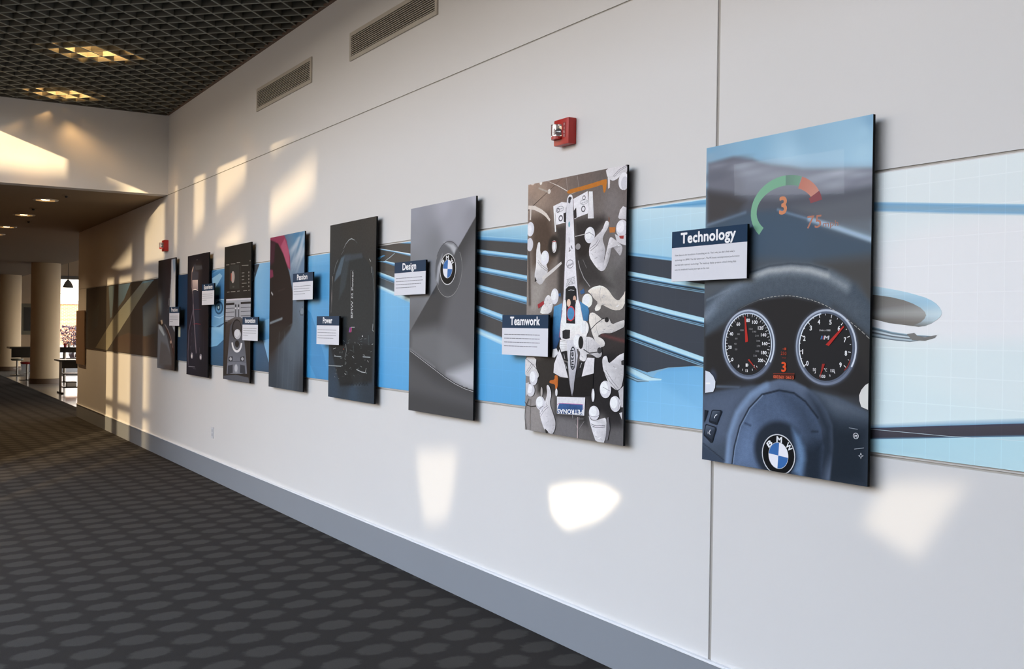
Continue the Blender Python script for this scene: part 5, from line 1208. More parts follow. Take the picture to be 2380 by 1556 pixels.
    p.L([(510.5, 267), (536.1, 267.5)], 2.267561701059771, '7d868a')
    p.L([(278.7, 335.9), (226.4, 338.7)], 3.14645108085801, '3a4145')
    p.L([(136, 177.6), (177.7, 179.9)], 2.646572472267953, '5d666a')
    p.L([(670, 447.6), (713.5, 450)], 3.58881400857997, '6d767a')
    p.L([(638.9, 431), (603.1, 427.2)], 2.708596525129932, '5d666a')
    p.L([(278.7, 347.7), (265.8, 341.5)], 2.71662465703323, 'aab2b5')
    p.L([(326.4, 257.3), (336.3, 255.7)], 3.4803200540026387, 'aab2b5')
    p.L([(392.5, 422.7), (391.9, 411.4)], 3.322494726782253, '7d868a')
    p.L([(362.3, 321.1), (358, 329)], 3.306723507628456, 'd0d6d8')
    p.L([(162.7, 177), (135.3, 181.7)], 2.323074948048113, '5d666a')
    p.L([(315.7, 378.8), (342.4, 384.2)], 2.1177873117881156, '6d767a')
    p.L([(120.8, 304.8), (139.3, 310.9)], 3.3489308243982343, '3a4145')
    p.L([(625.9, 407.2), (641.6, 404.5)], 3.823346063101204, '6d767a')
    p.L([(615.7, 253), (639.1, 248.4)], 2.3267064210152917, 'aab2b5')
    p.L([(286.4, 243.2), (261.6, 243.3)], 2.90606780021285, 'd0d6d8')
    p.R(593.3, 404.6, 3.8, 1.8, 5.8, 3.8, 0, 360, 'aab2b5')
    p.R(618.0, 385.1, 12.2, 7.2, 14.2, 9.2, 0, 360, '4d5559')
    p.L([(142.7, 372.3), (92.6, 362.3)], 2.891753871827556, 'd0d6d8')
    p.L([(572.4, 193.2), (573.2, 195.7)], 3.0626181696910146, '7d868a')
    p.L([(166.5, 350.8), (205.5, 359.4)], 2.034816539901667, '3a4145')
    p.L([(498.5, 307.1), (460.3, 318.5)], 3.5123573289455616, 'd0d6d8')
    p.L([(605.5, 189.8), (604.1, 182.6)], 2.526961726239885, '4d5559')
    p.L([(398, 411.9), (354.1, 412.9)], 3.1539656023129643, '5d666a')
    p.L([(283.4, 431.7), (315.5, 422.3)], 3.771059767880007, '6d767a')
    p.R(162.1, 208.1, 8.6, 4.5, 10.6, 6.5, 0, 360, '6d767a')
    p.L([(580.6, 228), (599.6, 221.7)], 2.0374283303025393, '5d666a')
    p.L([(139.7, 314.5), (119.7, 319.1)], 2.274660278299332, 'd0d6d8')
    p.L([(467.4, 355.6), (420.5, 363.9)], 2.7142967646711327, '6d767a')
    p.L([(116.7, 310.1), (254.2, 309.5)], 8, '7d8589')
    p.L([(116.7, 310.1), (254.2, 309.5)], 3, 'b9c0c3')
    p.L([(3.7, 236.3), (256.7, 239.1)], 8, '7d8589')
    p.L([(3.7, 236.3), (256.7, 239.1)], 3, 'b9c0c3')
    p.L([(654.1, 321.4), (787.1, 321)], 8, '7d8589')
    p.L([(654.1, 321.4), (787.1, 321)], 3, 'b9c0c3')
    p.L([(336.3, 405), (354.8, 358.9), (327.6, 307)], 5, 'a3aaad')
    p.L([(543.3, 227.2), (635.2, 212.9), (702.6, 211.3), (714.9, 243)], 6, 'c3c8ca')
    p.L([(822.8, 555.3), (813.5, 511.2), (835.4, 502.6)], 7, '9ba3a6')
    p.ellipse(642.5, 466.7, 9.0, 4.5, 'e6e6e6', 0.0)
    p.ellipse(301.2, 366.9, 7.3, 3.7, 'c0503a', 0.0)
    p.L([(749.1, 475.2), (762.5, 404.5)], 8, '4d575c')
    p.L([(479.3, 398.6), (492.9, 344)], 5, '596267')
    p.L([(286.1, 99.8), (309.7, 122.6), (339.6, 99.9)], 3, '1b2024')
    p.L([(339.5, 102.7), (362.9, 125.3), (392.4, 102.7)], 3, '1b2024')
    p.L([(392.3, 105.5), (415.4, 127.9), (444.6, 105.5)], 3, '1b2024')
    p.L([(444.5, 108.3), (467.3, 130.6), (496.2, 108.3)], 3, '1b2024')
    p.L([(496.1, 111), (518.7, 133.2), (547.2, 111)], 3, '1b2024')
    p.L([(547.1, 113.7), (569.4, 135.8), (597.6, 113.7)], 3, '1b2024')
    p.L([(597.5, 116.4), (619.6, 138.3), (647.5, 116.4)], 3, '1b2024')
    p.L([(647.4, 119), (669.2, 140.8), (696.7, 119)], 3, '1b2024')
    p.L([(696.7, 121.7), (718.2, 143.3), (745.5, 121.6)], 3, '1b2024')
    return p

def art_passion():
    p = Print(855, 1298, 110, 170)
    p.G += 0.25
    p.base([(697, 1271, '5c8aae'), (820, 1283, '6f9bbd'), (705, 1053, '7f93a8'), (801, 985, '6f8aa6'), (31, 1224, '3a2430'), (63, 415, '2e2320'), (662, 533, '5f6c78'), (814, 641, '6a7a8a'), (415, 198, '4d5864'), (148, 39, '38414b'), (835, 74, '363c44'), (604, 369, '5b6773')], 2.3, 1.0)
    p.se(652.3, 1202.8, 142.6, 24.0, 'c3cdd8', 45, 0.7, 0.6, None)
    p.se(757.2, 1158.7, 155.2, 28.1, 'c3cdd8', 45, 0.8, 0.9, None)
    p.se(580.2, 1174.4, 96.4, 19.8, 'c3cdd8', 45, 0.6, 0.3, None)
    p.se(772.6, 1077.2, 111.4, 17.2, 'c3cdd8', 45, 0.6, 0.8, None)
    p.se(656.5, 1093.8, 126.6, 19.6, 'c3cdd8', 45, 0.5, 0.5, None)
    p.se(713.9, 1236.9, 156.5, 13.0, 'c3cdd8', 45, 0.6, 0.9, None)
    p.se(795.5, 1124.3, 73.9, 43.0, 'c3cdd8', 45, 0.6, 0.4, None)
    p.se(626.6, 1046.2, 95.5, 15.3, 'c3cdd8', 45, 0.4, 0.7, None)
    p.se(696.6, 1281.4, 125.6, 21.7, '4f82aa', 20, 0.7, 0.0, None)
    p.sp([(-119.4, 1373.2), (355.9, 1299.4), (424.5, 1244.6), (511.8, 1106.7), (522.5, 995.9), (382.4, 1046.3), (207.8, 1179), (-115.7, 1279.3)], '983a58', 16, 1.0, None)
    p.sp([(275.1, 1209.1), (373.7, 1270.3), (477, 1163.8), (509.1, 1007.5), (398.2, 1067.9)], 'c0617c', 22, 0.8, None)
    p.sp([(-116.6, 1302.7), (205.6, 1236), (345.4, 1137.6), (500.5, 974.7), (594.6, 796), (591, 555.1), (403.2, 509.9), (-78, 343.1)], '241a1a', 14, 1.0, None)
    p.sp([(-116.1, 1291), (135.6, 1251.7), (107.3, 1081.5), (-105.3, 1021.3)], '502436', 50, 0.8, None)
    p.sp([(-105.8, 1033), (74.7, 1014), (94.7, 955.8), (-101.5, 927.6)], '8c3354', 16, 0.9, None)
    p.sp([(-85.5, 529.9), (581.7, 544.1), (535, 499.8), (273.6, 373.5), (-74.7, 261.5)], '2c2523', 50, 0.9, None)
    p.sl([(21.9, 553.6), (332.9, 593.7)], 20, '8b979e', 14, 0.9, None)
    p.sl([(47, 819), (83.2, 801)], 14, 'e2e4e8', 12, 0.9, None)
    p.sl([(221.6, 826.5), (390.2, 844.9)], 12, '3a2c2c', 12, 0.7, None)
    p.sl([(827.3, 684.1), (757.6, 652.5), (777.2, 625.5), (838.9, 619.8)], 6, '20242a', 6, 0.9, None)
    p.se(813.2, 652.1, 43.0, 27.9, '8b97a2', 12, 0.8, 0.0, None)
    p.sl([(269.7, 475.1), (220.1, -13.8)], 14, '626d78', 30, 0.35, None)
    p.sl([(404.5, 476.5), (356.2, -6.1)], 14, '626d78', 30, 0.35, None)
    p.sl([(535.8, 477.8), (488.9, 1.4)], 14, '626d78', 30, 0.35, None)
    p.sl([(663.9, 479.1), (618.2, 8.7)], 14, '626d78', 30, 0.35, None)
    p.sl([(788.8, 480.4), (744.2, 15.8)], 14, '626d78', 30, 0.35, None)
    return p

def art_innovation():
    p = Print(855, 1298, 80, 140)
    p.vgrain = 0.25
    p.base([(84, 1276, '2a2927'), (765, 1272, '2a2825'), (104, 830, '2b2725'), (785, 798, '2b2723'), (500, 456, '4a4543'), (67, 167, '3a312c'), (840, 193, '2c2726')], 2.5, 1.0)
    p.P([(73.3, 773.9), (872.9, 778.9), (879.9, 610.6), (49.9, 555.7)], 'a9abb3')
    p.P([(72.8, 785.2), (872.7, 784.2), (873.2, 770), (73.5, 769.1)], 'd2cfd6')
    p.P([(49.4, 565.2), (881, 584.1), (906.5, -30.5), (11.5, -79.3)], '3a3330')
    p.L([(37.1, 693.6), (350.4, 694.4)], 5, '44444a')
    p.L([(551.3, 696.2), (876.2, 698.3)], 5, '44444a')
    p.L([(38.8, 655.6), (352, 657.4)], 5, '44444a')
    p.L([(552.9, 659.7), (877.7, 662.9)], 5, '44444a')
    p.L([(40.7, 612.8), (353.8, 615.7)], 5, '44444a')
    p.L([(554.6, 618.7), (879.3, 623)], 5, '44444a')
    p.L([(42.4, 574.7), (355.4, 578.6)], 5, '44444a')
    p.L([(556.1, 582.3), (880.8, 587.6)], 5, '44444a')
    p.P([(41.5, 745.8), (348.1, 747.3), (349, 726.9), (42.4, 724.9)], '2c2a2a')
    p.P([(549.1, 748.1), (859.7, 750.7), (860.5, 731.2), (549.9, 729.9)], '2c2a2a')
    p.P([(364.4, 732.2), (414.4, 732.5), (419.8, 607.2), (370, 602.7)], '6d6f76')
    p.ellipse(390.2, 715.3, 21.9, 11.1, '33343a', 0.0)
    p.ellipse(391.2, 693.1, 18.8, 9.2, 'dcdde2', 0.0)
    p.L([(391.9, 676.5), (394.7, 611.9)], 5, '4a4b50')
    p.P([(457.9, 731), (507.1, 731.3), (512.4, 607), (463.4, 602.5)], '6d6f76')
    p.ellipse(483.3, 714.2, 21.5, 11.0, '33343a', 0.0)
    p.ellipse(484.2, 692.2, 18.5, 9.2, 'dcdde2', 0.0)
    p.L([(484.9, 675.7), (487.7, 611.6)], 5, '4a4b50')
    p.P([(83.5, 541.6), (147.5, 574.8), (369.7, 610.1), (539.8, 609.7), (706.4, 575.1), (796.8, 521.7), (845.1, 60.3), (23.2, 31.9)], ['4a423f', '5a5452', '6c696c', '6c696c', '5a5452', '3a3432', '2c2725', '3a3532'])
    p.P([(201.9, 443.5), (214.7, 518.6), (339.7, 576.8), (510.6, 576.9), (634.2, 520.8), (652.2, 448.7), (735.5, 234.5), (771.3, 83.7), (121.3, 55.2), (146.9, 216.6)], ['55555c', '505056', '6d6e76', '6d6e76', '4d4d53', '5b5b62', '6f727c', '7a7d88', '83868f', '777a84'])
    p.ellipse(431.0, 492.2, 161.5, 96.6, '2b2727', 0.0)
    p.ellipse(442.6, 510.6, 124.0, 64.3, '494546', 0.0)
    p.ellipse(457.7, 446.5, 108.2, 47.7, 'c6c7ce', 0.0)
    p.ellipse(445.0, 455.5, 80.5, 34.9, 'dcdde3', 0.0)
    p.R(442.3, 372.7, 124.0, 79.0, 173.6, 101.1, 185, 355, 'e9e9ed')
    p.ellipse(449.3, 354.5, 68.1, 33.1, '2f2a29', 0.0)
    p.L([(398.4, 307.3), (491.3, 309.5)], 6, '8a8a90')
    p.P([(182.4, 222.4), (310.4, 230.9), (312.4, 184.5), (177.8, 180)], '33343a')
    p.ellipse(247.7, 204.7, 41.6, 16.8, 'b5b7be', 0.0)
    p.P([(564.9, 233.9), (684.8, 242), (686.7, 197), (560.6, 192.8)], '33343a')
    p.ellipse(626.1, 216.7, 39.0, 16.3, 'b5b7be', 0.0)
    p.P([(160.2, 137), (320.1, 152.2), (323.6, 73.4), (150.9, 51.8)], '3f4148')
    p.P([(558.9, 160.9), (700.3, 157), (727.4, 77.3), (553.1, 83.2)], '3f4148')
    p.ellipse(434.7, 116.8, 68.3, 45.9, '8f929b', 0.0)
    p.ellipse(428.2, 122.1, 46.6, 34.9, 'bbbec6', 0.0)
    p.L([(132.7, 169), (431.6, 188.5), (737.4, 189.8)], 4, '4b4e57')
    p.P([(23.2, 31.9), (424.7, 59.3), (816.5, 50), (847.5, 2.7), (24.9, -6.1)], '5a5c64')
    p.P([(172.8, 1110.7), (488, 1105.9), (497.8, 876.9), (182.8, 880.1)], '3a3936')
    p.ellipse(290.0, 993.8, 57.2, 57.8, 'b3a6a0', 0.0)
    p.P([(218, 1033.8), (243.7, 1032.8), (247, 957.9), (221.1, 963.4)], 'b04a34')
    p.ellipse(309.9, 900.2, 31.7, 9.3, '55544f', 0.0)
    p.L([(58, 1120.5), (162.7, 1118.6)], 7, '8d8a82')
    p.L([(214.1, 1122.9), (363.5, 1118.9)], 7, '8d8a82')
    p.L([(410, 1126), (517.9, 1123.7)], 7, '8d8a82')
    p.L([(570.8, 1093.1), (773.2, 1086.9)], 7, '8d8a82')
    p.L([(573.8, 1022.1), (651.9, 1021.9)], 7, '8d8a82')
    p.L([(575.1, 991.2), (653.2, 991.1)], 7, '8d8a82')
    p.L([(576.5, 958.4), (648.6, 958.8)], 7, '8d8a82')
    p.L([(578, 924.8), (727.2, 923.1)], 7, '8d8a82')
    p.L([(579.4, 891.2), (648.5, 892)], 7, '8d8a82')
    p.L([(102.7, 851.9), (184, 852.9)], 7, '8d8a82')
    p.L([(225.9, 853.8), (374.9, 853.2)], 7, '8d8a82')
    p.L([(437.2, 853.6), (514.1, 854.5)], 7, '8d8a82')
    p.L([(629.1, 853.7), (739, 853.8)], 7, '8d8a82')
    p.L([(777, 855.5), (840.8, 856.7)], 7, '8d8a82')
    p.ellipse(790.5, 1021.0, 17.5, 8.9, '8d8a82', 0.0)
    p.ellipse(791.8, 989.8, 17.5, 8.9, '8d8a82', 0.0)
    p.ellipse(793.1, 958.5, 17.5, 8.9, '8d8a82', 0.0)
    p.ellipse(794.4, 927.3, 17.5, 8.9, '8d8a82', 0.0)
    p.ellipse(795.9, 891.6, 17.5, 8.9, '8d8a82', 0.0)
    p.ellipse(823.8, 1126.4, 17.4, 7.1, '7f7c76', 0.0)
    p.L([(528.2, 1095), (535.2, 930.6)], 2, '77746c')
    return p

def art_experience():
    p = Print(855, 1298, 70, 130)
    p.base([(46, 1230, '262429'), (771, 1259, '231f22'), (76, 619, '2a2630'), (804, 529, '252023'), (370, 435, '35343f'), (726, 82, '26252b'), (67, 56, '2b2a33')], 2.4, 1.0)
    p.sp([(178, 1121.9), (245.9, 1193.3), (333.9, 1194), (302, 1126.2), (441.9, 1111.5), (499.5, 618.5), (409.1, 344.1), (295.4, 526.5), (188.8, 898.2)], '343643', 24, 0.9, None)
    p.sp([(281.7, 1182.5), (575.2, 1174.1), (610.8, 1132), (336.9, 1129.4)], '3d4049', 18, 0.8, None)
    p.sl([(229.4, 1166.2), (178, 1121.9), (174.9, 963.7), (236.1, 878.6), (258.3, 711.5)], 16, '8a7a80', 10, 0.85, None)
    p.sl([(229.6, 1161.6), (202.9, 1125.5)], 18, 'c9b3a5', 16, 0.9, None)
    p.sl([(249, 757.9), (300.3, 572.7), (354.7, 389), (396.1, 252.2)], 22, '9a8d96', 26, 0.9, None)
    p.sl([(251.2, 711.6), (82.6, 478.5), (57.6, 243.3), (71.2, 112.2)], 18, '857b8c', 24, 0.8, None)
    p.sl([(222.3, 572.6), (179.8, 339.6), (203.5, 219.2)], 5, '6d6a7c', 10, 0.7, None)
    p.sl([(674.5, 483.7), (689.1, 170.2)], 10, '3a3540', 20, 0.8, None)
    p.P([(200.3, 1029.9), (428.8, 1024.4), (437.2, 920), (212.7, 921.8)], ['8f858d', 'a79da3', '8d828a', '7a6f77'])
    p.L([(212.7, 919.9), (329.1, 926.3), (437.6, 910.9)], 6, 'e9e6e6')
    p.L([(286.8, 706.6), (580.1, 710.6)], 3, '7a2f38')
    p.L([(251.7, 552.2), (381.6, 556.4), (553.6, 553.3)], 5, '8e2f38')
    p.ellipse(221.8, 210.4, 49.9, 33.4, '8c8792', 0.0)
    p.ellipse(214.9, 205.6, 25.0, 18.6, 'ded9d8', 0.0)
    p.L([(177.1, 246.4), (159.6, 311.3)], 3, '8a7f8c')
    p.ellipse(580.0, 207.3, 47.3, 32.5, '8c8792', 0.0)
    p.ellipse(573.5, 202.6, 23.7, 18.1, 'ded9d8', 0.0)
    p.L([(537.7, 242.3), (521.1, 305.4)], 3, '8a7f8c')
    p.L([(83.3, 89.1), (351.3, 92.8)], 8, '7f7d85')
    p.L([(281.8, 73.5), (387.2, 73.1)], 5, '5a5860')
    p.ellipse(387.4, 1240.1, 20.9, 6.4, '5f5c60', 0.0)
    return p

def art_precision():
    p = Print(855, 1298, 70, 130)
    p.G += 0.2
    p.base([(93, 1256, '2b2523'), (555, 1274, '33292a'), (140, 999, '2d2a2c'), (509, 910, '3a3437'), (153, 759, '4b545f'), (57, 640, '34343a'), (460, 599, '42424a'), (245, 283, '6a6d74'), (88, 39, '6d7078'), (551, 95, '5c534f'), (774, 72, '473c38')], 2.3, 1.0)
    p.sp([(650.1, 1280.6), (837.2, 1282.8), (871.7, 598.9), (833.1, 446.9), (573.4, 599.3), (593.5, 831.2), (645.4, 1061.3)], 'c3c6cc', 8, 1.0, None)
    p.sp([(697.3, 1282.1), (837.2, 1282.8), (843.4, 1161), (768.1, 1118.3)], '7f97b0', 30, 0.8, None)
    p.sl([(650.7, 1269), (589.6, 908.6), (504.2, 692.7)], 10, '8f8286', 14, 0.8, None)
    p.sl([(561.5, 831.7), (517.2, 754.8)], 12, 'd6d2d2', 10, 0.8, None)
    p.sl([(80.4, 840.1), (124.3, 655.7)], 20, '5a6675', 40, 0.6, None)
    p.sp([(9.9, 543.6), (162.5, 575.9), (299.4, 528.6), (234.5, 488.7), (63, 519.7)], '2f2521', 12, 1.0, None)
    p.sp([(145.5, 575.8), (229.6, 583.8), (265.6, 536.4), (198.8, 528.2)], 'd8bfa2', 10, 0.9, None)
    p.sp([(10.4, 535.6), (233.7, 504.6), (470.8, 396.6), (641.1, 213.8), (712.1, 62.2), (53.6, 46.2)], '74777e', 20, 1.0, None)
    p.sp([(62.5, 527.7), (200, 504.4), (372.2, 403.2), (306.4, 394.5), (65.1, 479.6)], 'bfc8cf', 18, 0.85, None)
    p.sp([(333, 520.8), (532.4, 459.5), (696.5, 368.8), (812.1, 248.7), (833, 142.7), (601.3, 367.4)], '4a2f28', 20, 0.9, None)
    p.sl([(365.6, 528.8), (532.4, 459.5), (664.9, 368.3), (764.7, 262.8)], 9, 'd6cdc9', 12, 0.9, None)
    p.se(667.1, 326.0, 38.0, 16.9, 'd9b7a2', 10, 0.9, 0.0, None)
    p.sp([(175.8, 321.2), (476.4, 287.5), (739.6, 139.8), (712.9, 46.9), (88.4, 39.4)], '605a58', 60, 0.7, None)
    return p

def art_mural():
    p = Print(18080, 976, 420, 40)
    p.base([(568, 765, '42454a'), (2147, 804, '3f4247'), (3364, 604, '4a4f55'), (4656, 702, '3c3f44'), (1165, 158, '4c4c4c'), (3392, 135, '4a443f'), (4921, 165, '474542'), (6159, 924, '2b4668'), (6196, 190, '2d4058'), (7570, 834, '5f96c0'), (7593, 305, '7bb0d6'), (7684, 44, '3c5873'), (8974, 871, '7fb4da'), (8993, 401, '5d99c6'), (9007, 49, '34526c'), (10439, 886, '62a5d4'), (10455, 443, '4c97cb'), (10470, 35, '3f8cc4'), (11781, 946, '4a4a4a'), (11989, 876, '4c4a49'), (11872, 301, '5aa6d8'), (11879, 68, '4d9fd6'), (13234, 960, 'a8cfe2'), (13470, 849, '4a4848'), (13248, 449, '4a4948'), (13256, 182, '5ca8d9'), (13307, 40, '52a1d7'), (14743, 929, 'c3dfeb'), (14752, 547, '45474c'), (14763, 53, '83bfe6'), (15995, 925, 'e6f2f6'), (16171, 526, 'f4faf6'), (16324, 659, 'eff6f6'), (16010, 162, 'dcedf1'), (16405, 257, 'e2f0f1')], 3.5, 0.25)
    p.P([(90.9, 965.5), (5340.9, 970.5), (5671.3, 959.3), (5720.4, -1.5), (5012.2, -3.7), (248.6, 3.4)], ['4a453e', '413b38', '33302f', '3a3634', '463f3a', '47433e'])
    p.P([(1891.3, 960), (2340.8, 962.3), (2172, 506), (2022.7, 486.8)], ['56636b', '5a6a74', '4f5a62', '4b5158'])  # bluish streaks, next two also: reflections on the mural painted into its print
    p.P([(2628.4, 963.7), (3438.4, 963.2), (3010.8, 744.6), (2600.8, 637.6)], ['4b5a6a', '557088', '4f5c68', '47525c'])
    p.P([(4195.1, 639.1), (4970.5, 778.2), (4995.8, 302.9), (4256.2, 243.5)], ['3f4a58', '353b44', '35363a', '414a55'])
    p.P([(540.5, 573.3), (1161.1, 713.4), (1016.2, 364.1), (441.6, 276)], ['47463f', '4c4c46', '45474a', '42423f'])
    p.P([(2387.6, 198.5), (3304.6, 285), (4856.5, 235.3), (5011.5, 8.5), (2252.1, 12.9)], ['4d4038', '4a3f39', '403733', '453d39', '52473e'])
    p.P([(4196.7, 962.2), (4817.2, 965.2), (4301.5, 826.3), (1848, 12.6), (868.1, 25), (2368.2, 515.1)], ['6a7478', '6c8088', '6f7570', '847f6e', '77705f', '767467'])
    p.P([(4196.7, 962.2), (4817.2, 965.2), (4799.9, 951.7), (4099.9, 933.1)], '5d7f96')
    p.P([(5945.8, 971.9), (6512.2, 973.8), (6557.5, 39.1), (5929.5, 58)], ['24405e', '1f3b5c', '2c4159', '31445a'])
    p.P([(7030.1, 971.6), (7935.1, 970.1), (7978.1, -3.9), (7076.2, -10.1)], ['2f5f8f', '3e79ae', '3b5a76', '3c5a74'])
    p.P([(7309.1, 923.8), (7636.9, 970.7), (7935.3, 967.5), (7948.3, 672.4), (7457.5, 607.6), (7314.2, 812.7)], ['3f78ab', '6ea5d0', '5b94c4', '3d6f9f', '2f5c8a', '386c9d'])
    p.P([(7444.6, 891.5), (7734.2, 935.5), (7829.8, 905.2), (7516.4, 761.7)], '8cbadb')
    p.P([(7322.7, 627.6), (7650.1, 677.5), (7948.3, 672.4), (7958.4, 443.7), (7598.6, 388.9), (7332.9, 405.8)], ['4d86b8', '86b7da', '6ea3cc', '87b8dc', '79aed6', '4f88b8'])
    p.ellipse(7718.1, 586.7, 152.7, 67.2, '2f5679', 0.0)
    p.ellipse(7711.7, 586.8, 108.3, 48.4, '5f95bd', 0.0)
    p.ellipse(7711.8, 585.0, 57.3, 26.9, '2b4a68', 0.0)
    p.ellipse(7705.2, 591.3, 28.7, 14.4, 'c9e4f2', 0.0)
    p.L([(7561.1, 497.5), (7754.4, 483.6), (7955.3, 514.1)], 9, 'a9d0ea')
    p.L([(7619.1, 650.9), (7809, 670.3), (7948.9, 659.2)], 7, 'b9daee')
    p.P([(7299.9, 387.1), (7758.6, 389.8), (7958.8, 434.9), (7965.3, 285.6), (7671.6, 200.4), (7326.6, 174.6)], ['8cc0e4', '9bcbea', '8cbfe3', '6ea9d6', '7cb4de', '86bce2'])
    p.P([(8790.5, 969.2), (9309.5, 969.7), (9348.1, 1.7), (8791.1, -5.6)], ['4a4f55', '6da8d4', '4a6f90', '35536e'])
    p.P([(8790.3, 973.3), (9011.5, 971.5), (8873.7, 868), (8819.4, 910.8)], '464a50')
    p.P([(8782.9, 961.4), (8872.7, 892.4), (8875, 835.5), (8796.6, 821.7)], 'b7d3e6')
    p.P([(9011.5, 971.5), (9309.4, 971.3), (9336.3, 297.7), (9140.6, 278.9), (8857.9, 298.6), (8808.2, 543.3), (8837, 804.1)], ['8fbfe0', '74add7', '4f93c6', '4a88b9', '5b95c2', '6aa6d2', '86bade'])
    p.P([(9035.6, 381.3), (9183, 461.5), (9329.1, 477.2), (9336.3, 297.7), (9165.7, 275.3), (9089.8, 294)], ['6aa2cc', '86bbe0', '78b0da', '5a93c2', '5890be', '5f98c5'])
    p.P([(8780.6, 248.3), (9165.9, 271.4), (9321.2, 70.9), (9348.1, 1.7), (8791.1, -5.6)], ['3f5f7c', '3f6080', '35536f', '304a62', '34506a'])
    p.P([(9140.6, 278.9), (9336.3, 297.7), (9349.8, 79.7), (9326.3, 63.3)], ['8bbadd', '7eb2da', '6fa3cb', '7db0d6'])
    p.P([(10166.4, 976.7), (10718.9, 977.7), (10753.6, 0.4), (10182.3, 1.2)], ['6aabd8', '5aa3d6', '3d8ec6', '4194cb'])
    p.P([(10181.3, 576.8), (10334.8, 518.4), (10497.4, 350.3), (10636, 187.1), (10753.6, 0.4), (10471.7, -6.4), (10288.8, 141.4), (10175.3, 188.1)], ['4d97cb', '468fc3', '3f88bd', '3d8ac2', '3c8dc5', '3a86bd', '3f8bc1', '4593c8'])
    p.P([(10166.6, 973.1), (10718.9, 975.7), (10722, 890.5), (10169.5, 893.8)], ['7db8de', '6fb1dc', '5ea6d8', '66acd9'])
    p.P([(11592.4, 981.9), (11704.3, 979), (12157, 978.6), (12222.5, 974.5), (12228.5, 780.9), (11598.2, 806)], '494745')
    p.P([(11535.2, 987.3), (11592.3, 983.9), (11598.8, 786.7), (11541.8, 788.8)], '45474a')
    p.S([(11535.7, 971.7), (11607.1, 964.7), (11885.8, 930.7), (12159.5, 895.5), (12249.5, 883.6)], [(11535.9, 967.8), (11607.3, 957.5), (11886.1, 920.4), (12160.1, 877.4), (12250.1, 863.9)], [(0, 'eaf4fa'), (0.45, '9accea'), (0.75, '5d9ac2'), (0.76, '2f4a60'), (1, '6f95b0')])
    p.S([(11971.4, 980.4), (12157, 975.9), (12246.8, 972.9)], [(11971.6, 975.7), (12157.5, 960.6), (12247.4, 951.4)], [(0, 'a6d2ec'), (0.6, '6ea9d0'), (1, '3a6078')])
    p.P([(11609.3, 896.1), (11674.4, 904.3), (11720.3, 909.6), (11752.4, 905), (11684, 892.4), (11661.3, 880.1), (11609.8, 882.6)], '5d93bb')
    p.L([(11753.5, 869.9), (11825.1, 887.2), (11904, 912.9)], [3, 4.5, 3], 'a9bfd0')
    p.L([(11609.4, 894.2), (11656.5, 884.2)], 8, '8fbcd8')
    p.S([(11538.6, 884.1), (11610, 876.8), (11707.9, 866.4), (11762.7, 867.6), (11923.6, 845), (12228.1, 793.5)], [(11538.9, 876.4), (11610.3, 868.1), (11708.1, 860.7), (11763.2, 852.4), (11906.8, 825.4), (12228.8, 770.2)], [(0, 'c9e6f6'), (0.5, '74b3dc'), (0.8, '3d6e94'), (1, '6d92ad')])
    p.S([(11458.1, 830.8), (11609.7, 805.2), (12167.3, 697.4)], [(11459.2, 796.4), (11610.9, 766.6), (12168.6, 656.9)], [(0, 'd3ecf8'), (0.4, '7dbbe0'), (0.75, '3f78a2'), (0.85, '3c5468'), (1, '7a9cb3')])
    p.P([(11449, 737.9), (11613, 703.9), (12150, 589.6), (12450.6, 524), (12469.2, -92.2), (11475.7, -65.6)], ['7fc0e6', '7cbce4', '71b4e0', '6db2df', '56a5da', '4d9ed6'])
    p.S([(11448.5, 752.7), (11612.6, 715.5), (12149.5, 607.7), (12449.9, 545.8)], [(11449.5, 723.2), (11613.5, 686.6), (12150.5, 573.3), (12451, 511)], [(0, '5c7486'), (0.3, 'cfe9f5'), (1, '84c2e7')])
    p.P([(12905.3, 990.9), (13030.4, 984.3), (13582.1, 978.4), (13798, 976.7), (13800.8, 868.9), (13584.8, 875.1), (13031.9, 929.5), (12906.7, 941.8)], ['9fcbe2', 'a4cfe4', 'b0d7e8', 'b6dbea', '8fc2dd', '86bcd9', '74add0', '70aacd'])
    p.S([(12905.8, 974.5), (13031.2, 955.3), (13584.3, 896.7), (13800.7, 872.5)], [(12906.6, 945.9), (13032, 927.9), (13584.9, 872.9), (13801.3, 849.5)], [(0, 'a4cfe4'), (0.3, '6da8d2'), (0.7, '5c97c4'), (1, '41484f')])
    p.P([(12906.8, 937.7), (13032, 927.9), (13584.9, 872.9), (13801.3, 850.9), (13815.8, 291.3), (13307.8, 362.7), (12921.2, 438.7)], '434447')
    p.S([(12908.2, 891.8), (13033.5, 876.4), (13586.6, 810.5), (13803, 784.8)], [(12909.1, 859), (13034.4, 844.2), (13587.3, 782.3), (13803.7, 757.5)], [(0, '3c4e5c'), (0.06, '8cc0e0'), (0.35, 'b2dbee'), (0.55, '6fb0da'), (0.72, '4d86b0'), (0.8, '33424e'), (0.9, '6b93b0'), (1, '3e4347')])
    p.S([(12911, 794.4), (13036.3, 777.4), (13589.4, 702.1), (13806, 671.3)], [(12912, 759.2), (13037.2, 742.8), (13590.4, 666.4), (13806.9, 635.4)], [(0, '3c4e5c'), (0.06, '8cc0e0'), (0.35, 'b2dbee'), (0.55, '6fb0da'), (0.72, '4d86b0'), (0.8, '33424e'), (0.9, '6b93b0'), (1, '3e4347')])
    p.S([(12913.9, 692.1), (13039.3, 672.1), (13592.5, 586.3), (13809, 552.9)], [(12915, 652.8), (13040.4, 631.9), (13593.7, 543.3), (13810.2, 507.7)], [(0, '3c4e5c'), (0.06, '8cc0e0'), (0.35, 'b2dbee'), (0.55, '6fb0da'), (0.72, '4d86b0'), (0.8, '33424e'), (0.9, '6b93b0'), (1, '3e4347')])
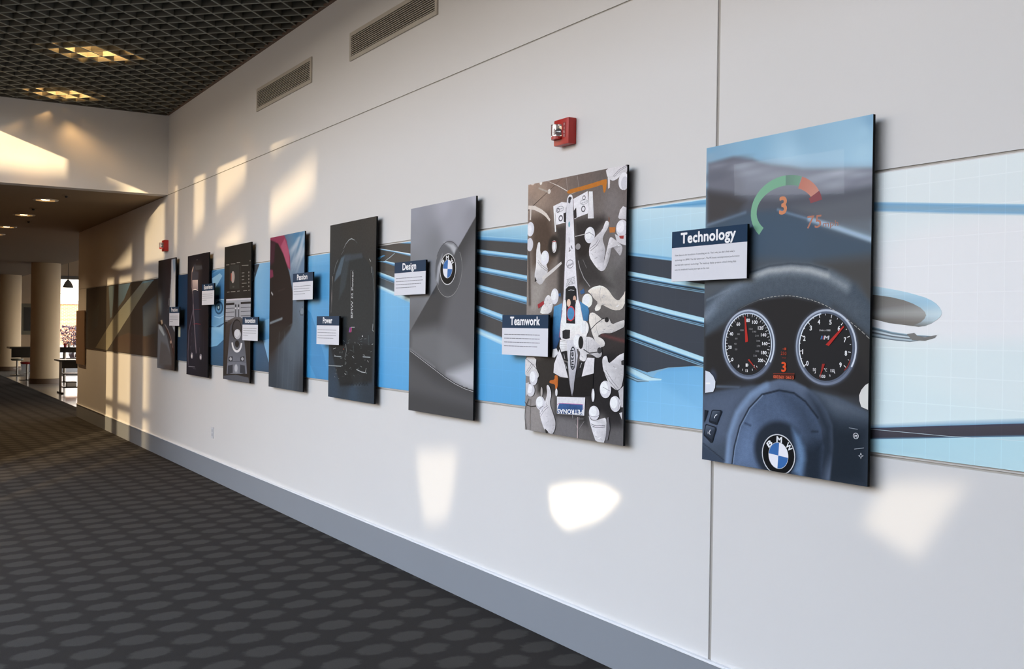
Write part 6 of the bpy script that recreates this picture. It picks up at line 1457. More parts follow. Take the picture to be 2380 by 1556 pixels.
    p.S([(12917.2, 577.6), (13042.7, 549.9), (13334.4, 494), (13679.3, 426.7)], [(12918.4, 535.1), (13043.9, 507.4), (13335.6, 449.4), (13680.5, 382.8)], [(0, '3c4e5c'), (0.06, '8cc0e0'), (0.35, 'b2dbee'), (0.55, '6fb0da'), (0.72, '4d86b0'), (0.8, '33424e'), (0.9, '6b93b0'), (1, '3e4347')])
    p.S([(12920.9, 446.9), (13038.1, 424.6), (13322.7, 370.6), (13655.2, 305.3)], [(12922.1, 406), (13039.3, 381.2), (13324.1, 320.5), (13656.6, 253.9)], [(0, '4a5a66'), (0.2, '8fc4e4'), (0.6, 'c9e6f3'), (1, '6fb4e0')])
    p.P([(12922, 409.3), (13039.2, 384.5), (13324, 324.3), (13656.5, 257.6), (13817.3, 234), (13824.8, -52.1), (12935, -42.4)], ['68b0de', '6ab1df', '66afde', '62acdd', '60abdc', '58a5d9', '55a3d9'])
    p.P([(14240.1, 982.9), (14473.7, 979.3), (15018.3, 973.5), (15165.6, 969), (15172.1, 668.9), (14783.2, 722.7), (14478.9, 760.7), (14245, 785.5)], ['b9dbe9', 'c3e0ec', 'c9e4ef', 'cde6ef', 'a9d3e8', 'a3cfe6', 'a0cde4', '9dcae2'])
    p.S([(14568.4, 973), (14786.3, 972.7), (15018.4, 971.5), (15165.6, 969)], [(14568.5, 971.5), (14786.6, 956.9), (15019.1, 937.1), (15166.5, 925.6)], [(0, '7cb5da'), (0.5, '5c9cca'), (1, 'a9d0e6')])
    p.S([(14244.5, 805.2), (14478.4, 782), (14782.7, 742.1), (15034.3, 708.7)], [(14244.9, 787), (14478.9, 760.7), (14783.2, 722), (15034.7, 688.1)], [(0, 'a9d3e8'), (0.4, '6ea9d2'), (0.8, '8cbfe0'), (1, '3d444c')])
    p.P([(14245, 785.5), (14478.9, 760.7), (14783.2, 722), (15172.1, 668.9), (15181.3, 249.5), (14962.5, 268), (14769.6, 253.6), (14621.6, 225.7), (14257.2, 288.9)], '3a414c')
    p.S([(14246.5, 722.3), (14480.7, 689.5), (14785, 643), (15021.3, 611.9), (15173.9, 588.9)], [(14247.7, 675), (14481.6, 647.8), (14785.9, 603.6), (15022.2, 572.1), (15174.7, 548.9)], [(0, '5d88a4'), (0.05, 'b0dcee'), (0.4, 'c3e5f1'), (0.5, '6aabd6'), (0.58, '32475a'), (0.7, '2c3a48'), (0.76, '7fb2d4'), (0.82, '2f3a44'), (0.93, '88b4d0'), (1, '3f4248')])
    p.S([(14249.4, 604), (14483.8, 559.1), (14788.1, 506.7), (15024.5, 467.8), (15177.1, 442.4)], [(14250.4, 564.6), (14484.7, 521.3), (14789.1, 466.6), (15025.4, 428.1), (15178, 401.1)], [(0, '5d88a4'), (0.05, 'b0dcee'), (0.4, 'c3e5f1'), (0.5, '6aabd6'), (0.58, '32475a'), (0.7, '2c3a48'), (0.76, '7fb2d4'), (0.82, '2f3a44'), (0.93, '88b4d0'), (1, '3f4248')])
    p.S([(14252.7, 470), (14474.8, 418.2), (14767.2, 355.7), (15028.2, 300.6), (15180.8, 269.5)], [(14253.9, 422.8), (14475.9, 371.2), (14768.3, 309.7), (15019, 259.8), (15181.7, 229.6)], [(0, '5d88a4'), (0.05, 'b0dcee'), (0.4, 'c3e5f1'), (0.5, '6aabd6'), (0.58, '32475a'), (0.7, '2c3a48'), (0.76, '7fb2d4'), (0.82, '2f3a44'), (0.93, '88b4d0'), (1, '3f4248')])
    p.P([(14259.5, 194.5), (14465.4, 188.6), (14634.3, 181.9), (14691.1, 228.6), (14769.7, 250), (14931.3, 265.4), (15029.2, 256.7), (15181.3, 249.5), (15187.2, -22.8), (14265.5, -49.1)], ['76b8e4', '78bae5', '7cbce6', '6fb1de', '6aacdb', '6cafdd', '73b5e1', '79b9e4', '8cc6ec', '80bfe8'])
    p.S([(14256.4, 320.4), (14468.9, 252.6), (14657.1, 205.1), (14725.9, 201.1)], [(14257.4, 281), (14469.6, 223), (14610.8, 184.5), (14720.4, 193.6)], [(0, '4a5a66'), (0.15, 'b9dff0'), (0.7, 'c6e6f3'), (1, '8cc6ea')])
    p.S([(14257.8, 265.3), (14469.9, 211.6), (14551, 192.7), (14634.2, 187.1)], [(14258.4, 241.7), (14470.3, 192.6), (14551.4, 176.3), (14634.3, 184.2)], [(0, '2f3a44'), (0.5, 'a8c9dc'), (0.7, '2f3a44'), (1, '7fb4d8')])
    p.S([(15734.8, 896.7), (15874.5, 878.7), (16182.3, 845), (16437.2, 818.2), (16664.3, 794.4)], [(15735.5, 859.1), (15875.2, 842.3), (16183, 808.3), (16437.9, 782.6), (16664.9, 759.6)], [(0, 'b8d6e6'), (0.18, '7fb0d2'), (0.5, '8db0c8'), (0.8, '86b3d2'), (1, 'dbe9ee')])
    p.P([(15618.4, 604.8), (15880.3, 581.6), (15976.2, 565.6), (16020.4, 556.5), (16055.1, 547.8), (16089.3, 538.4), (16114.6, 527.9), (16133, 517), (16145.6, 504.7), (16153.2, 493.3), (16154.2, 483.4), (16148.7, 473.4), (16134.1, 462.8), (16116, 452.1), (16091.1, 443.3), (16065.7, 440.3), (15882.7, 459), (15621.1, 474.7)], ['cfe4ee', 'c6e0ec', 'bfdcea', 'b8d8e8', 'b2d4e6', 'acd1e5', 'a9cfe4', 'aed2e5', 'bad7e6', 'c9dfe9', 'cfe2ea', 'c9dde6', 'bccfd8', 'a3aeb3', '8b8f90', '77746f', '6e6a66', '6b6866'])
    p.P([(15619.1, 572.6), (15880.9, 551.3), (15949.8, 542.4), (16003.4, 531.2), (16042.8, 518.1), (16073, 504), (16090.2, 489.4), (16094.6, 478.6), (16088.9, 467.8), (16073.9, 455.5), (16044.2, 444.6), (15960.5, 451.6), (15882.6, 464.3), (15620.9, 482.7)], ['7e7d7b', '78746f', '7b7873', '807d79', '858280', '9a9a98', 'a9aaa8', 'a3a3a0', '93918d', '85817c', '7a7671', '75706b', '726d68', '706c68'])
    p.P([(15621, 476.3), (15876.1, 466.5), (15960.6, 449.4), (16031.4, 435), (16044.6, 422.7), (15934.1, 415.6), (15876.7, 436.2), (15621.5, 452.3)], 'f3f6f6')
    p.S([(15621.4, 456.3), (15876.6, 439.2), (15961.1, 421.9), (16040.5, 413.2), (16133.4, 409.3)], [(15622.3, 412.1), (15877.3, 402.9), (15961.6, 393.7), (16032.3, 389), (16121.2, 401.3)], [(0, 'a9c3d1'), (0.2, '5a6c78'), (0.4, 'dce8ee'), (0.55, '4a4f55'), (0.75, 'c3d3db'), (1, '4c5a66')])
    p.P([(16018.7, 415.1), (16049, 419.8), (16062, 409.8), (16091.8, 405.9), (16137.5, 413.7), (16129.4, 403.6), (16092, 393.7), (16040.8, 395)], '7d7c7a')
    p.S([(15751.1, 82), (15866.5, 95.7), (16195.5, 136.3), (16448.9, 163.5), (16674.7, 189)], [(15751.4, 65.7), (15866.8, 82.1), (16195.8, 119.4), (16449.2, 147.7), (16675, 172.9)], [(0, 'd3e6eb'), (1, '7aa7c6')])
    p.S([(15751.4, 65.7), (15866.8, 82.1), (16195.8, 119.4), (16449.2, 147.7), (16675, 172.9)], [(15752.2, 26.7), (15867.5, 42.6), (16196.6, 79.4), (16449.9, 107.7), (16675.7, 133.4)], [(0, '45465a'), (0.2, '4b4850'), (0.85, '45434c'), (1, '5f86a2')])
    p.P([(15752.2, 28.3), (15867.5, 42.6), (16196.6, 79.4), (16449.9, 107.7), (16675.7, 133.4), (16678, -2.5), (15753.2, -23.1)], ['a9d4e4', 'aed8e6', 'b6dde9', 'bde0ea', 'c1e2eb', 'c6e4ec', 'b2d9e6'])
    p.L([(15866.8, 79), (16180.4, 83.5), (16450.2, 93.9)], 1.5, 'c9dbe2')
    return p

# ------------------------------------------------------------ mural and display panels
ROT_WALL = Matrix(((0, 0, -1), (-1, 0, 0), (0, 1, 0))).to_euler()      # board x -> -Y, board y -> Z, board z -> into the room
M_PRINT = print_mat('satin_print'); M_MURAL = print_mat('mural_print', 0.45, 0.1, 0.092)
M_EDGE = mat('board_edge', '0d0d0e', 0.6, spec=0.1, var=(9, 0.1)); M_MBOARD = mat('mural_board', 'cfd3d6', 0.5, var=(3, 0.03))
M_STEEL = mat('standoff_steel', '9a9a9c', 0.3, metal=0.9, var=(12, 0.05))

mur = tag(empty('mural', (-0.012, 18.38, 1.186), ROT_WALL), 'long blue mural of car grille bars running along the white wall behind the panels', 'mural')
box('board', (0, 0, -0.0118), (18.08, 0.976, -0.0004), M_MBOARD, mur)
link('print', art_mural().mesh('mural_print', 1.12), M_MURAL, mur)

W, H, T = 0.855, 1.298, 0.012
bm = bmesh.new(); bm_box(bm, (0, 0, -T), (W, H, -0.0004), 0.0008); ME_BOARD = done(bm, 'board'); ME_BOARD.materials.append(M_EDGE)
bm = bmesh.new(); bm_cyl(bm, (0, 0, -0.0352), (0, 0, -T - 0.0002), 0.011); ME_STAND = done(bm, 'standoff', True); ME_STAND.materials.append(M_STEEL)
def display_panel(art, yr, label, zb=1.067, gain=1.2):
    root = tag(empty('display_panel', (-0.05, yr + W, zb), ROT_WALL), label, 'poster', 'display panels hung along the mural')
    link('board', ME_BOARD, None, root)
    link('print', art().mesh('print', gain), M_PRINT, root)
    for x in (0.12, W - 0.12):
        for y in (0.25, 0.95): link('standoff', ME_STAND, None, root, (x, y, 0))
    return root
display_panel(art_technology, 2.485, 'tall panel picturing a steering wheel, two round gauges and a misty road', 1.067, 1.15)
display_panel(art_teamwork, 3.88, 'tall panel picturing a white race car from above with its pit crew', 1.067, 1.22)
display_panel(art_design, 5.30, 'tall grey panel picturing a round bonnet badge on curved silver bodywork', 1.067, 1.12)
display_panel(art_power, 6.70, 'tall black panel picturing a dark car engine with vertical lettering', 1.067, 0.9)
display_panel(art_passion, 8.105, 'tall panel picturing a dark red car side under a cloudy blue sky', 1.067, 0.98)
display_panel(art_innovation, 9.495, 'tall panel picturing a dashboard screen above a silver centre console', 1.067, 1)
display_panel(art_experience, 10.91, 'tall very dark panel picturing a night-time car outline with thin light streaks', 1.051, 1.05)
display_panel(art_precision, 12.30, 'tall brown panel picturing a close curved bodywork edge with a pale strip', 1.067, 1.05)

# caption plaques fixed in front of the panels
M_NAVY = mat('plaque_navy', '243c56', 0.5, spec=0.06, var=(4, 0.02)); M_WHITEP = mat('plaque_white', 'e4e4ea', 0.5, spec=0.1, var=(4, 0.01))
M_LET = mat('white_lettering', 'f7f7f9', 0.5, var=(4, 0.01)); M_INK = mat('grey_ink', '5d5f66', 0.6, var=(4, 0.01))
PW, PH, HD = 0.455, 0.214, 0.070
bm = bmesh.new(); bm_box(bm, (0, 0, -0.012), (PW, PH, -0.0004), 0.0006); ME_PB = done(bm, 'board'); ME_PB.materials.append(M_EDGE)
bm = bmesh.new(); bm_box(bm, (0, PH - HD, -0.0004), (PW, PH, 0.0)); ME_PH = done(bm, 'header_band'); ME_PH.materials.append(M_NAVY)
bm = bmesh.new(); bm_box(bm, (0, 0, -0.0004), (PW, PH - HD, 0.0)); ME_PT = done(bm, 'text_panel'); ME_PT.materials.append(M_WHITEP)
def letters(name, items, m, parent):
    vx, fc = [], []
    for text, x0, y0, x1, cap, bold in items:
        v, f = glyph_mesh(text, 0.0)
        lo, hi = v[:, 0].min(), v[:, 0].max()
        s = (x1 - x0) / (hi - lo)
        for k, (dx, dy) in enumerate(((0, 0), (1, 0), (-1, 0), (0, 1), (0, -1), (0.7, 0.7), (-0.7, 0.7), (0.7, -0.7), (-0.7, -0.7)) if bold > 0.01 else ((0, 0),)):
            n = len(vx); vx += [(x0 + (a - lo) * s + dx * bold * cap, y0 + b * cap / 0.69 + dy * bold * cap, 0.0003 + 0.00002 * k) for a, b in v]; fc += [tuple(i + n for i in q) for q in f]
    me = bpy.data.meshes.new(name); me.from_pydata(vx, [], fc); me.update()
    return link(name, me, m, parent)
def plaque(word, yl, zb, f0, f1, lines, spacer_u, label):
    root = tag(empty('caption_plaque', (-0.085, yl, zb), ROT_WALL), label, 'plaque', 'caption plaques on the display panels')
    link('board', ME_PB, None, root); hb = link('header_band', ME_PH, None, root); tp = link('text_panel', ME_PT, None, root)
    box('spacer', (spacer_u[0], 0.04, -0.0288), (spacer_u[1], PH - 0.04, -0.0122), M_EDGE, root)
    letters('heading_lettering', [(word, f0 * PW, PH - HD + 0.0175, f1 * PW, 0.0425, 0.05)], M_LET, hb)
    y = PH - HD - 0.036
    if isinstance(lines[0], str):
        letters('body_lettering', [(t, 0.022, y - i * 0.0205, 0.022 + k * PW, 0.0072, 0.002) for i, (t, k) in enumerate(zip(lines[0::2], lines[1::2]))], M_INK, tp)
    else:
        rnd = random.Random(len(word) * 7); vx, fc = [], []
        for i, k in enumerate(lines):
            x, yy = 0.022, y - i * 0.0205
            while x < k * PW - 0.01:
                w = min(rnd.uniform(0.012, 0.042), k * PW - x); n = len(vx)
                vx += [(x, yy, 0.0003), (x + w, yy, 0.0003), (x + w, yy + 0.0031, 0.0003), (x, yy + 0.0031, 0.0003)]; fc.append((n, n + 1, n + 2, n + 3)); x += w + 0.0025
        me = bpy.data.meshes.new('body_lettering'); me.from_pydata(vx, [], fc); me.update(); link('body_lettering', me, M_INK, tp)
U, LO = 1.809, 1.4605
TECH = ('New ideas are the foundation of everything we do. That\u2019s why you don\u2019t find today\u2019s', 0.80,
        'technology in a BMW. You find tomorrow\u2019s. The M5 boasts uncompromised performance', 0.86,
        'married with racetrack technology. The heads-up display projects critical driving data', 0.82,
        'onto the windshield, keeping your eyes on the road.', 0.475)
plaque('Technology', 3.512, U + 0.003, 0.13, 0.855, TECH, (0.20, 0.42), 'navy and white plaque headed Technology, overlapping the steering wheel panel')
plaque('Teamwork', 4.926, LO, 0.186, 0.825, (0.83, 0.83, 0.85, 0.80), (0.22, 0.42), 'navy and white plaque headed Teamwork, overlapping the race car panel')
plaque('Design', 6.318, U, 0.27, 0.70, (0.91, 0.94, 0.87, 0.72), (0.20, 0.42), 'navy and white plaque headed Design, overlapping the round badge panel')
plaque('Power', 7.722, LO + 0.002, 0.29, 0.70, (0.88, 0.88, 0.88, 0.76), (0.20, 0.42), 'navy and white plaque headed Power, overlapping the dark engine panel')
plaque('Passion', 8.272, U, 0.22, 0.73, (0.90, 0.84, 0.88, 0.62), (0.03, 0.14), 'navy and white plaque headed Passion, overlapping the dark red car panel')
plaque('Innovation', 9.622, LO, 0.17, 0.83, (0.92, 0.90, 0.90, 0.38), (0.02, 0.11), 'navy and white plaque headed Innovation, overlapping the centre console panel')
plaque('Experience', 11.035, U - 0.006, 0.17, 0.86, (0.88, 0.88, 0.88, 0.42), (0.02, 0.11), 'navy and white plaque headed Experience, overlapping the night-time car panel')
plaque('Precision', 12.425, 1.582, 0.20, 0.83, (0.88, 0.88, 0.86, 0.36), (0.02, 0.11), 'navy and white plaque headed Precision, overlapping the brown bodywork panel')

# cream card added as a spot of sun; blank board at the hall end
tag(box('sun_patch_card', (-0.0165, 12.19, 1.455), (-0.0142, 12.285, 1.57), mat('sun_patch_cream', 'cfcdb4', 0.6, var=(6, 0.03)), None, 0.0008), 'small cream card standing in for a sun patch on the mural under the Precision plaque', 'card')
nb = tag(empty('notice_board', (0, 18.52, 0.905)), 'plain brown board on the wall at the hall end of the mural', 'board')
bm = bmesh.new()
pts = [(y, z) for y, z in ((0.0, 0.90), (0.80, 0.90), (0.80, 0.08), (0.78, 0.03), (0.72, 0.0), (0.0, 0.0))]
bm_prism(bm, [(y - 0.41, z) for y, z in pts], 0, -0.034, -0.0145)
link('panel', done(bm, 'panel'), mat('brown_board', '8a6f55', 0.5, var=(2.5, 0.06)), nb)
box('back_cleat', (-0.0142, -0.3, 0.3), (-0.0005, 0.3, 0.6) , M_EDGE, nb)
nb.location.y = 18.81

# ------------------------------------------------------------ fire alarm strobes
M_RED = mat('alarm_red', 'b3241c', 0.35, var=(10, 0.03)); M_REDD = mat('alarm_red_recess', '8e1a15', 0.4, var=(10, 0.03))
M_LENS = mat('strobe_lens', 'e9ecee', 0.05, trans=0.92, var=(5, 0.01)); M_CHROME = mat('reflector', 'd9dadc', 0.12, metal=1.0, var=(5, 0.02)); M_PALE = mat('pale_print', 'e3c9c4', 0.5, var=(5, 0.02))
def strobe(y, z, label):
    r = tag(empty('fire_alarm_strobe', (0, y, z)), label, 'fire alarm', 'red fire alarm strobes on the wall')
    bm = bmesh.new(); bm_box(bm, (-0.050, -0.066, -0.066), (-0.0002, 0.066, 0.066), 0.006); link('housing', done(bm, 'housing', True), M_RED, r)
    bm = bmesh.new()
    bm_prism(bm, [(-0.052 - 0.034 * math.sin(t), -0.004 + 0.028 + 0.034 * math.cos(t)) for t in [i * math.pi / 10 for i in range(11)]], 2, -0.038, -0.024)
    link('lens_shelf', done(bm, 'lens_shelf'), M_RED, r)
    bm = bmesh.new()
    bm_prism(bm, [(-0.0505 - 0.040 * math.sin(t), 0.024 + 0.030 * math.cos(t)) for t in [i * math.pi / 14 for i in range(15)]], 2, -0.023, 0.036)
    link('strobe_lens', done(bm, 'strobe_lens', True), M_LENS, r)
    bm = bmesh.new(); bm_cyl(bm, (-0.052, 0.024, 0.0), (-0.070, 0.024, 0.0), 0.020, 0.008, 16); link('reflector', done(bm, 'reflector', True), M_CHROME, r)
    cyl('flash_tube', (-0.072, 0.024, -0.016), (-0.072, 0.024, 0.016), 0.004, M_PALE, r)
    tr = box('text_recess', (-0.0508, -0.042, -0.030), (-0.0500, -0.018, 0.044), M_REDD, r, 0.0)
    vx, fc = [], []
    for i, c in enumerate('FIRE'):
        v, f = glyph_mesh(c, 0.02); n = len(vx); lo, hi = v[:, 0].min(), v[:, 0].max(); s = 0.0125 / 0.69
        vx += [(-0.0511, -0.030 + (hi + lo) / 2 * s - a * s, 0.027 - i * 0.0185 + b * s) for a, b in v]; fc += [tuple(k + n for k in q) for q in f]
    me = bpy.data.meshes.new('lettering'); me.from_pydata(vx, [], fc); me.update(); link('lettering', me, M_PALE, tr)
strobe(4.432, 2.600, 'red fire alarm strobe with clear lens on bare wall above the race car panel')
strobe(12.93, 2.535, 'red fire alarm strobe on the wall above the brown bodywork panel')

# ------------------------------------------------------------ wall air grilles and power outlet
M_GR = mat('grille_paint', 'b9b2a6', 0.5, var=(6, 0.03))
bm = bmesh.new(); bm_box(bm, (-0.010, 0.0, -0.0028), (-0.0012, 1.352, 0.0028)); ME_SL = done(bm, 'louvre'); ME_SL.materials.append(M_GR)
def vent(y0, label):
    r = tag(empty('air_grille', (0, y0, 3.565)), label, 'vent', 'air grilles high on the wall')
    w, h = 1.412, 0.208
    for a, b in (((0, 0), (w, 0.03)), ((0, h - 0.03), (w, h)), ((0, 0.03), (0.03, h - 0.03)), ((w - 0.03, 0.03), (w, h - 0.03))):
        box('flange', (-0.012, a[0], a[1]), (-0.0003, b[0], b[1]), M_GR, r, 0.001)
    box('duct_back', (-0.0011, 0.03, 0.03), (-0.0003, w - 0.03, h - 0.03), mat('duct_dark', '24201b', 0.9, spec=0.1, var=(5, 0.05)), r)
    for i in range(10): 
        o = link('louvre', ME_SL, None, r, (0, 0.03, 0.039 + i * 0.0144)); 
    return r
vent(8.115, 'long louvred air grille high on the wall, the one closer to the hall corner')
vent(5.905, 'long louvred air grille high on the wall, above the grey badge panel')
ol = tag(empty('power_outlet', (0, 10.87, 0.487)), 'white power outlet plate low on the wall below the panels', 'outlet')
box('cover_plate', (-0.007, -0.038, -0.058), (-0.0003, 0.038, 0.058), mat('outlet_white', 'd3d4d8', 0.4, var=(9, 0.02)), ol, 0.002)
for dz in (-0.022, 0.022): box('socket', (-0.0086, -0.016, dz - 0.014), (-0.0072, 0.016, dz + 0.014), mat('socket_grey', 'b4b5ba', 0.4, var=(9, 0.02)), ol)

# ------------------------------------------------------------ lamps
M_CAN = mat('lamp_can', '3a3129', 0.4, metal=0.4, var=(6, 0.05)); M_BULB = mat('warm_bulb', 'ffe2b0', 0.4, emit='ffca80', estr=14.0, var=(5, 0.01)); M_TRIM = mat('downlight_ring', 'd8cfc4', 0.35, var=(6, 0.02))
def cell_lamp(x, y, label):
    r = tag(empty('recessed_lamp', (x, y, 4.33)), label, 'ceiling light', 'lamps glowing through the open-cell ceiling')
    bm = bmesh.new(); bm_lathe(bm, [(0.17, 0.0), (0.16, 0.06), (0.10, 0.2), (0.06, 0.25), (0.001, 0.25)], 24); link('housing', done(bm, 'housing', True), M_CAN, r)
    bm = bmesh.new(); bm_lathe(bm, [(0.001, 0.06), (0.05, 0.075), (0.06, 0.12), (0.035, 0.17), (0.03, 0.245)], 20); link('bulb', done(bm, 'bulb', True), M_BULB, r)
    l = bpy.data.lights.new('lamp_light', 'POINT'); l.energy = 22; l.color = (1.0, 0.58, 0.22); l.shadow_soft_size = 0.05
    lo = bpy.data.objects.new('lamp_light', l); COL.objects.link(lo); lo.parent = r; lo.location = (0, 0, -0.02)
cell_lamp(-1.295, 10.30, 'warm lamp glowing through the dark ceiling grid, further from the end wall')
cell_lamp(-1.264, 12.33, 'warm lamp glowing through the dark ceiling grid beside the end wall')
def downlight(x, y, label):
    r = tag(empty('downlight', (x, y, LC)), label, 'ceiling light', 'round downlights in the low ceiling')
    bm = bmesh.new(); bm_lathe(bm, [(0.115, -0.0003), (0.115, -0.012), (0.15, -0.010), (0.155, -0.0003)], 28); link('trim_ring', done(bm, 'trim_ring', True), M_TRIM, r)
    bm = bmesh.new(); bm_lathe(bm, [(0.001, -0.0025), (0.114, -0.0015)], 28); link('reflector', done(bm, 'reflector', True), M_CHROME, r)
    bm = bmesh.new(); bm_lathe(bm, [(0.001, -0.009), (0.04, -0.0075), (0.05, -0.003)], 20); link('bulb', done(bm, 'bulb', True), M_BULB, r)
    l = bpy.data.lights.new('downlight_beam', 'SPOT'); l.energy = 45; l.color = (1.0, 0.70, 0.38); l.spot_size = math.radians(120); l.spot_blend = 0.8; l.shadow_soft_size = 0.06
    lo = bpy.data.objects.new('downlight_beam', l); COL.objects.link(lo); lo.parent = r; lo.location = (0, 0, -0.02)
for y, l in ((14.40, 'lit round downlight in the low ceiling closest to the bulkhead'), (16.60, 'second lit round downlight from the bulkhead'), (18.88, 'third round downlight from the bulkhead'), (20.6, 'fourth round downlight from the bulkhead in the low ceiling')):
    downlight(-1.16, y, l)
for x, y, l in ((-1.01, 13.75, 'small dark ceiling fitting between bulkhead and first downlight'), (-1.155, 15.6, 'small dark ceiling fitting between first and second downlights'), (-0.98, 17.6, 'small dark ceiling fitting between second and third downlights')):
    r = tag(empty('ceiling_sprinkler', (x, y, LC)), l, 'sprinkler', 'small fittings in the low ceiling')
    cyl('escutcheon', (0, 0, -0.0003), (0, 0, -0.006), 0.05, M_CEIL, r); cyl('head', (0, 0, -0.006), (0, 0, -0.03), 0.022, M_DARK, r, 0.012)

# ------------------------------------------------------------ columns and cafe
M_COLM = mat('column_plaster', 'd2bf9e', 0.6, var=(1.2, 0.03)); M_COLB = mat('column_base', '5f4d3c', 0.5, var=(3, 0.05))
def column(x, y, label):
    r = tag(empty('column', (x, y, 0)), label, 'column', 'round columns beyond the wall')
    bm = bmesh.new(); bm_lathe(bm, [(0.355, 0.14), (0.355, LC - 0.002)], 48); link('shaft', done(bm, 'shaft', True), M_COLM, r)
    bm = bmesh.new(); bm_lathe(bm, [(0.001, 0.004), (0.372, 0.004), (0.372, 0.13), (0.356, 0.14)], 48); link('base', done(bm, 'base', True), M_COLB, r)
column(0.87, 29.85, 'round cream column beside the black trolley table'); column(0.86, 38.2, 'round cream column beside the dark framed screen')
M_BLK = mat('black_laminate', '141313', 0.25, var=(6, 0.05)); M_STEELD = mat('brushed_steel', '8c8a86', 0.35, metal=0.8, var=(9, 0.05)); M_SEATR = mat('red_seat', '8f1d1b', 0.5, var=(6, 0.04)); M_SEATG = mat('olive_seat', '5a5a4c', 0.5, var=(6, 0.04)); M_WH = mat('white_plastic', 'd8d3cb', 0.35, var=(6, 0.02))
t = tag(empty('trolley_table', (0.95, 25.6, 0.002)), 'black trolley table with shelves standing at the wall end', 'table')
box('tabletop', (-0.4, -0.35, 0.73), (0.9, 0.35, 0.762), M_BLK, t, 0.004)
for x in (-0.31, 0.8):
    box('leg', (x - 0.025, -0.03, 0.035), (x + 0.025, 0.03, 0.73), M_STEELD, t, 0.003); box('foot', (x - 0.03, -0.32, 0.0), (x + 0.03, 0.32, 0.035), M_BLK, t, 0.006)
box('apron', (-0.28, 0.05, 0.56), (0.78, 0.07, 0.73), M_BLK, t); box('shelf', (-0.28, -0.25, 0.43), (0.78, 0.25, 0.455), M_BLK, t, 0.003); box('shelf', (-0.28, -0.25, 0.13), (0.78, 0.25, 0.155), M_BLK, t, 0.003)
for x, w, h, l in ((0.86, 0.2, 0.11, 'small shiny white box on the lower trolley shelf'), (1.12, 0.16, 0.09, 'second shiny white box on the lower trolley shelf')):
    r = tag(empty('storage_box', (x, 25.55, 0.1575)), l, 'box'); box('tray', (-w / 2, -0.1, 0), (w / 2, 0.1, h * 0.75), M_WH, r, 0.006); box('lid', (-w / 2 - 0.005, -0.105, h * 0.75), (w / 2 + 0.005, 0.105, h), M_STEELD, r, 0.004)
ht = tag(empty('high_table', (1.9, 30.6, 0.002)), 'long dark high table behind the trolley table', 'table')
box('tabletop', (-0.75, -0.4, 0.90), (1.0, 0.4, 0.94), M_BLK, ht, 0.005); box('apron', (-0.7, -0.36, 0.80), (0.95, -0.34, 0.90), M_BLK, ht); 
for x in (-0.45, 0.7): cyl('leg', (x, 0, 0.02), (x, 0, 0.90), 0.04, M_STEELD, ht); cyl('base', (x, 0, 0), (x, 0, 0.02), 0.25, M_BLK, ht)
for x, m_, l in ((1.42, M_SEATR, 'red cup standing on the long dark high table'), (1.52, M_WH, 'white cup standing on the long dark high table')):
    r = tag(empty('cup', (x, 30.3, 0.9425)), l, 'cup'); bm = bmesh.new(); bm_lathe(bm, [(0.001, 0), (0.032, 0), (0.045, 0.10), (0.041, 0.10), (0.03, 0.01)], 18); link('body', done(bm, 'body', True), m_, r); bm = bmesh.new(); bm_lathe(bm, [(0.046, 0.098), (0.047, 0.104), (0.043, 0.104)], 18); link('rim', done(bm, 'rim', True), M_WH, r)
ct = tag(empty('cafe_table', (0.85, 33.4, 0.002)), 'black cafe table with deep dark sides between the two columns', 'table')
box('tabletop', (-0.5, -0.4, 0.83), (0.75, 0.4, 0.88), M_BLK, ct, 0.005); box('side_panel', (-0.45, -0.36, 0.58), (0.7, -0.33, 0.83), M_BLK, ct); cyl('pedestal', (0.45, 0, 0.02), (0.45, 0, 0.83), 0.05, M_STEELD, ct); cyl('base', (0.45, 0, 0), (0.45, 0, 0.02), 0.3, M_BLK, ct)
def stool(x, y, m_, label):
    r = tag(empty('bar_stool', (x, y, 0.002)), label, 'stool', 'stools at the cafe tables')
    bm = bmesh.new(); bm_lathe(bm, [(0.001, 0.44), (0.15, 0.44), (0.175, 0.47), (0.17, 0.50), (0.001, 0.51)], 24); link('seat', done(bm, 'seat', True), m_, r)
    cyl('pole', (0, 0, 0.02), (0, 0, 0.44), 0.028, M_STEELD, r); bm = bmesh.new(); bm_lathe(bm, [(0.001, 0), (0.2, 0), (0.2, 0.012), (0.04, 0.03), (0.001, 0.03)], 28); link('base', done(bm, 'base', True), M_BLK, r)
    bm = bmesh.new(); bm_lathe(bm, [(0.10, 0.2), (0.108, 0.2), (0.108, 0.21), (0.10, 0.21), (0.10, 0.2)], 24); link('footrest_ring', done(bm, 'footrest_ring', True), M_STEELD, r)
stool(0.72, 34.6, M_SEATG, 'stool with a round olive seat behind the black cafe table'); stool(0.66, 31.7, M_SEATR, 'stool with a round red seat beside the cream column')
sc_ = tag(empty('wall_screen', (2.42, 46.0, 1.72)), 'dark screen in a grey-green frame on the far wall between the columns', 'screen')
box('frame', (-0.42, -0.04, -0.62), (0.42, -0.001, 0.62), mat('screen_frame', '6f6a58', 0.5, var=(5, 0.03)), sc_, 0.004); box('panel', (-0.26, -0.046, -0.47), (0.34, -0.0405, 0.47), M_BLK, sc_)
pl = tag(empty('pendant_lamp', (3.21, 42.0, 2.90)), 'bell shaped grey pendant lamp hanging before the bright far window', 'lamp')
bm = bmesh.new(); bm_lathe(bm, [(0.19, 0.0), (0.165, 0.08), (0.11, 0.2), (0.05, 0.27), (0.03, 0.3)], 24); link('shade', done(bm, 'shade', True), mat('pendant_grey', '6d675e', 0.5, var=(4, 0.03)), pl)
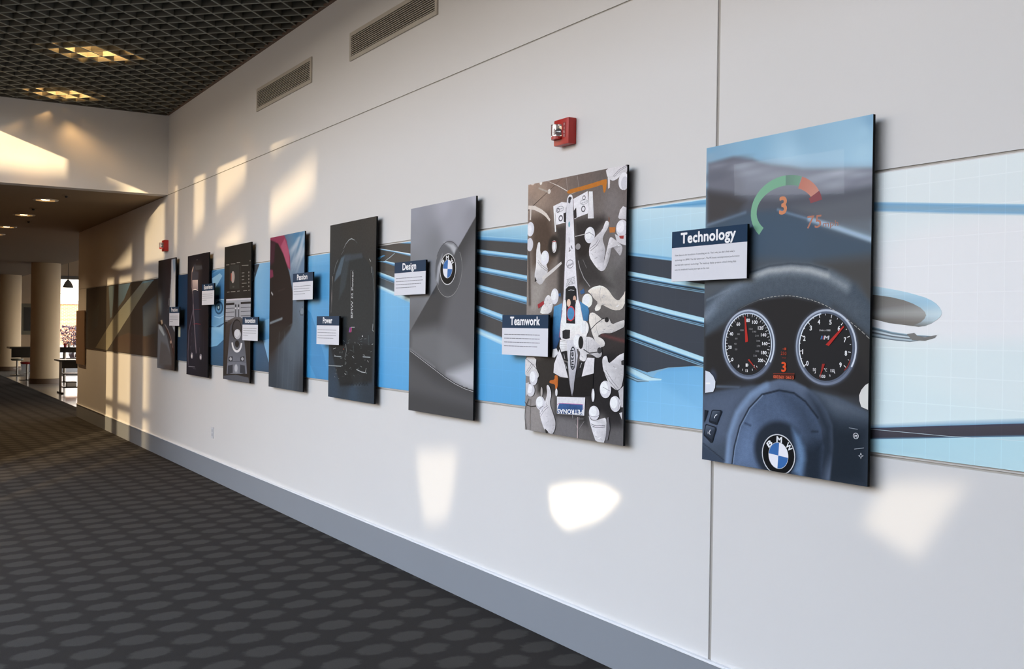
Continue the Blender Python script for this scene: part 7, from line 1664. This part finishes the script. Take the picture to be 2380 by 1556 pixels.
cyl('cord', (0, 0, 0.3), (0, 0, 1.645), 0.008, M_DARK, pl); cyl('ceiling_rose', (0, 0, 1.62), (0, 0, 1.6495), 0.05, M_DARK, pl)

# ------------------------------------------------------------ outdoors past the far window
def brick_mat():
    m = bpy.data.materials.new('orange_brick'); m.use_nodes = True; nt = m.node_tree; b = nt.nodes['Principled BSDF']
    tc = nt.nodes.new('ShaderNodeTexCoord'); br = nt.nodes.new('ShaderNodeTexBrick'); mp = nt.nodes.new('ShaderNodeMapping'); mp.inputs['Rotation'].default_value = (math.pi / 2, 0, 0)
    nt.links.new(tc.outputs['Object'], mp.inputs[0]); nt.links.new(mp.outputs[0], br.inputs[0])
    br.inputs['Scale'].default_value = 1; br.inputs['Brick Width'].default_value = 0.22; br.inputs['Row Height'].default_value = 0.075; br.inputs['Mortar Size'].default_value = 0.008
    br.inputs['Color1'].default_value = lin('d98f60'); br.inputs['Color2'].default_value = lin('c97f55'); br.inputs['Mortar'].default_value = lin('d9c2a8')
    nt.links.new(br.outputs[0], b.inputs['Base Color']); b.inputs['Roughness'].default_value = 0.9
    return m
bk = tag(empty('brick_building', (7.0, 62.0, -0.14)), 'low orange brick building outside past the far window', 'building')
box('wall', (-6, 0, 0), (8, 5, 2.75), brick_mat(), bk); box('coping', (-6.1, -0.1, 2.75), (8.1, 5.1, 2.95), mat('stone_coping', 'd8cab8', 0.8, var=(2, 0.05)), bk); box('plinth', (-6.05, -0.06, 0), (8.05, -0.001, 0.5), mat('stone_plinth', 'd9d2c6', 0.8, var=(2, 0.05)), bk)
sh = tag(empty('shrub', (4.5, 49.2, -0.14)), 'dark purple leafless shrub outside the far window', 'shrub')
rnd = random.Random(11); bm = bmesh.new()
for i in range(34):
    a = rnd.uniform(0, 6.28); R_ = rnd.uniform(0.15, 0.75); h = rnd.uniform(0.8, 1.5)
    p1 = (R_ * 0.4 * math.cos(a), R_ * 0.4 * math.sin(a), h * 0.55); p2 = (R_ * math.cos(a), R_ * math.sin(a), h)
    bm_cyl(bm, (0.03 * math.cos(a), 0.03 * math.sin(a), 0), p1, 0.012, 0.008, 5); bm_cyl(bm, p1, p2, 0.008, 0.004, 5)
link('stem', done(bm, 'stem'), mat('shrub_twig', '3a2a2c', 0.9, var=(9, 0.1)), sh)
vx, fc = [], []
for i in range(900):
    a = rnd.uniform(0, 6.28); rr = 0.72 * math.sqrt(rnd.random()); z = rnd.uniform(0.75, 1.6); rr *= max(0.25, 1 - abs(z - 1.2) * 0.9)
    c = Vector((rr * math.cos(a), rr * math.sin(a), z)); d = Vector((rnd.uniform(-1, 1), rnd.uniform(-1, 1), rnd.uniform(-1, 1))).normalized() * 0.05; e = d.cross(Vector((rnd.uniform(-1, 1), rnd.uniform(-1, 1), 1))).normalized() * 0.025
    n = len(vx); vx += [tuple(c - d), tuple(c + e), tuple(c + d), tuple(c - e)]; fc.append((n, n + 1, n + 2, n + 3))
me = bpy.data.meshes.new('foliage'); me.from_pydata(vx, [], fc); me.update(); fo = link('foliage', me, mat('shrub_leaf', '4a3440', 0.8, var=(6, 0.2)), sh); fo['kind'] = 'stuff'

# ------------------------------------------------------------ spot lights added outdoors, standing in for sun glints off parked cars
def glint(loc, target, shape, soft, power):
    """an added spot light masked to the outline of a glint patch (metres about the target)"""
    d = Vector(target) - Vector(loc); D = d.length
    l = bpy.data.lights.new('added_glint_spot', 'SPOT'); l.energy = power; l.color = (1.0, 0.84, 0.60)
    l.spot_size = 2 * math.atan(0.65 / D); l.spot_blend = 0.05; l.shadow_soft_size = 0.02
    o = bpy.data.objects.new('added_glint_spot', l); COL.objects.link(o); o.location = loc
    o.rotation_euler = d.to_track_quat('-Z', 'Y').to_euler()
    cosw = abs(d.x) / D
    P = [(x * cosw, y) for x, y in shape]
    if sum(P[i][0] * P[(i + 1) % len(P)][1] - P[(i + 1) % len(P)][0] * P[i][1] for i in range(len(P))) < 0: P.reverse()
    l.use_nodes = True; nt = l.node_tree; em = nt.nodes['Emission']
    tc = nt.nodes.new('ShaderNodeTexCoord'); sx = nt.nodes.new('ShaderNodeSeparateXYZ'); nt.links.new(tc.outputs['Normal'], sx.inputs[0])
    def m2(op, x, y):
        n = nt.nodes.new('ShaderNodeMath'); n.operation = op
        for i, k in enumerate((x, y)):
            if isinstance(k, (int, float)): n.inputs[i].default_value = k
            else: nt.links.new(k, n.inputs[i])
        return n.outputs[0]
    zz = m2('DIVIDE', m2('ABSOLUTE', sx.outputs[2], 0.0), D)
    X, Y = m2('DIVIDE', sx.outputs[0], zz), m2('DIVIDE', sx.outputs[1], zz)
    acc = None
    for i in range(len(P)):
        (xa, ya), (xb, yb) = P[i], P[(i + 1) % len(P)]
        nx, ny = yb - ya, xa - xb; k = math.hypot(nx, ny); nx, ny = nx / k, ny / k
        e = m2('ADD', m2('MULTIPLY', X, nx), m2('ADD', m2('MULTIPLY', Y, ny), -(nx * xa + ny * ya)))
        mr = nt.nodes.new('ShaderNodeMapRange'); mr.interpolation_type = 'SMOOTHSTEP'; mr.inputs['From Min'].default_value = -soft / 2; mr.inputs['From Max'].default_value = soft / 2; mr.inputs['To Min'].default_value = 1; mr.inputs['To Max'].default_value = 0
        nt.links.new(e, mr.inputs['Value'])
        acc = mr.outputs[0] if acc is None else m2('MULTIPLY', acc, mr.outputs[0])
    nt.links.new(acc, em.inputs['Strength'])
    return o
glint((-8.5, 2.2, 1.6), (0, 5.85, 0.64), [(-0.28, 0.17), (0.27, 0.22), (0.25, -0.05), (0.15, -0.23), (-0.15, -0.28), (-0.24, -0.11)], 0.16, 700)
glint((-8.5, 2.5, 1.6), (0, 4.27, 0.72), [(-0.30, 0.06), (-0.09, 0.12), (0.20, 0.135), (0.32, 0.09), (0.17, -0.035), (-0.14, -0.135), (-0.28, -0.07)], 0.07, 1500)
glint((-8.5, 2.6, 1.6), (0, 2.33, 0.99), [(-0.22, -0.07), (-0.12, 0.10), (0.20, 0.13), (0.012, -0.15)], 0.10, 480)
